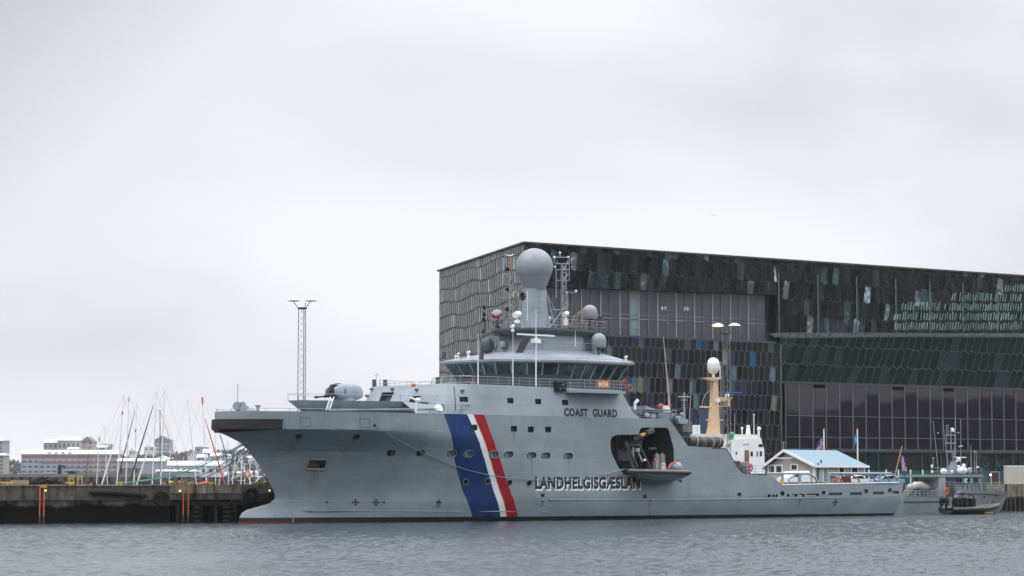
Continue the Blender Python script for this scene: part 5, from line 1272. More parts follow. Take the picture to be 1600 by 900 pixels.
# ground floor: darker glazing with doors
for px, w_ in ((1352, 20), (1372, 12), (1440, 16), (1470, 20), (1510, 14), (1530, 22), (1556, 20), (1582, 14)):
    a_, _ = HF.S(px, 730, rec - .2); mb = MB(); zz1 = cz0 - .7
    mb.prism([pw(a_, rec - .2, 3.4), pw(a_ + w_ * .13, rec - .2, 3.4), pw(a_ + w_ * .13, rec - .2, zz1), pw(a_, rec - .2, zz1)], T(HF.world(0, -.1, 0)) - T(HF.world(0, 0, 0)))
    o = mb.build('entrance_glass', m_gglass if px > 1500 else m_glass, hall)
    mb = MB(); mb.bar(pw(a_, rec - .1, 3.4), pw(a_, rec - .1, zz1), .1, .1); mb.build('door_frame', m_fr_green, o)
# ------------------------------------------------------------------ generic hull loft (a from stern 0 to bow L, t to the viewer)
def loft(L, B, secs, name, m, parent, smooth=40, deck=True):
    """secs: list of (x, [(half_width, z), ... from keel to rail])"""
    mb = MB(); n = len(secs[0][1]); vs = []
    for x, pr in secs:
        vs += [(x, -h, z) for h, z in pr[::-1]] + [(x, h, z) for h, z in pr[1:]]
    k = 2 * n - 1; fs = [(i * k + j, i * k + j + 1, (i + 1) * k + j + 1, (i + 1) * k + j) for i in range(len(secs) - 1) for j in range(k - 1)]
    fs += [tuple(range(k)), tuple(range((len(secs) - 1) * k, len(secs) * k))]
    if deck: fs += [(i * k, i * k + k - 1, (i + 1) * k + k - 1, (i + 1) * k) for i in range(len(secs) - 1)]
    mb.add(vs, fs); return mb.build(name, m, parent, smooth=smooth)
# ------------------------------------------------------------------ rigid inflatable hanging from the davit: bow to the left
bo = SH.world(*[S(983, 737, 9.2)[0], 9.2, 0]); BF = Frame(bo.x, bo.y, 42.0)
rz = SH.S(983, 737, 9.2)[1]
boat = thing('rescue_boat', 'grey rigid rescue boat hanging from the davit in the side of the large ship', 'boat', (bo.x, bo.y, 0), BF.a)
EL = SH.S(1068, 741, 9.2)[0] - SH.S(983, 737, 9.2)[0]; zgun = rz; zk = SH.S(1035, 755.5, 9.2)[1]
m_bh = mat('boat_hull_grey', (.065, .09, .10), .35, var=.2, sc_=2)
secs = []
for u in (0, .04, .1, .2, .35, .5, .7, .88, 1.0):
    x = .25 + u * (EL - .4); hw = 1.15 * math.sin(math.pi / 2 * min(1, u / .42)) ** .7 + .02; kz = zk + (zgun - .25 - zk) * max(0, 1 - u / .38) ** 1.8 + .55 * max(0, (u - .7) / .3)
    secs.append((x, [(0, kz), (hw * .45, kz + (zgun - .1 - kz) * .33), (hw * .88, kz + (zgun - .1 - kz) * .55), (hw, zgun - .12)]))
bh = loft(EL, 2.4, secs, 'hull', m_bh, boat)
mb = MB()
for k_ in (.2, .38): mb.tube([(s[0], -(s[1][1][0] + (s[1][2][0] - s[1][1][0]) * k_) - .015, s[1][1][1] + (s[1][2][1] - s[1][1][1]) * k_) for s in secs[2:]], .025, 4)
mb.build('spray_rail', mat('pale_grey_line', (.30, .34, .36), .5), bh)
mb = MB(); pts = [(-.05, 0, zgun + .12)] + [(s[0], -s[1][3][0] - .05, zgun + .10 - .12 * s[0] / EL) for s in secs[1:]]; mb.tube(pts, .20, 8); mb.tube([(x, -y, z) for x, y, z in pts], .20, 8)
mb.build('collar', mat('collar_grey', (.14, .128, .124), .6, var=.2, dirt=(.09, .07, .06), dirtamt=.5), boat, smooth=60)
mb = MB(); pts2 = [(x, y - .12 if y < 0 else y, z - .14) for x, y, z in pts]; mb.tube(pts2, .05, 5); mb.build('rub_strip', m_black, boat)
def bp(px, py, t_=0.0): v = BF.S(px, py, t_); return Vector((v[0], -t_, v[1]))
# console, seat, screen, engine hood and lines
mb = MB(); c = bp(1008, 731); mb.prism([c + Vector((-.3, -.35, -.4)), c + Vector((.3, -.35, -.4)), c + Vector((.25, -.35, .45)), c + Vector((-.15, -.35, .45))], (0, .7, 0)); mb.build('console', m_black, boat)
mb = MB(); c = bp(1007, 719); mb.sph(c, .17, .17, .14); mb.build('beacon', m_white, boat, smooth=50); mb = MB(); mb.cyl(c + Vector((0, 0, -.12)), c + Vector((0, 0, -.05)), .19); mb.build('beacon_band', m_red, boat)
mb = MB(); c = bp(1024, 727); mb.obox(c, .35, .5, .9); mb.build('seat', m_galv, boat); mb = MB(); c = bp(1023, 719); mb.sph(c, .16, .16, .2); mb.build('headrest', m_red, boat, smooth=50)
mb = MB(); c = bp(1036, 731); mb.tube([c + Vector((-.6, -.3, -.1)), c + Vector((-.5, -.3, .35)), c + Vector((.1, -.3, .3)), c + Vector((.15, -.3, -.2))], .05, 5); mb.tube([c + Vector((-.3, .3, -.1)), c + Vector((-.2, .3, .5)), c + Vector((.4, .3, .4)), c + Vector((.5, .3, -.2))], .05, 5); mb.build('grab_rail', m_galv, boat)
mb = MB(); c = bp(1037, 730); mb.prism([c + Vector((-.25, -.2, -.3)), c + Vector((.3, -.2, -.3)), c + Vector((0, -.2, .5))], (0, .5, 0)); mb.build('windscreen', m_white, boat)
mb = MB(); c = bp(1056, 730); mb.sph(c, .75, .7, .62, 16, 8); mb.build('engine_hood', mat('white_cover', (.30, .30, .31), .5, var=.45, sc_=4), boat, smooth=50)
mb = MB(); mb.tube([bp(1044, 733, .5), bp(1047, 726, .4), bp(1053, 722.5, .3), bp(1061, 723, .2)], .09, 6); mb.build('self_righting_frame', mat('orange_bag', (.5, .10, .05), .6), boat, smooth=50)
mb = MB(); c = bp(1059, 719); mb.cyl(c, c + Vector((0, 0, -.5)), .04); mb.sph(c, .09); mb.build('mast_light', mat('navy_paint', (.02, .05, .12), .5), boat)
mb = MB(); c = bp(1062, 751); mb.obox(c, .5, .15, .12); mb.cyl(c + Vector((.15, 0, -.2)), c + Vector((.2, 0, .1)), .1); mb.build('outdrive', m_black, boat)
mb = MB(); mb.tube([bp(984, 734, .2), SH.Mi.inverted() and (BF.Mi @ (SH.M @ SH.P(974, 733, 8.05))), (BF.Mi @ (SH.M @ SH.P(945, 741, 8.05)))], .03, 4); mb.build('painter_line', mat('pale_rope', (.4, .42, .42), .8), boat)

# ------------------------------------------------------------------ small patrol vessel at the right
vo = W(1409, 802.5, 308.0); VF = Frame(vo.x, vo.y, 41.0); vc = VF
pv = thing('coastguard_cutter', 'small grey patrol boat with stern deck gear and orange life ring, behind the black inflatable', 'boat', (vo.x, vo.y, 0), VF.a)
VP = lambda px, py, t_=0.0: VF.P(px, py, t_)
LV = VF.S(1560, 800, 0)[0]; LB = VF.S(1573, 771, 0)[0]
za = VF.S(1440, 777, 2.6)[1]; zm = VF.S(1475, 765, 2.6)[1]; zf = VF.S(1569, 770, 0)[1]
sheer = lambda x: za if x < LB * .34 else (za + (zm - za) * (x - LB * .34) / (LB * .07) if x < LB * .41 else zm + (zf - zm) * ((x - LB * .41) / (LB * .59)) ** 1.4)
secs = []
for u in (-.13, 0, .1, .2, .335, .34, .41, .5, .6, .7, .8, .88, .94, .98, 1.0):
    x = u * LB; zt_2 = sheer(x); hw = 2.75 * (1 - max(0, (u - .55) / .45) ** 2.2) ** .8 + .02; wl = 2.5 * (1 - max(0, (min(u, .95) - .4) / .55) ** 1.7) + .01
    rake = (LB - LV) * max(0, (u - .8) / .2)
    secs.append((x, [(0, -.6 if u < .9 else -.6 + (zt_2 + .6) * ((u - .9) / .1) ** 1.2 * .9), (wl * .97 * (1 if u < .95 else .2), .0 if u < .9 else (zt_2) * ((u - .9) / .1) * .8), ((wl + hw) / 2, zt_2 * (.55 if u < .9 else .85 + .1 * (u - .9) / .1)), (hw, zt_2)]))
vh = loft(LB, 5.5, secs, 'hull', paint_grey('cutter_grey_paint', (.20, .232, .25)), pv)
mb = MB(); mb.tube([(x, -(pr[3][0] * .5 + pr[2][0] * .5) - .05, pr[2][1] * .35 + pr[3][1] * .65) for x, pr in secs[5:]], .09, 6); mb.tube([(x, -(pr[3][0]), pr[3][1] - .5) for x, pr in secs[:4]], .08, 6); mb.build('fender_strip', m_dark, vh)
vbvh = BVHTree.FromPolygons([VF.M @ v.co for v in vh.data.vertices], [tuple(p.vertices) for p in vh.data.polygons])
def vdecal(name, quad, m, out=.03):
    pts = []
    for x, y in quad:
        h = vbvh.ray_cast(Vector((0, 0, HC)), ray(x, y))
        if h[0] is None: return
        n = h[1] if h[1].dot(ray(x, y)) < 0 else -h[1]; pts.append((VF.Mi @ (h[0] + n * out)))
    mb = MB(); mb.poly(pts); mb.build(name, m, vh)
vdecal('bow_stripe', ((1541, 788), (1543.5, 788), (1548, 782), (1545, 782)), m_fl[2]); vdecal('bow_stripe', ((1543.5, 788), (1544.8, 788), (1549.3, 782), (1548, 782)), m_fl[1]); vdecal('bow_stripe', ((1544.8, 788), (1549, 788), (1552.5, 781.5), (1549.3, 782)), m_fl[0])
for px, py in ((1537.5, 776.5), (1556.5, 774.5)): vdecal('porthole', ((px - 1.3, py + 1.2), (px + 1.3, py + 1.2), (px + 1.3, py - 1.2), (px - 1.3, py - 1.2)), m_glass)
# deckhouse and wheelhouse
m_vg = paint_grey('cutter_upper_paint', (.20, .228, .25))
def vbox(x0, x1, y0, y1, t0, t1, name, m, par=pv, taper=0.0):
    a0, z0 = VF.S(x0, y1, t0); a1, _ = VF.S(x1, y1, t0); _, z1 = VF.S(x0, y0, t0); mb = MB(); mb.frus([(a0, -t0), (a1, -t0), (a1, -t1), (a0, -t1)], z0, [(a0 + taper * .3, -t0 + taper * .3), (a1 - taper, -t0 + taper * .3), (a1 - taper, -t1 - taper * .3), (a0 + taper * .3, -t1 - taper * .3)], z1); return mb.build(name, m, par)
vbox(1468, 1541, 743, 777, 2.1, -2.1, 'deckhouse', m_greyd, taper=.1)
wh = vbox(1494, 1537, 746, 773, 2.15, -2.15, 'wheelhouse', m_vg, taper=.35)
vbox(1452, 1536, 741.5, 745.5, 2.35, -2.35, 'roof_deck', m_vg)
vbox(1467, 1478, 746, 776, 2.3, -1.0, 'ladder_trunk', m_greyl); vbox(1480, 1490, 746, 776, 2.16, 1.9, 'door', m_dark)
for x0, x1 in ((1499, 1503), (1504.5, 1508), (1509.5, 1514), (1516, 1521), (1523, 1527.5), (1529, 1533.5)): vbox(x0, x1, 747.2, 755, 2.33, 2.2, 'window', m_pale_glass if x0 in (1504.5, 1516, 1529) else m_gglass, wh)
for x0, x1, m_ in ((1497, 1500.5, m_fl[0]), (1508.5, 1512, m_white)): vbox(x0, x1, 747.2, 755, 2.33, 2.2, 'window_panel', m_, wh)
for x in (1505, 1512, 1518.5, 1525, 1531): vbox(x, x + .5, 758, 771, 2.2, 2.1, 'panel_seam', m_dark, wh)
mb = MB(); mb.rail([VP(1455, 740.5, 2.2), VP(1535, 740.5, 2.2)], .75, 1.2, 2, .022); mb.build('railing', m_galv, pv)
mb = MB(); mb.rail([VP(1475, 765, 2.6), VP(1500, 766, 2.6), VP(1540, 766.5, 2.4), VP(1565, 765, 1.2)], .95, 1.0, 3, .022); mb.rail([VP(1412, 779, 2.6), VP(1462, 779, 2.6), VP(1475, 766, 2.6)], .95, .8, 3, .03); mb.rail([VP(1409, 785, 2.6), VP(1425, 767, 2.3)], .9, .8, 3, .03); mb.build('railing', m_galv, pv)
mb = MB(); mb.frus([(VP(1484, 740, 0).x, -.45), (VP(1496, 740, 0).x, -.45), (VP(1496, 740, 0).x, .45), (VP(1484, 740, 0).x, .45)], VP(1490, 741).z, [(VP(1488, 740, 0).x, -.25), (VP(1492, 740, 0).x, -.25), (VP(1492, 740, 0).x, .25), (VP(1488, 740, 0).x, .25)], VP(1490, 721).z)
mb.cyl(VP(1490.5, 722), VP(1486, 700), .13, .1); mb.cyl(VP(1486, 700), VP(1485.5, 668), .09, .07)
for x0, x1, y in ((1478, 1492, 680), (1477, 1493, 692.5), (1478, 1491, 706), (1489, 1494, 710)): mb.cyl(VP(x0, y), VP(x1, y), .08)
for x, y0, y1 in ((1478, 692, 707), (1493, 680, 692), (1493, 699, 710), (1479, 664, 692), (1480, 706, 735), (1481.5, 663, 680)): mb.cyl(VP(x, y0), VP(x, y1), .05)
vm = mb.build('mast', m_vg, pv)
mb = MB(); mb.dome(VP(1488, 672), .28, 12); mb.sph(VP(1465.8, 676.5), .08); mb.sph(VP(1497.5, 676), .08); mb.build('satellite_dome', m_white, vm, smooth=50)
mb = MB(); mb.obox(VP(1500, 714.5), 2.4, .15, .12); mb.cyl(VP(1497, 720), VP(1497, 715), .2); mb.sph(VP(1497.5, 717.5), .28, .28, .25); mb.cyl(VP(1489, 722), VP(1500, 720), .08); mb.build('radar', m_white, vm, smooth=40)
for px, py, rx, rz_ in ((1474.5, 736.5, .55, .38), (1503, 735, .85, .5), (1506, 727.5, .3, .25), (1487.5, 737, .25, .2), (1456, 728.5, .16, .22), (1456.5, 737, .2, .18), (1527.5, 730, .16, .16), (1498, 729, .2, .2)):
    c = VP(px, py, 1.2); mb = MB(); mb.sph(c, rx, rx * .7, rz_); mb.build('raft_canister' if rx > .5 else 'deck_light', m_white, pv, smooth=50)
c = VP(1515, 735, 1.0); mb = MB(); mb.sph(c, .35, .3, .4); mb.build('compass_housing', mat('mint_cover', (.30, .45, .40), .5, var=.3, sc_=5), pv, smooth=50)
for x0, y0, x1, y1 in ((1466, 733, 1458, 657), (1482, 733, 1473, 657), (1501.5, 740, 1501, 655), (1517.5, 733, 1517, 695), (1523, 736, 1523, 706), (1525.5, 736, 1526.5, 705), (1491, 715, 1493, 652), (1458, 730, 1458, 716)):
    mb = MB(); mb.cyl(VP(x0, y0, 1), VP(x1, y1, 1), .045, .03, 6)
    if x0 in (1501.5,): mb.cyl(VP(1498, 698, 1), VP(1504, 697, 1), .1)
    if x0 in (1523, 1458): mb.sph(VP(x1, y1, 1), .12)
    mb.build('whip_aerial', m_galv, pv)
c = VP(1478.5, 767.5, 2.8); mb = MB(); mb.lathe(c, [(.26, -.06), (.42, -.06), (.46, 0), (.42, .06), (.26, .06), (.24, 0)], 14, Matrix.Rotation(R(90), 3, 'X'), ring=True); mb.build('life_ring', mat('orange_ring', (.68, .10, .04), .5, var=.1), pv, smooth=50)
# stern deck gear: covered tender, crane, nets
mb = MB(); pts = []
for i in range(9): pts.append(VP(1417 + i * 4.3, 760.5 - (1.8 if 2 < i < 6 else 0) + (1.0 if i in (0, 8) else 0), 1.0))
mb.tube(pts, [.18, .34, .42, .5, .48, .52, .46, .4, .25], 9); mb.build('covered_tender', mat('canvas_cover', (.40, .38, .35), .85, var=.25, sc_=2, bump=.4), pv, smooth=50)
mb = MB()
for a_, b_ in (((1444, 769), (1455, 751)), ((1452, 773), (1456, 748)), ((1449, 751), (1459, 768))): mb.tube([VP(*a_, .6), VP((a_[0] + b_[0]) / 2 + 1, (a_[1] + b_[1]) / 2, .6), VP(*b_, .6)], [.25, .38, .18], 7)
mb.build('folded_crane', mat('crane_grey', (.24, .23, .22), .6, var=.3), pv, smooth=50)
mb = MB(); mb.sph(VP(1461.5, 757.5), .4, .35, .55); mb.build('white_float', m_white, pv, smooth=50)
mb = MB(); mb.sph(VP(1462, 765), .5, .4, .6); mb.build('red_float', mat('dark_red_float', (.2, .02, .02), .6), pv, smooth=50)
rj = random.Random(3); 
mb = MB()
for i in range(22): mb.sph(VP(rj.uniform(1414, 1436), rj.uniform(768, 776), rj.uniform(-1, 1.5)), rj.uniform(.2, .45), .3, rj.uniform(.15, .3), 8, 5)
mb.build('net_heap', mat('green_net', (.07, .14, .12), .9, var=.6, sc_=4), pv)
mb = MB()
for i in range(10): mb.sph(VP(rj.uniform(1428, 1452), rj.uniform(764, 772), rj.uniform(-1, 1.5)), rj.uniform(.2, .4), .3, .3, 8, 5)
mb.build('rope_heap', mat('brown_rope', (.10, .08, .07), .9, var=.5, sc_=4), pv)
# ------------------------------------------------------------------ black inflatable alongside
ro = W(1462, 802.5, 300.0); RF = Frame(ro.x, ro.y, 40.0); RP = lambda px, py, t_=0.0: RF.P(px, py, t_)
rib = thing('inflatable_boat', 'black inflatable boat with twin outboards moored along the small grey patrol boat', 'boat', (ro.x, ro.y, 0), RF.a)
LR = RF.S(1561, 790, 0)[0]; x0_ = RF.S(1478, 790, 0)[0]
mb = MB(); pt = [(x0_, -1.0, .62), (x0_ + 3, -1.05, .62), (LR * .72, -1.0, .68), (LR * .86, -.75, .9), (LR * .95, -.4, 1.05), (LR, 0, 1.12)]
mb.tube(pt, [.26, .3, .3, .3, .27, .22], 10); mb.tube([(x, -y, z) for x, y, z in pt], [.26, .3, .3, .3, .27, .22], 10); mb.build('tube', mat('inflatable_black', (.02, .021, .023), .4, var=.2), rib, smooth=60)
secs = [(x0_ + (LR - x0_) * u, [(0, -.35 + 1.2 * max(0, u - .6) ** 1.2 / .33), (.5 * (1 - max(0, u - .5) ** 2 * 3), .0 + max(0, u - .6) * 1.8), (.95 * (1 - max(0, u - .6) ** 2 * 5), .45 + max(0, u - .7) * 1.2)]) for u in (0, .3, .6, .75, .9, .97)]
loft(LR, 2, secs, 'hull', m_dark, rib); 
for dx, t_ in ((1471.5, .5), (1479.5, .9)):
    b = RP(dx, 785, t_); mb = MB(); mb.sph(b + Vector((0, 0, .15)), .38, .3, .62, 12, 8); mb.cyl(b + Vector((-.1, 0, -.3)), b + Vector((-.3, 0, -1.3)), .17, .12); eng = mb.build('outboard_engine', m_black, rib, smooth=50)
    mb = MB(); mb.cyl(b + Vector((0, 0, -.18)), b + Vector((0, 0, -.13)), .36, n=12); mb.build('engine_band', m_greyd, eng)
mb = MB(); mb.rail([], 1) if False else None
for x, y0 in ((1489, 772), (1504, 772), (1514, 770), (1521, 775)): mb.cyl(RP(x, y0, .6), RP(x, 793, .6), .06); mb.cyl(RP(x, y0, -.6), RP(x, 793, -.6), .06)
mb.tube([RP(1489, 780, .6), RP(1490, 773, .6), RP(1504, 770, .6), RP(1521, 775, .6)], .05, 5); mb.build('roll_bar', m_black, rib)
mb = MB(); mb.obox(RP(1509, 772, 0), 2.0, 1.5, .16); mb.build('canopy', m_dark, rib); 
mb = MB()
for x in (1493, 1500, 1508): c = RP(x, 788, .3); mb.obox(c, .55, .7, 1.0); mb.sph(c + Vector((0, 0, .6)), .28, .3, .25)
mb.obox(RP(1517, 786, .2), .8, .9, 1.1); mb.build('jockey_seats', m_black, rib)
mb = MB(); c = RP(1545, 800.5, .85); mb.obox(c, 1.6, .05, .14); mb.build('yellow_patch', m_yel, rib)

# ------------------------------------------------------------------ white ship with the cream mast, in the basin behind the quay
to = W(1105, 760, 372.0); TF = Frame(to.x, to.y, 30.0); TP = lambda px, py, t_=0.0: TF.P(px, py, t_)
tug = thing('rescue_vessel', 'white vessel with cream mast, white dome and brown door behind the quay house', 'ship', (to.x, to.y, 0), TF.a)
x0t, x1t = TF.S(1040, 740, 3)[0], TF.S(1250, 740, 3)[0]
loft(30, 8, [(x0t + (x1t - x0t) * u, [(0, -1), (3.2 * (1 - max(0, u - .6) ** 2 * 4), 0), (3.9 * (1 - max(0, u - .7) ** 2 * 8), 3.6 + max(0, u - .5) * 1.5)]) for u in (0, .2, .5, .7, .85, .97)], 'hull', m_white, tug)
mb = MB(); a0, z0 = TF.S(1143, 740, 3.0); a1, z1 = TF.S(1194, 684, 3.0); am = TF.S(1189, 684, 3.0)[0]; az = TF.S(1143, 686, 3.0)[1]
mb.prism([(a0, -3, z0), (a1 + .1, -3, z0), (a1, -3, z0 + 3.6), (am, -3, z1), (TF.S(1160, 0, 3)[0], -3, z1 - .15), (a0, -3, az - .1)], (0, 6, 0)); sup = mb.build('superstructure', m_white, tug)
mb = MB(); a2, z2 = TF.S(1127, 697, 2.5); mb.prism([(a2, -2.6, z0), (a0, -2.6, z0), (a0, -2.6, az - .6), (a2, -2.6, z2)], (0, 5.2, 0)); mb.build('superstructure_step', m_white, tug)
mb = MB(); b0_, zb0 = TF.S(1085, 700, 2.2); b1_, zb1 = TF.S(1186, 679, 2.2); mb.box(b0_, b1_, -2.2, 2.2, z0, zb1); mb.build('upper_bulwark', mat('cream_white', (.62, .62, .57), .5, var=.15), tug)
def tdec(name, x0, x1, y0, y1, m, t_=3.03):
    c = [TP(x0, y1, t_), TP(x1, y1, t_), TP(x1, y0, t_), TP(x0, y0, t_)]; mb = MB(); mb.prism(c, (0, .06, 0)); return mb.build(name, m, sup)
dr = tdec('door', 1163.5, 1170.5, 703.5, 722, mat('brown_door', (.24, .07, .03), .5, var=.2)); 
tdec('door_window', 1165.6, 1168.5, 707, 712, m_pale_glass, 3.06)
for x0, x1, y0, y1, m_ in ((1149.5, 1151.5, 706, 711, m_glass), (1173, 1176.5, 705.5, 713, m_gglass), (1182, 1185, 705, 713, m_pale_glass), (1187.5, 1190.5, 705, 713, m_glass), (1185.5, 1192, 694, 698.5, m_black)): tdec('window', x0, x1, y0, y1, m_)
q0, q1 = TP(1134.5, 699, 2.64), TP(1143, 693, 2.64)
text_part('lettering', '131', lambda u, v: (q0.x + (q1.x - q0.x) * u, q0.y - .03, q0.z + (q1.z - q0.z) * v), m_mark, tug, .02)
q2, q3_ = TP(1161.5, 695, 3.05), TP(1171, 693.3, 3.05); mb = MB(); mb.prism([(q2.x, q2.y, q2.z), (q3_.x, q2.y, q2.z), (q3_.x, q2.y, q3_.z), (q2.x, q2.y, q3_.z)], (0, .03, 0)); mb.build('name_plate', mat('grey_plate', (.35, .35, .36), .5), sup)
m_cream = mat('cream_mast_paint', (.62, .42, .26), .5, var=.1)
mb = MB(); md = [(1105, 1123, 681), (1108.5, 1122, 660), (1111, 1121, 630), (1112.5, 1119.5, 592)]; vs = []
for x0, x1, y in md:
    a, b = TP(x0, y, .0), TP(x1, y, .0); 
    for yy_ in (-.4, .4): vs += [(a.x, yy_, a.z), (b.x, yy_, b.z)]
mb.add(vs, [(i * 4 + p, i * 4 + q2_, (i + 1) * 4 + q2_, (i + 1) * 4 + p) for i in range(3) for p, q2_ in ((0, 1), (1, 3), (3, 2), (2, 0))] + [(0, 2, 3, 1), (12, 13, 15, 14)])
cm = mb.build('mast', m_cream, tug)
mb = MB(); mb.prism([TP(1098, 590, .6), TP(1129, 589, .6), TP(1126, 593, .6), TP(1113, 595, .6)], (0, 1.2, 0)); mb.prism([TP(1119, 620, .5), TP(1145, 621, .5), TP(1142, 624, .5), TP(1120, 629, .5)], (0, 1, 0)); mb.prism([TP(1136, 621, .5), TP(1142, 621, .5), TP(1141, 633, .5), TP(1137, 633, .5)], (0, 1, 0)); mb.bar(TP(1091, 635.5), TP(1113, 636.5), .25); mb.bar(TP(1093, 656), TP(1112, 656.5), .22); mb.bar(TP(1121, 635), TP(1141, 634), .18); mb.bar(TP(1121, 657), TP(1130, 656), .22); mb.split('platform', m_cream, cm)
mb = MB(); c = TP(1114.5, 568.5); mb.dome(c, .95, 18, 1.0, .5); mb.cyl(c + Vector((0, 0, -2.1)), c + Vector((0, 0, -1)), .2, .3); mb.build('satellite_dome', m_white, cm, smooth=50)
mb = MB(); mb.bar(TP(1120, 612.5), TP(1159, 613.5), .25, .2); mb.build('scanner_bar', mat('blue_paint', (.015, .10, .30), .4), cm)
mb = MB(); c = TP(1136, 618); mb.sph(c, .4, .4, .3); mb.obox(TP(1121, 626, .5), .6, .4, .5); mb.sph(TP(1136, 618), .3); mb.build('radar_housing', m_white, cm, smooth=50)
mb = MB(); mb.sph(TP(1091, 635), .22); mb.cyl(TP(1130, 669), TP(1131, 640), .07); mb.sph(TP(1130, 645), .4, .3, .3); mb.sph(TP(1094, 644), .3, .3, .6, 8, 6); mb.build('mast_lamp', m_dark, cm)
mb = MB(); mb.tube([TP(1112, 609), TP(1103, 615), TP(1098, 626), TP(1097, 634)], .05, 5); mb.build('cable', m_galv, cm)
mb = MB(); mb.sph(TP(1143, 679.5, 2.5), .42, .42, .5); mb.cyl(TP(1143, 688, 2.5), TP(1143, 680, 2.5), .36); mb.build('green_buoy', mat('green_plastic', (.01, .30, .18), .4, var=.1), tug, smooth=50)
for x, y0, y1, r_, b_ in ((1126.5, 720, 565, .05, 0), (1106, 590, 563, .04, 0), (1125, 590, 572, .06, 0), (1148, 680, 645, .04, 0), (1159.5, 688, 669, .09, 1), (1178, 690, 648, .06, 1), (1184.5, 690, 666, .07, 0), (1186, 684, 670, .14, 1), (1095, 690, 640, .05, 0)):
    mb = MB(); mb.cyl(TP(x, y0, 1.5), TP(x, y1, 1.5), r_, n=6)
    if b_: mb.sph(TP(x, y1, 1.5), r_ * 2.2)
    mb.build('whip_aerial', m_white if r_ > .055 else m_galv, tug)
mb = MB(); c = TP(1169, 667, 1.5); mb.sph(c, .28, .28, .3); mb.cyl(c, TP(1169, 679, 1.5), .25, .4); mb.build('searchlight', m_white, tug, smooth=50)
for x0, x1, m_ in ((1090, 1094, m_white), (1096, 1103, mat('navy_gear', (.02, .05, .11), .5)), (1085, 1089, m_white)):
    vb = MB(); a, b = TP(x0, 690, 2), TP(x1, 664 if m_ == m_white else 640, 2); vb.box(a.x, b.x, a.y, a.y + .5, a.z, b.z); vb.build('deck_locker', m_, tug)

# ------------------------------------------------------------------ quay house with the blue roof
ho = SH.Mi @ Vector((0, 0, 0)); corner = W(1272, 755, 322.0); corner.z = 0
H2 = Frame(corner.x, corner.y, 42.0); HP = lambda px, py, t_=0.0: H2.P(px, py, t_)
hs = thing('quay_house', 'small beige house with light blue roof and white trim on the quay', 'house', (corner.x, corner.y, 0), H2.a)
Lw = H2.S(1350, 740, 0)[0]; zg = 3.35; ze = H2.S(1272, 728, 0)[1]
GL = Frame(corner.x, corner.y, 42.0 - 90.0)     # gable plane: a runs along -Y of the house frame
# gable width from its left edge in view
def gab(px, py):
    d = ray(px, py); o = Vector((0, 0, HC)); k = (H2.o - o).dot(H2.u) / d.dot(H2.u); h = H2.Mi @ (o + d * k); return h.y, h.z
gw = gab(1198, 740)[0]; gp = gab(1228.5, 704.5); zl_ = gab(1198, 731)[1]
m_sid = NT('beige_siding'); p = m_sid.xyz(); ln = m_sid.math('LESS_THAN', m_sid.math('FRACT', m_sid.math('MULTIPLY', m_sid.math('ADD', p['X'], p['Y']), 5.0)), .12)
m_sid.l(m_sid.mix(m_sid.math('MULTIPLY', ln, .25), m_sid.mix(m_sid.noise(2, 4, .6), (.36, .33, .295), (.43, .40, .36)), (.22, .2, .18)), m_sid.b.inputs['Base Color']); m_sid.b.inputs['Roughness'].default_value = .7; m_sid = m_sid.m
mb = MB(); zrdg = gp[1] - .15
mb.prism([(0, 0, zg), (0, gw, zg), (0, gw, zl_), (0, gp[0], zrdg - .15), (0, 0, ze)], (Lw, 0, 0)); wall = mb.build('wall', m_sid, hs)
ov = .5; zrt = gp[1]
def rl(y, s=0): return None
ridge_e = H2.S(1307, 705, -gp[0])[0]
A1, A2 = (-ov, -ov, ze - .15), (Lw + ov, -ov, ze - .15); B1, B2 = (-ov, gw + ov, ze - .15), (Lw + ov, gw + ov, ze - .15); R1, R2 = (-ov, gp[0], zrt), (ridge_e, gp[0], zrt)
B1 = (-ov, gw + ov, zl_ - .2); B2 = (Lw + ov, gw + ov, zl_ - .2)
mb = MB(); up = .16; vs = [A1, A2, B2, B1, R1, R2]; vs2 = [(x, y, z + up) for x, y, z in vs]
mb.add(vs + vs2, [(6, 7, 11, 10), (7, 8, 11), (8, 9, 10, 11), (0, 4, 5, 1), (1, 5, 2), (2, 5, 4, 3), (0, 1, 7, 6), (1, 2, 8, 7), (2, 3, 9, 8), (3, 4, 10, 9), (4, 0, 6, 10)])
t = NT('blue_metal_roof'); p = t.xyz(); ln = t.math('LESS_THAN', t.math('FRACT', t.math('MULTIPLY', p['X'], 2.2)), .1)
t.l(t.mix(t.math('MULTIPLY', ln, .2), t.mix(t.noise(1.2, 4, .6), (.12, .205, .26), (.15, .24, .295)), (.08, .15, .20)), t.b.inputs['Base Color']); t.b.inputs['Roughness'].default_value = .45
rf = mb.build('roof', t.m, hs)
mb = MB(); mb.bar((-ov - .04, -ov, ze), (-ov - .04, gp[0], zrt + .05), .12, .32); mb.bar((-ov - .04, gw + ov, zl_), (-ov - .04, gp[0], zrt + .05), .12, .32); mb.bar((-ov, -ov - .05, ze - .05), (Lw + ov, -ov - .05, ze - .05), .1, .28); mb.bar((0, -.03, zg), (0, -.03, ze - .1), .22, .22); mb.bar((Lw, -.03, zg), (Lw, -.03, ze - .1), .2, .2)
for y in (gp[0],): mb.bar((-ov - .1, y - 1.6, zrt - .95), (-ov - .1, y + 1.6, zrt - .95), .08, .12)
mb.build('trim', m_white, hs)
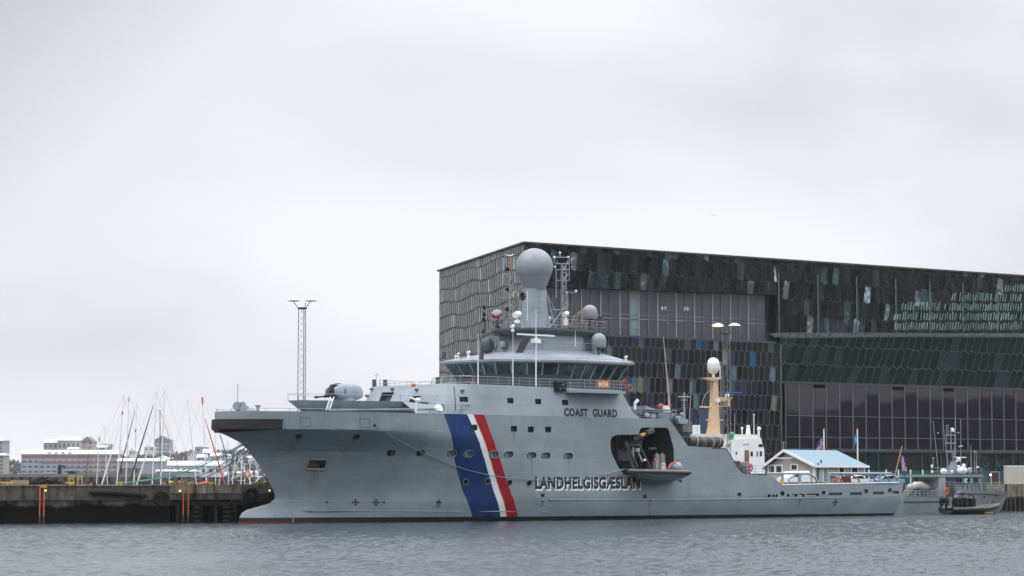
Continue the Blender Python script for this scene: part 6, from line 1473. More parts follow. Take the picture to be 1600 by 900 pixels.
def hwin(x0, x1, y0, y1, side=True, name='window'):
    if side: c = [HP(x0, y1, 0), HP(x1, y1, 0), HP(x1, y0, 0), HP(x0, y0, 0)]; n_ = Vector((0, -1, 0))
    else: c = [Vector((0, *gab(x, y))) for x, y in ((x0, y1), (x1, y1), (x1, y0), (x0, y0))]; n_ = Vector((-1, 0, 0))
    cc = sum(c, Vector()) / 4; mb = MB(); mb.prism([p + n_ * .02 for p in c], n_ * .06); f = mb.build(name, m_white, wall)
    g = MB(); k = .68; g.prism([cc + (p - cc) * k + n_ * .06 for p in c], n_ * .05); g.build('pane', m_glass if name == 'window' else m_pale_glass, f); return f
hwin(1309.5, 1319.5, 726.5, 739.5); hwin(1329, 1340.5, 726.5, 740); hwin(1285, 1293, 727, 757, name='door'); hwin(1200.5, 1212, 726, 740, False); hwin(1212, 1223.5, 726, 740, False); hwin(1235.5, 1247.5, 725, 735, False)
mb = MB(); mb.cyl(HP(1278.5, 757, .15), HP(1278.5, 723, .15), .09); mb.cyl(HP(1283, 724, .3), HP(1283, 718.5, .3), .1); mb.build('flue_pipe', m_dark, hs)
mb = MB(); c = Vector((-ov, gp[0], zrt)); mb.cyl(c, c + Vector((0, 0, 1.2)), .05); mb.cyl(c + Vector((-.3, 0, 1.15)), c + Vector((.3, 0, 1.15)), .04); mb.build('aerial', m_galv, rf)
# ------------------------------------------------------------------ flag poles, fences, cars, container on the quay
def pole(px, py0, py1, Y, label, colors, seed):
    b = W(px, py1, Y); tpp = W(px, py0, Y); b.z = 3.35; o = thing('flagpole', label, 'flagpole', b)
    mb = MB(); mb.cyl((0, 0, 0), (0, 0, tpp.z - b.z), .11, .08, 8); mb.build('pole', m_white, o); mb = MB(); mb.sph((0, 0, tpp.z - b.z), .13); mb.build('finial', mat('gilt', (.5, .33, .12), .4), o)
    return o, Vector((0, 0, tpp.z - b.z))
o, tpv = pole(1288, 671, 750, 345, 'white flagpole behind the blue roof with a navy flag blowing left', 'ice', 0)
flag_mesh(tpv + Vector((0, 0, -.8)), Vector((-1, 0, 0)), Vector((0, 0, 1)), 2.2, 1.9, .5).build('flag', m_fl, o, smooth=60)
o, tpv = pole(1340.5, 671, 750, 338, 'white flagpole right of the blue roof with a limp azure flag', 'blue', 1)
flag_mesh(tpv + Vector((0, 0, -.3)), Vector((-1, 0, 0)), Vector((0, 0, 1)), 1.5, 1.2, 2.5, 1.3, 'blue').build('flag', m_fl, o, smooth=60)
# green mesh fence with white posts before the hall
fa, fb = W(1352, 745, 352), W(1622, 745, 372); fo = Vector((fa.x, fa.y, 3.35)); fl = fb - fa; fl.z = 0
fence = thing('mesh_fence', 'dark green mesh fence with white posts in front of the hall', 'fence', fo)
zf1 = W(1500, 735.5, 360).z - 3.35
t = NT('green_netting'); p = t.xyz(); t.l(t.mix(t.noise(.8, 4, .6), (.006, .05, .045), (.012, .08, .07)), t.b.inputs['Base Color']); t.b.inputs['Roughness'].default_value = .8
mb = MB(); u_ = fl.normalized(); n_ = Vector((u_.y, -u_.x, 0)); mb.prism([Vector((0, 0, .0)), fl, fl + Vector((0, 0, zf1)), Vector((0, 0, zf1))], n_ * .04); mb.build('netting', t.m, fence)
for px in (1357, 1384, 1403, 1422, 1441, 1461, 1481, 1501, 1521, 1541, 1561, 1581):
    d = ray(px, 745); nn_ = n_; k = (fa - Vector((0, 0, HC))).dot(nn_) / d.dot(nn_); q_ = Vector((0, 0, HC)) + d * k; mb = MB(); c = Vector((q_.x - fo.x, q_.y - fo.y, 0)) + n_ * .1; mb.cyl(c, c + Vector((0, 0, zf1 + (.15 if px < 1450 else -.4))), .10 if px < 1450 else .05, n=8); mb.build('post', m_white if px < 1450 else m_fr_green, fence)
# containers
def boxthing(name, label, cat, x0, x1, y0, y1, Y, dep, m, zb_=3.36, rz=0.0):
    a, b = W(x0, y1, Y), W(x1, y0, Y); w_ = b.x - a.x; h_ = b.z - zb_; o = thing(name, label, cat, (a.x, Y, zb_), rz); mb = MB(); mb.box(0, w_, 0, dep, 0, h_); mb.build('body', m, o); return o, w_, h_
o, w_, h_ = boxthing('site_container', 'cream site container at the right edge on the quay', 'container', 1574.5, 1640, 729, 757, 345, 2.6, mat('container_cream', (.50, .47, .42), .6, var=.1, dirt=(.25, .2, .16), dirtamt=.3))
mb = MB(); mb.box(-.05, w_ + .05, -.05, 2.65, h_, h_ + .14); mb.build('roof', m_white, o); mb = MB()
for i in range(1, 24): mb.box(w_ * i / 24 - .03, w_ * i / 24 + .03, -.035, 0, .1, h_ - .1)
mb.build('rib', mat('container_cream_rib', (.46, .43, .385), .6), o)
mb = MB(); mb.box(.9, 1.4, -.3, -.05, 0, .18); mb.build('yellow_block', m_yel, o)
o, w_, h_ = boxthing('waste_container', 'dark red container with steel frame behind the small patrol boat', 'container', 1549, 1561, 737.5, 757, 350, 2.5, mat('dark_red_container', (.075, .02, .02), .6, var=.3))
mb = MB()
for x in (0, w_): mb.bar((x, -.06, 0), (x, -.06, h_), .1)
mb.bar((0, -.06, h_), (w_, -.06, h_), .1); mb.build('frame', m_galv, o)
# small bright lamp standing by the dark container
o = thing('work_lamp', 'small round work lamp on a post before the dark red container', 'lamp', (W(1548, 757, 346).x, 346, 3.35)); mb = MB(); hz_ = W(1548, 742, 346).z - 3.35; mb.cyl((0, 0, 0), (0, 0, hz_), .04); mb.build('post', m_galv, o); mb = MB(); mb.sph((0, 0, hz_), .16); mb.build('lamp_head', mat('lit_lamp', (.8, .8, .75), .4, emit=(1, .95, .8), es=1.5), o)
# cars
def car(label, X_, Y_, rz, mcol, L=4.5, van=False):
    o = thing('parked_car', label, 'car', (X_, Y_, 3.36), rz, 'cars parked on the quay'); Wd = 1.8
    pr = [(0, .45), (.05, .85), (.9, 1.0), (1.5, 1.46), (3.1, 1.48), (3.9, 1.05), (4.45, .95), (4.5, .45)] if not van else [(0, .4), (.05, 1.1), (.6, 1.2), (1.2, 1.9), (4.3, 2.0), (4.5, .5)]
    mb = MB(); n = len(pr); vs = []
    for y, k in ((-.5, .88), (-.42, 1), (.42, 1), (.5, .88)): vs += [(x * L / 4.5 - L / 2, y * Wd, .3 + (z - .3) * (k if z > 1.1 else 1)) for x, z in pr]
    fs = [tuple(range(n - 1, -1, -1)), tuple(range(3 * n, 4 * n))] + [(r * n + i, r * n + (i + 1) % n, (r + 1) * n + (i + 1) % n, (r + 1) * n + i) for r in range(3) for i in range(n)]
    mb.add(vs, fs); b = mb.build('body', mcol, o, smooth=35)
    for sg in (-1, 1):
        g = MB(); q = [(1.05, 1.0), (1.55, 1.36), (3.05, 1.38), (3.7, 1.02)] if not van else [(.8, 1.25), (1.25, 1.75), (2.2, 1.8), (2.2, 1.2)]
        g.prism([(x * L / 4.5 - L / 2, sg * (Wd * .5 - .015), z) for x, z in q], (0, sg * .02, 0)); g.build('side_window', m_glass, o)
    g = MB(); g.prism([(.93 * L / 4.5 - L / 2, -.62, 1.02), (.93 * L / 4.5 - L / 2, .62, 1.02), (1.5 * L / 4.5 - L / 2 - .03, .6, 1.42), (1.5 * L / 4.5 - L / 2 - .03, -.6, 1.42)], (-.02, 0, .02)); g.build('windscreen', m_glass, o)
    for x in (-L / 2 + .85, L / 2 - .85):
        for y in (-Wd / 2 + .1, Wd / 2 - .1):
            g = MB(); g.cyl((x, y - .1, .32), (x, y + .1, .32), .32, n=16); tw = g.build('wheel', m_black, o, smooth=40); g = MB(); g.cyl((x, y - .115, .32), (x, y + .115, .32), .18, n=10); g.build('rim', m_galv, tw)
    return o
c = W(1385, 750, 318); car('light blue car parked behind the stern cargo rails', c.x, c.y, R(25), mat('light_blue_car', (.20, .34, .48), .3, var=.05))
c = W(1240, 750, 312); car('white van parked before the gable of the beige house', c.x, c.y, R(50), mat('white_car', (.70, .71, .72), .3, var=.05), 5.0, True)
c = W(1332, 752, 314); car('white car parked by the long wall of the beige house', c.x, c.y, R(40), MATS['white_car'], 4.3)
# clothes of the quay: light poles
m_lamp = mat('warm_lamp', (.8, .6, .4), .4, emit=(1, .62, .3), es=2.0)
def tower(px, ytop, Y, label, lit):
    b = W(px, 750, Y); b.z = 3.35 if Y < 400 else 3.3; zt2 = W(px, ytop + 12, Y).z - b.z; o = thing('light_tower', label, 'light tower', b, 0, 'lattice light towers on the quay')
    mb = MB(); wv = .42; cs_ = [(-wv, -.2), (wv, -.3), (.15, .5)]
    for x, y in cs_: mb.cyl((x * 1.15, y, 0), (x, y, zt2), .05, n=6)
    n = int(zt2 / .75)
    for i in range(n):
        za, zb = zt2 * i / n, zt2 * (i + 1) / n
        for j in range(3):
            (x, y), (x2, y2) = cs_[j], cs_[(j + 1) % 3]
            if i % 2: x, y, x2, y2 = x2, y2, x, y
            mb.cyl((x, y, za), (x2, y2, zb), .018, n=4)
    mb.build('lattice_pole', mat('mast_steel', (.20, .20, .22), .5, metal=.3), o)
    mb = MB()
    for x, y in cs_: mb.cyl((x, y, zt2), (x * 2.4, y * 2.2, zt2 + .75), .045, n=5)
    mb.lathe((0, 0, zt2), [(.5, -.08), (.6, .05), (.5, .12)], 12); mb.build('lamp_bracket', m_dark, o)
    for sx, dx in ((-1, -1.0), (1, 1.05)):
        mb = MB(); c = Vector((dx, 0, zt2 + .9)); mb.lathe(c, [(.75, 0), (.78, .06), (.6, .18), (.25, .34), (.05, .36)], 16, sx=1, sy=.75); ls = mb.build('lamp_shade', m_white, o, smooth=50)
        mb = MB(); mb.lathe(c + Vector((0, 0, -.07)), [(.4, 0), (.68, .05)], 14, sy=.75); mb.build('lamp', m_lamp if (lit and sx < 0) else m_greyl, ls)
    return o
tower(470.5, 470, 290, 'lattice light tower rising against the sky behind the foredeck', False)
tower(1136, 509, 300, 'lattice light tower before the dark glass hall with one lit lamp', True)
# seagull
g = W(1115, 336, 200); gull = thing('seagull', 'white seagull flying high left of the roof end', 'bird', g)
mb = MB(); mb.sph((0, 0, 0), .2, .06, .06, 10, 6); mb.prism([(.16, 0, 0), (.3, -.05, 0), (.3, .05, 0)], (0, 0, .01)); mb.build('body', m_white, gull, smooth=50)
mb = MB()
for sg in (-1, 1): mb.add([(-.06, 0, .03), (.1, 0, .03), (.06 + .0, sg * .3, .13), (-.08, sg * .32, .13), (.05, sg * .62, .02), (-.02, sg * .62, .02)], [(0, 1, 2, 3), (3, 2, 4, 5)])
mb.build('wing', mat('gull_grey', (.3, .31, .33), .7), gull); gull.rotation_euler = (R(10), R(-8), R(70))
# ------------------------------------------------------------------ the pier on the left
pa_, pb_ = Vector((-58.0, 233.4, 0)), Vector((-23.6, 246.0, 0)); PFr = Frame(pa_.x, pa_.y, math.degrees(math.atan2(pb_.y - pa_.y, pb_.x - pa_.x)))
PL = (pb_ - pa_).length; PP = lambda px, py, t_=0.0: PFr.P(px, py, t_)
pier = thing('pier', 'weathered concrete pier with stained edge and dark tidal wall before the sailboats', 'pier', (pa_.x, pa_.y, 0), PFr.a)
ztp = 3.62; xw0 = PP(11, 800, -.7).x; xw1 = PP(266, 800, -.7).x
mb = MB(); mb.box(-8, PL, 0, 13, 2.25, ztp); slab_o = mb.build('deck_slab', m_conc, pier)
mb = MB(); mb.box(-8, PL + .1, -.12, .5, ztp, ztp + .14); mb.box(PP(266, 770).x, PL + .08, -.1, 0, 2.9, ztp); mb.build('kerb', m_conc_low, pier)
mb = MB(); mb.box(xw0, xw1, .7, 12.5, -2, 2.25); mb.build('tidal_wall', m_conc_low, pier)
mb = MB()
x = xw1 + .8
while x < PL - .3:
    for y in (.8, 3.2, 6): mb.cyl((x, y, -2), (x, y, 2.25), .22, n=10)
    x += 1.9
mb.box(xw1, PL - .5, 5.5, 12.5, -2, 2.25)
mb.bar((xw1, .6, 1.9), (PL, .6, 1.9), .3, .35); mb.build('pile', mat('wet_pile', (.012, .011, .010), .7, var=.5), pier)
def ladder(x0, x1, label):
    c = PP((x0 + x1) / 2, 800, .25); o = thing('quay_ladder', label, 'ladder', PFr.M @ Vector((c.x, c.y, -.3)), PFr.a, 'ladders on the pier face')
    h = (PP(x1, 0, .25).x - PP(x0, 0, .25).x) / 2; mb = MB(); mb.bar((-h, 0, 1.0), (-h, 0, 3.9), .085, .08); mb.bar((h, 0, 1.0), (h, 0, 3.9), .085, .08); mb.build('rail', m_orange, o)
    mb = MB(); mb.bar((-h, 0, -.6), (-h, 0, 1.0), .10, .08); mb.bar((h, 0, -.6), (h, 0, 1.0), .10, .08); mb.build('rusty_rail', mat('rusty_steel', (.09, .055, .04), .8, var=.5), o)
    mb = MB()
    for i in range(13): mb.bar((-h, 0, -.4 + i * .32), (h, 0, -.4 + i * .32), .05)
    mb.build('rung', MATS['rusty_steel'], o)
ladder(62, 68.5, 'orange ladder on the pier left of the long black fender'); ladder(286, 294, 'orange ladder on the pier right of the big tyre')
def bollard(px, s_, label, kind=0):
    c = PP(px, 757, -.5 if kind < 2 else .1); o = thing('bollard', label, 'bollard', PFr.M @ Vector((c.x, .75, ztp + .004)), PFr.a, 'yellow bollards along the pier edge')
    mb = MB()
    if kind == 0: mb.cyl((0, 0, 0), (0, 0, .28), .16); mb.bar((-.45 * s_, 0, .32), (.45 * s_, 0, .32), .2, .14); mb.box(-.4 * s_, .4 * s_, -.3, .3, 0, .08)
    elif kind == 1: mb.cyl((0, 0, 0), (0, 0, .3), .2, .16, 12); mb.sph((0, 0, .34), .27, .27, .15); mb.bar((-.5, 0, .22), (-.9, 0, .34), .12); mb.bar((.5, 0, .3), (.1, 0, .2), .12)
    mb.build('body', m_yel, o, smooth=40)
for px, s_, l_, k_ in ((12, 1.2, 'yellow bollard left of the timber box', 0), (110, 1.0, 'yellow bollard right of the dark rope heap', 0), (190, 1.3, 'yellow bollard holding the long green mooring line', 0), (268, 1.2, 'yellow bollard above the big tyre', 1), (282, .9, 'yellow round bollard left of the second ladder', 1), (296, 1.2, 'yellow bollard above the second ladder', 0), (330, 1.1, 'yellow bollard beside the red sail bag', 0), (404, 1.1, 'yellow bollard near the ship bow', 0), (416, .8, 'yellow bollard at the end of the pier', 1)): bollard(px, s_, l_, k_)
o = thing('ladder_hood', 'yellow steel hood over the top of the left ladder', 'hood', PFr.M @ Vector((PP(68, 760).x, -.2, ztp - .25)), PFr.a); mb = MB(); mb.box(-.28, .28, -.15, .15, .1, .3); mb.box(-.3, .3, -.2, .4, .3, .36); mb.build('body', m_yel, o)
o = thing('edge_rail', 'yellow low rail on the pier left of the timber box', 'rail', PFr.M @ Vector((PP(0, 755).x, 2.5, ztp)), PFr.a); mb = MB(); mb.bar((-3, 0, .35), (1.0, 0, .35), .12)
for x in (-2.5, -1, .7): mb.bar((x, 0, 0), (x, 0, .35), .1)
mb.build('rail', m_yel, o)
m_glow = mat('dock_lamp_glow', (.9, .7, .4), .4, emit=(1, .72, .35), es=2.5)
for px, py, l_ in ((71, 766.5, 'small warm lamp on the pier face beside the left ladder'), (281.5, 767, 'small warm lamp on the pier face left of the second ladder'), (421, 766.5, 'small warm lamp at the end of the pier by the ship stem')):
    c = PP(px, py, .12); o = thing('dock_lamp', l_, 'lamp', PFr.M @ c, PFr.a, 'small lamps on the pier face'); mb = MB(); mb.box(-.16, .16, -.02, .12, -.14, .14); mb.build('housing', m_galv, o); mb = MB(); mb.sph((0, -.03, 0), .075, .05, .075); mb.build('lamp', m_glow, o, smooth=50)
# fenders
c0, c1 = PP(139, 769, .35), PP(229, 774.5, .35); mid = (c0 + c1) / 2
mb = MB(); mb.tube([c0 - mid, (c0 - mid) + Vector((.3, 0, -.0)), Vector((0, 0, .1)), (c1 - mid) - Vector((.3, 0, 0)), c1 - mid], [.12, .30, .30, .27, .1], 12)
o = mb.build('log_fender', m_rub, None, smooth=50); o.location = PFr.M @ mid; o.rotation_euler = (0, 0, PFr.a); tag(o, 'long black cylindrical fender chained along the pier face', 'fender')
def tyre(px, py, r_, label, par=None):
    c = PP(px, py, .3); o = thing('tyre_fender', label, 'tyre', PFr.M @ c, PFr.a, 'tyre fenders on the pier'); mb = MB(); mb.lathe((0, 0, 0), [(r_ * .48, -.2), (r_ * .9, -.24), (r_, -.12), (r_, .12), (r_ * .9, .24), (r_ * .48, .2), (r_ * .42, 0), (r_ * .48, -.2)], 24, Matrix.Rotation(R(90), 3, 'X'), ring=True); mb.build('tyre', m_rub, o, smooth=45)
    mb = MB(); mb.cyl((-.1, .05, r_ * .9), (-.2, .15, r_ + .6), .03); mb.cyl((.1, .05, r_ * .9), (.2, .15, r_ + .6), .03); mb.build('chain', m_dark, o)
tyre(252.5, 779.5, .78, 'big black tyre hanging on the pier face left of the second ladder'); tyre(392, 774, .8, 'big black tyre hanging in the shade near the ship bow')
for i, px in enumerate((308, 357)):
    c = PP(px, 806, -.2); o = thing('tyre_stack', 'stack of black tyres on a pile under the pier, %s' % ('right of the second ladder' if i == 0 else 'nearest the ship bulb'), 'tyres', PFr.M @ Vector((c.x, .35, 0)), PFr.a, 'tyre stacks under the pier'); 
    for k in range(4): mb = MB(); mb.lathe((0, 0, .1 + k * .45), [(.25, -.16), (.5, -.19), (.6, -.08), (.6, .08), (.5, .19), (.25, .16)], 18, ring=True); mb.build('tyre', m_rub, o, smooth=45)
# timber box and heap of old nets
o = thing('timber_box', 'pale timber crate lying on the pier left of the rope heap', 'crate', PFr.M @ Vector((PP(18, 757, -2).x, 1.6, ztp + .004)), PFr.a); mb = MB(); mb.box(0, 1.6, 0, 1.2, 0, .55); b = mb.build('body', m_wood, o); mb = MB(); mb.box(-.02, 1.62, -.04, 0, .20, .24); mb.box(-.02, 1.62, -.04, 0, .0, .04); mb.build('batten', MATS['weathered_timber'], o)
mb = MB(); rq = random.Random(12); cN = PP(72, 757, -2.5).x
for i in range(95):
    u = rq.uniform(-1, 1); hgt_ = .80 * (1 - abs(u) ** 1.7); x = u * 2.1; z = rq.uniform(.05, max(.1, hgt_)); y = rq.uniform(-.8, .8)
    pts = []; a = rq.uniform(0, 6.28)
    for k in range(6): pts.append((x + .34 * math.cos(a + k * 1.1), y + .2 * math.sin(a + k), max(.05, z + .12 * math.sin(a * 2 + k * 1.7))))
    mb.tube(pts, rq.uniform(.05, .09), 5)
o = mb.build('rope_heap', mat('tarred_rope', (.035, .027, .022), .9, var=.6, sc_=5)); o.location = PFr.M @ Vector((cN, 2.4, ztp)); o.rotation_euler = (0, 0, PFr.a); tag(o, 'heap of dark tarred rope on the pier beside the timber crate', 'rope')
o = thing('sail_bag', 'red folded sail bag on the pier before the furled red sail', 'bag', PFr.M @ Vector((PP(320, 757, -3).x, 3.2, ztp)), PFr.a); mb = MB(); mb.sph((0, 0, .17), .75, .3, .22); mb.sph((.2, 0, .25), .35, .25, .22); mb.build('bag', m_red, o, smooth=50)
o = thing('orange_marker', 'small orange marker cone standing on the pier', 'cone', PFr.M @ Vector((PP(142, 757, -3).x, 3.0, ztp)), PFr.a); mb = MB(); mb.cyl((0, 0, 0), (0, 0, .3), .12, .04); mb.cyl((-.5, 0, 0), (-.5, 0, .25), .08, .03); mb.build('body', m_orange, o)

# ------------------------------------------------------------------ mooring lines of the ship
m_line = mat('green_rope', (.10, .30, .25), .8, var=.2); m_line2 = mat('dull_green_rope', (.10, .17, .15), .85, var=.2)
def line(name, pts, r_, m, label):
    o0 = pts[0]; mb = MB(); mb.tube([p - o0 for p in pts], r_, 6); o = mb.build(name, m); o.location = o0; tag(o, label, 'rope', 'mooring lines of the patrol ship'); return o
def sag(a, b, k, n=14): return [a.lerp(b, i / n) - Vector((0, 0, k * 4 * (i / n) * (1 - i / n))) for i in range(n + 1)]
def pierpt(px, y_=.8): return PFr.M @ Vector((PP(px, 757, -y_).x, y_, ztp + .3))
h0 = SH.M @ hit(hbvh, 385, 692)[0]; h1 = SH.M @ hit(hbvh, 388, 695)[0]; h2 = SH.M @ hit(hbvh, 391, 700)[0]
line('mooring_line', sag(h0, pierpt(187), .9), .065, m_line, 'bright green mooring line from the stem to the farthest left bollard')
line('mooring_line', sag(h0 + Vector((0, 0, .12)), pierpt(190, .9), .75), .04, m_line, 'thin upper green mooring line beside the bright one')
line('mooring_line', sag(h1, pierpt(270), .7), .045, m_line2, 'dull green mooring line from the stem to the bollard above the tyre')
line('mooring_line', sag(h2, pierpt(283), .7), .045, m_line2, 'lowest dull green mooring line under the stem')
pts = [SH.M @ (hit(hbvh, x, y)[0] + hit(hbvh, x, y)[1] * .12) for x, y in ((586, 666), (612, 681), (640, 696), (670, 711), (700, 724), (730, 734), (760, 741.5), (795, 747), (830, 749.8), (870, 751), (910, 749), (945, 741))] + [SH.world(*[S(975, 733, 8.5)[0], 8.6, S(975, 733, 8.5)[1]])]
line('boat_line', pts, .035, mat('pale_green_rope', (.16, .27, .27), .8), 'thin pale line slung along the grey hull from the bow fairlead to the rescue boat')

# ------------------------------------------------------------------ sailing boats in the marina
m_alu = mat('mast_aluminium', (.74, .75, .77), .4, var=.06); m_navy = mat('navy_canvas', (.012, .025, .07), .7); m_stay = mat('stay_wire', (.25, .26, .28), .4)
m_mred = mat('mast_red_band', (.55, .06, .04), .5); m_pink = mat('faded_red_canvas', (.42, .16, .14), .7); m_bluec = mat('blue_canvas', (.04, .12, .32), .7); m_darkc = mat('charcoal_canvas', (.03, .033, .045), .7)
SB = [ # mast top x,y ; foot x ; distance ; furled sail (top x,y, foot x,y, material, radius) ; band
 (155.5, 680, 151, 352, (139, 700, 134, 752, m_darkc, .05), m_mred, 'short white mast with red tip, second from the left'),
 (162.7, 665, 168, 372, None, m_mred, 'thin mast leaning left beside the short one'),
 (193.4, 618, 182.5, 330, (187, 666, 159, 757, m_alu, .09), m_mred, 'tall mast leaning right with a small red band'),
 (201.7, 616.6, 196.6, 345, (211, 642, 183, 752, m_darkc, .08), mat('mast_orange_band', (.7, .28, .03), .5), 'tall white mast with an orange band'),
 (213.6, 629.8, 209, 360, None, m_mred, 'white mast with a long red band halfway up'),
 (244.4, 611.7, 237.8, 338, (240, 632, 203, 752, m_darkc, .10), None, 'tall white mast with a charcoal furled sail'),
 (250, 642.5, 250.5, 366, None, m_mred, 'dark short mast with a red band'),
 (257.4, 609.8, 251, 325, (237, 685, 213.6, 757, m_alu, .1), None, 'tallest pale mast with a white furled sail on its left'),
 (265.6, 706, 264.6, 375, (252, 645, 285.4, 753, m_pink, .06), None, 'low mast beside a faded pink furled sail'),
 (293, 625.5, 307, 350, None, None, 'bare mast leaning left with a wind vane'),
 (316, 620.8, 322.8, 328, (320, 653, 351.5, 757, m_mred, .10), m_mred, 'mast leaning left with a dark red furled sail'),
 (336.7, 659.5, 336.7, 360, None, None, 'short upright mast left of the ship bow'),
 (346, 700, 342.5, 372, (343, 676, 365.6, 755, m_darkc, .10), m_mred, 'low mast by the black furled sail under the ship bow'),
 (356, 690, 357, 350, (368, 698, 353, 749, m_bluec, .06), None, 'white mast beside the thin blue furled sail'),
 (368.5, 706, 363, 362, (376, 712, 362, 748, m_alu, .06), None, 'low white mast under the ship stem'),
 (378, 712, 376.5, 340, (372, 715, 391, 752, m_alu, .06), None, 'white mast under the stem left of the life ring'),
 (391, 724, 390, 352, None, None, 'short white mast right of the life ring'),
 (404, 735, 402, 345, (409, 742, 398, 754, m_alu, .05), None, 'stub of a white mast close to the ship stem')]
for i, (tx, ty, fx, Yb, furl, band, lab) in enumerate(SB):
    foot = W(fx, 757, Yb); topw = W(tx, ty, Yb); foot.z = 1.3; k = (foot.z - topw.z) / (W(fx, 757, Yb).z - topw.z); foot = topw.lerp(W(fx, 757, Yb), k)
    base_ = Vector((foot.x, Yb, 0)); L = max(6.5, (topw.z - 1.3) * .78)
    o = thing('sailboat', 'sailing boat behind the pier: ' + lab, 'sailboat', base_, 0, 'sailing boats moored behind the pier')
    sg = -1
    secs = [(sg * L * (.5 - u) + .1 * L, [(0, -.4 + .8 * max(0, u - .75) * 3), (L * .13 * math.sin(math.pi * min(.97, .25 + u * .72)) ** .8, .2), (L * .155 * math.sin(math.pi * min(.985, .22 + u * .76)) ** .7, 1.0 + .35 * u * u)]) for u in (0, .2, .4, .6, .8, .93, 1.0)]
    hl = loft(L, 2, secs, 'hull', m_white if i % 3 else m_navy, o)
    mb = MB(); mb.prism([(-.22 * L, -.6, 1.05), (.12 * L, -.6, 1.05), (.08 * L, -.5, 1.5), (-.12 * L, -.5, 1.4)], (0, 1.2, 0)); mb.build('cabin', m_white, o)
    f, tp2 = foot - base_, topw - base_; r_ = .085 if ty < 640 else .065
    mb = MB(); mb.cyl(f, tp2, r_, r_ * .8, 8); d_ = tp2 - f
    for k in (.45, .72): c = f + d_ * k; mb.bar(c + Vector((-.45, 0, 0)), c + Vector((.45, 0, .03)), .05)
    mb.cyl(tp2 + Vector((-.25, 0, .05)), tp2 + Vector((.35, 0, .08)), .03); mb.cyl(tp2, tp2 + Vector((-.35, 0, .35)), .02)
    ms = mb.build('mast', m_alu if i != 6 else m_dark, o)
    if band:
        kb = {0: .9, 1: .72, 2: .82, 3: .93, 4: .70, 6: .78, 10: .93, 12: .4}.get(i, .8); hb = {4: .05, 6: .09, 0: .1, 10: .12, 3: .06}.get(i, .05)
        mb = MB(); mb.cyl(f + d_ * kb, f + d_ * (kb + hb * .6), r_ + .012, n=8); mb.build('band', band, ms)
    mb = MB(); b0_ = f + d_ * .02 + Vector((0, 0, 1.0)); mb.tube([b0_, b0_ + Vector((L * .36 * (1 if i % 2 else -1), 0, .05))], .13, 7); mb.build('boom_cover', [m_navy, m_white, m_bluec, m_darkc][i % 4], o, smooth=50)
    mb = MB(); mb.cyl(tp2, Vector((-.48 * L, 0, 1.3)), .012, n=4); mb.cyl(tp2, Vector((.5 * L, 0, 1.2)), .012, n=4)
    for sy in (-1, 1): mb.cyl(f + d_ * .72, f + Vector((.2, sy * 1.1, -.2)), .012, n=4)
    mb.build('stay', m_stay, o)
    if furl:
        x0, y0, x1, y1, m_, fr = furl; a, b = W(x0, y0, Yb) - base_, W(x1, y1, Yb) - base_; e = b + (b - a) * .10
        mb = MB(); mb.tube([a, a.lerp(b, .3), a.lerp(b, .8), e], [fr * .4, fr * .8, fr * 1.15, fr * .7], 7); mb.build('furled_sail', m_, o, smooth=50)
# life ring on its stand by the stem
b = W(386.5, 757, 300); b.z = 0; o = thing('life_ring_stand', 'white frame with orange life ring between masts under the ship stem', 'life ring', (b.x, b.y, 1.0)); zz = W(386.5, 741, 300).z - 1.0
mb = MB(); mb.bar((-.55, 0, 0), (-.25, 0, zz + .3), .08); mb.bar((.55, 0, 0), (.25, 0, zz + .3), .08); mb.build('frame', m_white, o); mb = MB(); mb.lathe((0, -.1, zz), [(.24, -.05), (.36, -.06), (.42, 0), (.36, .06), (.24, .05)], 14, Matrix.Rotation(R(90), 3, 'X'), ring=True); mb.build('life_ring', mat('orange_ring', (.68, .10, .04), .5, var=.1), o, smooth=50)
# floating pontoon the boats lie at
mb = MB(); mb.box(-75, -25, 380, 382.5, -.3, .7); struct('pontoon', mb, m_wood)

# ------------------------------------------------------------------ breakwater quay behind the marina with its fittings
t = NT('timber_breakwater'); p = t.xyz(); v1 = t.math('LESS_THAN', t.math('FRACT', t.math('MULTIPLY', p['X'], .62)), .38); v2 = t.math('LESS_THAN', t.math('ABSOLUTE', t.math('SUBTRACT', p['Z'], 3.7)), .22)
c = t.mix(v1, t.mix(t.noise(1.0, 5, .6), (.05, .04, .034), (.10, .085, .075)), (.02, .017, .016)); c = t.mix(v2, c, (.028, .03, .033)); t.l(c, t.b.inputs['Base Color']); t.b.inputs['Roughness'].default_value = .9
mb = MB(); mb.box(-150, 0, 0, 40, -2, 4.75); o = mb.build('breakwater', t.m); o.location = (0, 452, 0); tag(o, 'long dark timber breakwater behind the masts', 'breakwater')
mb = MB(); mb.box(-150, -62, 0, 1.2, 0, .55); o = mb.build('parapet_wall', mat('grey_parapet', (.16, .17, .18), .8)); o.location = (0, 454, 4.75); tag(o, 'low grey parapet on the left part of the far breakwater', 'wall')
def bgthing(name, label, cat, px, pyt, wpx, Y, zb_, m, dep=3, extra=None):
    a = W(px - wpx / 2, pyt, Y); b = W(px + wpx / 2, pyt, Y); o = thing(name, label, cat, ((a.x + b.x) / 2, Y, zb_)); w2 = (b.x - a.x) / 2; h_ = a.z - zb_
    mb = MB(); mb.box(-w2, w2, 0, dep, 0, h_); mb.build('body', m, o)
    if extra: extra(o, w2, h_)
    return o
def legs(o, w2, h_):
    mb = MB()
    for x in (-w2 * .8, w2 * .8): mb.cyl((x, -.1, 0), (x, -.1, h_ * .9), .1)
    mb.split('post', m_dark, o)
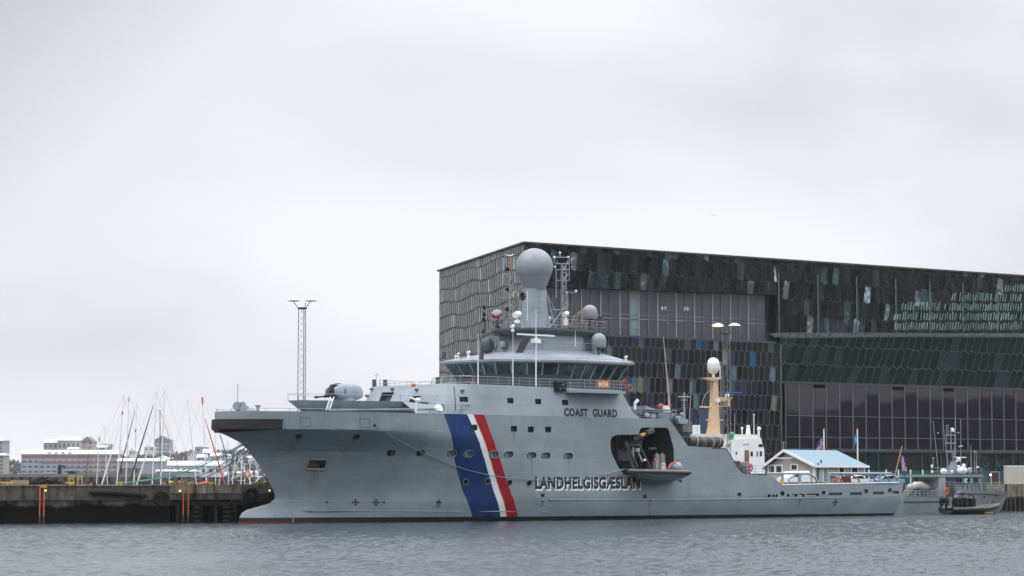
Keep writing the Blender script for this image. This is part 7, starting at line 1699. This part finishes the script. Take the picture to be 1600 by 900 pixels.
bgthing('dock_shed', 'pale grey low shed on the breakwater left of the crane post', 'shed', 75, 739.5, 17, 458, 4.75, mat('pale_shed', (.33, .34, .35), .7), extra=lambda o, w2, h_: (MB().box(-w2 - .1, w2 + .1, -.1, 3.1, h_, h_ + .1).build('roof', m_white, o)))
bgthing('dock_hut', 'small dark hut on the breakwater right of the crane post', 'hut', 111, 737, 10, 458, 4.75, m_dark, extra=lambda o, w2, h_: (MB().box(-w2 - .1, w2 + .1, -.1, 3.1, h_, h_ + .12).build('roof', mat('brown_roof', (.08, .05, .04), .8), o)))
b = W(93, 740, 456); o = thing('dock_crane', 'dark slender crane post on the breakwater', 'crane', (b.x, 456, 4.75)); h_ = W(93, 727, 456).z - 4.75; mb = MB(); mb.box(-.35, .35, -.3, .3, 0, h_); mb.build('post', m_dark, o); mb = MB(); mb.bar((0, -.3, h_), (1.1, -.3, h_ - .2), .3); mb.sph((.9, -.3, h_ - .35), .25); mb.build('arm', m_dark, o)
for px, l_ in ((111.5, 'yellow frame under the dark hut'), (125, 'yellow frame right of the dark hut')):
    b = W(px, 749, 400); o = thing('marker_frame', l_, 'frame', (b.x, 400, 3.9)); o.location.z = 3.0; h_ = W(px, 744.5, 400).z - 3.0; mb = MB()
    for x in (-.35, .35): mb.cyl((x, 0, 0), (x, 0, h_), .08)
    mb.cyl((-.35, 0, h_), (.35, 0, h_), .08); mb.cyl((-.35, 0, h_ * .8), (.35, 0, h_ * .8), .06); mb.build('frame', m_yel, o)
b = W(190, 757, 300); bgthing('dock_store', 'grey flat-roofed store behind the masts on the breakwater', 'shed', 201, 731, 28, 470, 4.7, mat('store_grey', (.13, .14, .155), .8), 5, legs)

# ------------------------------------------------------------------ far side of the bay
m_fg = mat('far_glass', (.10, .12, .15), .3, var=.3, sc_=.3)
def block(name, label, cat, x0, x1, yt, yb, Y, mw, mroof, floors=0, stripe=None, rh=.6, dep=14, gable=False, group=None, cols=None):
    a, b = W(x0, yb, Y), W(x1, yt, Y); w_ = b.x - a.x; h_ = b.z - a.z; zb_ = a.z; o = thing(name, label, cat, (a.x, Y, zb_), 0, group)
    mb = MB(); mb.box(0, w_, 0, dep, -6, h_); wl = mb.build('wall', mw, o)
    mb = MB()
    if gable: mb.prism([(-.4, -.4, h_), (w_ + .4, -.4, h_), (w_ / 2, -.4, h_ + rh)], (0, dep + .8, 0))
    else: mb.prism([(-.4, -.4, h_), (-.4, -.4, h_ + .3), (-.4, 3, h_ + rh), (-.4, dep, h_ + rh), (-.4, dep, h_)], (w_ + .8, 0, 0))
    mb.build('roof', mroof, o)
    if floors:
        n = cols or max(2, int(w_ / 2.6))
        for f in range(floors):
            for i in range(n) if w_ < 16 else [None]:
                z = h_ * (f + .35) / floors; hh = h_ / floors * .38; g = MB()
                if i is None: 
                    n = min(n, 24)
                    for j in range(n): g.box(w_ * (j + .2) / n, w_ * (j + .8) / n, -.08, 0, z, z + hh)
                    g.split('window', m_fg, wl)
                else: g.box(w_ * (i + .28) / n, w_ * (i + .72) / n, -.08, 0, z, z + hh); g.build('window', m_fg, wl)
    if stripe:
        for k, (za, zb2, xa) in enumerate(stripe): g = MB(); g.box(w_ * xa, w_ + .05, -.15, 0, h_ * za, h_ * zb2); g.build('stripe', mat('far_red_hazed', (.34, .12, .13), .7), wl)  # stripe red greyed to paint in distance haze
    return o
m_snow = mat('snow_roof', (.68, .70, .73), .8, var=.05); m_fw = mat('far_white_wall', (.50, .51, .53), .8, var=.05); m_fgr = mat('far_grey_wall_hazed', (.30, .32, .35), .8, var=.1); m_fb = mat('far_beige_wall', (.34, .31, .27), .8, var=.08); m_fd = mat('far_dark_wall_hazed', (.22, .23, .25), .8)  # grey and dark far walls lightened, haze put into their colour
hb_ = block('office_block', 'long grey office block with red stripes on the far shore', 'building', 33, 184, 710, 741, 1120, mat('office_grey', (.30, .33, .37), .7), m_snow, 4, ((.84, .93, 0), (.56, .63, .19), (.32, .36, .40), (.06, .12, .50)), 2.0, 16)
for i in range(4): g = MB(); x = 11.5 + i * 3.1; g.prism([(x, -.3, 9.2), (x + 2.4, -.3, 9.2), (x + 1.2, -.3, 10.3)], (0, 6, 0)); g.build('dormer', m_fgr, hb_)
block('apartment_block', 'beige apartment block at the left edge of the far shore', 'building', -30, 6.5, 712, 741, 1000, m_fb, m_snow, 5, cols=4, rh=1.0, dep=10); block('apartment_block', 'taller brownish apartment tower behind the beige block at the left edge', 'building', -30, 5, 689, 742, 1080, m_fgr, m_snow, 7, rh=.8)
block('school_building', 'low wing with a snowy roof left of the white-roofed school', 'building', 68, 90, 692, 703, 1500, m_fgr, m_snow, 1, rh=2.0); block('school_building', 'broad building with the brightest snowy roof on the ridge', 'building', 89.5, 125.5, 688.5, 705, 1495, m_fgr, m_snow, 1, rh=2.2)
block('gabled_hall', 'gabled pale hall right of the snowy school roof', 'building', 127, 145, 690, 707, 1450, m_fb, mat('slate_roof', (.17, .19, .22), .8), 3, gable=True, rh=3.0)
block('tower_block', 'grey round-topped block behind the tallest masts', 'building', 240, 266, 688, 712, 1600, m_fgr, m_fd, 4, gable=True, rh=3.0)
block('warehouse', 'long pale warehouse with snowy roof behind the masts', 'building', 184, 256, 721, 742, 1090, mat('warehouse_pale', (.30, .32, .35), .7), m_snow, 0, rh=1.4)
block('warehouse', 'white storage hall right of the pale warehouse', 'building', 262, 345, 728, 744, 1060, m_fw, m_snow, 1, rh=2.2); block('warehouse', 'grey low shed before the white storage hall', 'building', 244, 305, 737, 746, 980, m_fgr, m_snow, 0, rh=.8)
rh_ = random.Random(44); ords = 'first second third fourth fifth sixth seventh eighth ninth tenth eleventh twelfth thirteenth fourteenth fifteenth sixteenth seventeenth eighteenth nineteenth twentieth'.split()
specs = sorted([(rh_.uniform(38, 470), rh_.uniform(703, 722)) for _ in range(46)])
specs = [s for i, s in enumerate(specs) if i % 2 == 0][:20]
for i, (x, y) in enumerate(specs):
    w_ = rh_.uniform(9, 20); mw = rh_.choice([m_fw, m_fgr, m_fb, m_fgr]); Yh = 1180 + (722 - y) * 21
    block('hillside_house', 'snow-roofed house on the far hillside, %s of the row from the left' % ords[i], 'house', x, x + w_, y - rh_.uniform(4, 7), y + 2, Yh, mw, m_snow if rh_.random() < .8 else m_fd, 1, gable=rh_.random() < .5, rh=rh_.uniform(1.2, 2.4), dep=9, group='houses on the far hillside')
# bare trees and scrub of the far slope read as one mass
mb = MB(); rt_ = random.Random(8)
for i in range(3200):
    Yt = rt_.uniform(1130, 1690); x = rt_.uniform(-330, -20); v = (Yt - 1150) / 570
    if noise.noise((x * .02, Yt * .012, 4.0)) < -.08 and rt_.random() < .75: continue
    z = hf(x, Yt, v) if Yt > 1150 else 3; h_ = rt_.uniform(1.4, 4.0); n = 5
    vs = [(x, Yt, z + h_)]; r_ = h_ * rt_.uniform(.28, .5)
    for k in range(n): a = 6.28 * k / n + i; rr2 = r_ * rt_.uniform(.6, 1.2); vs.append((x + rr2 * math.cos(a), Yt + rr2 * math.sin(a), z + h_ * rt_.uniform(.35, .6)))
    for k in range(n): a = 6.28 * k / n + i + .5; rr2 = r_ * .55; vs.append((x + rr2 * math.cos(a), Yt + rr2 * math.sin(a), z - .5))
    mb.add(vs, [(0, 1 + k, 1 + (k + 1) % n) for k in range(n)] + [(1 + k, 6 + k, 1 + (k + 1) % n) for k in range(n)] + [(1 + (k + 1) % n, 6 + k, 6 + (k + 1) % n) for k in range(n)])
o = mb.build('distant_trees', mat('bare_trees', (.075, .075, .075), .95, var=.4, sc_=.05)); tag(o, 'dark bare trees and scrub massed on the far slope', 'trees', kind='stuff')

# ------------------------------------------------------------------ misty air
mb = MB(); mb.box(-2550, 1550, -750, 2550, -5, 54); o = mb.build('haze', None); tag(o, kind='stuff')
hm_ = bpy.data.materials.new('misty_air'); hm_.use_nodes = True; n_t = hm_.node_tree; n_t.nodes.clear()
pvn = n_t.nodes.new('ShaderNodeVolumePrincipled'); pvn.inputs['Color'].default_value = (.985, .99, 1.0, 1); pvn.inputs['Density'].default_value = 0.00004; pvn.inputs['Anisotropy'].default_value = 0.0
ou = n_t.nodes.new('ShaderNodeOutputMaterial'); n_t.links.new(pvn.outputs[0], ou.inputs['Volume']); o.data.materials.append(hm_)
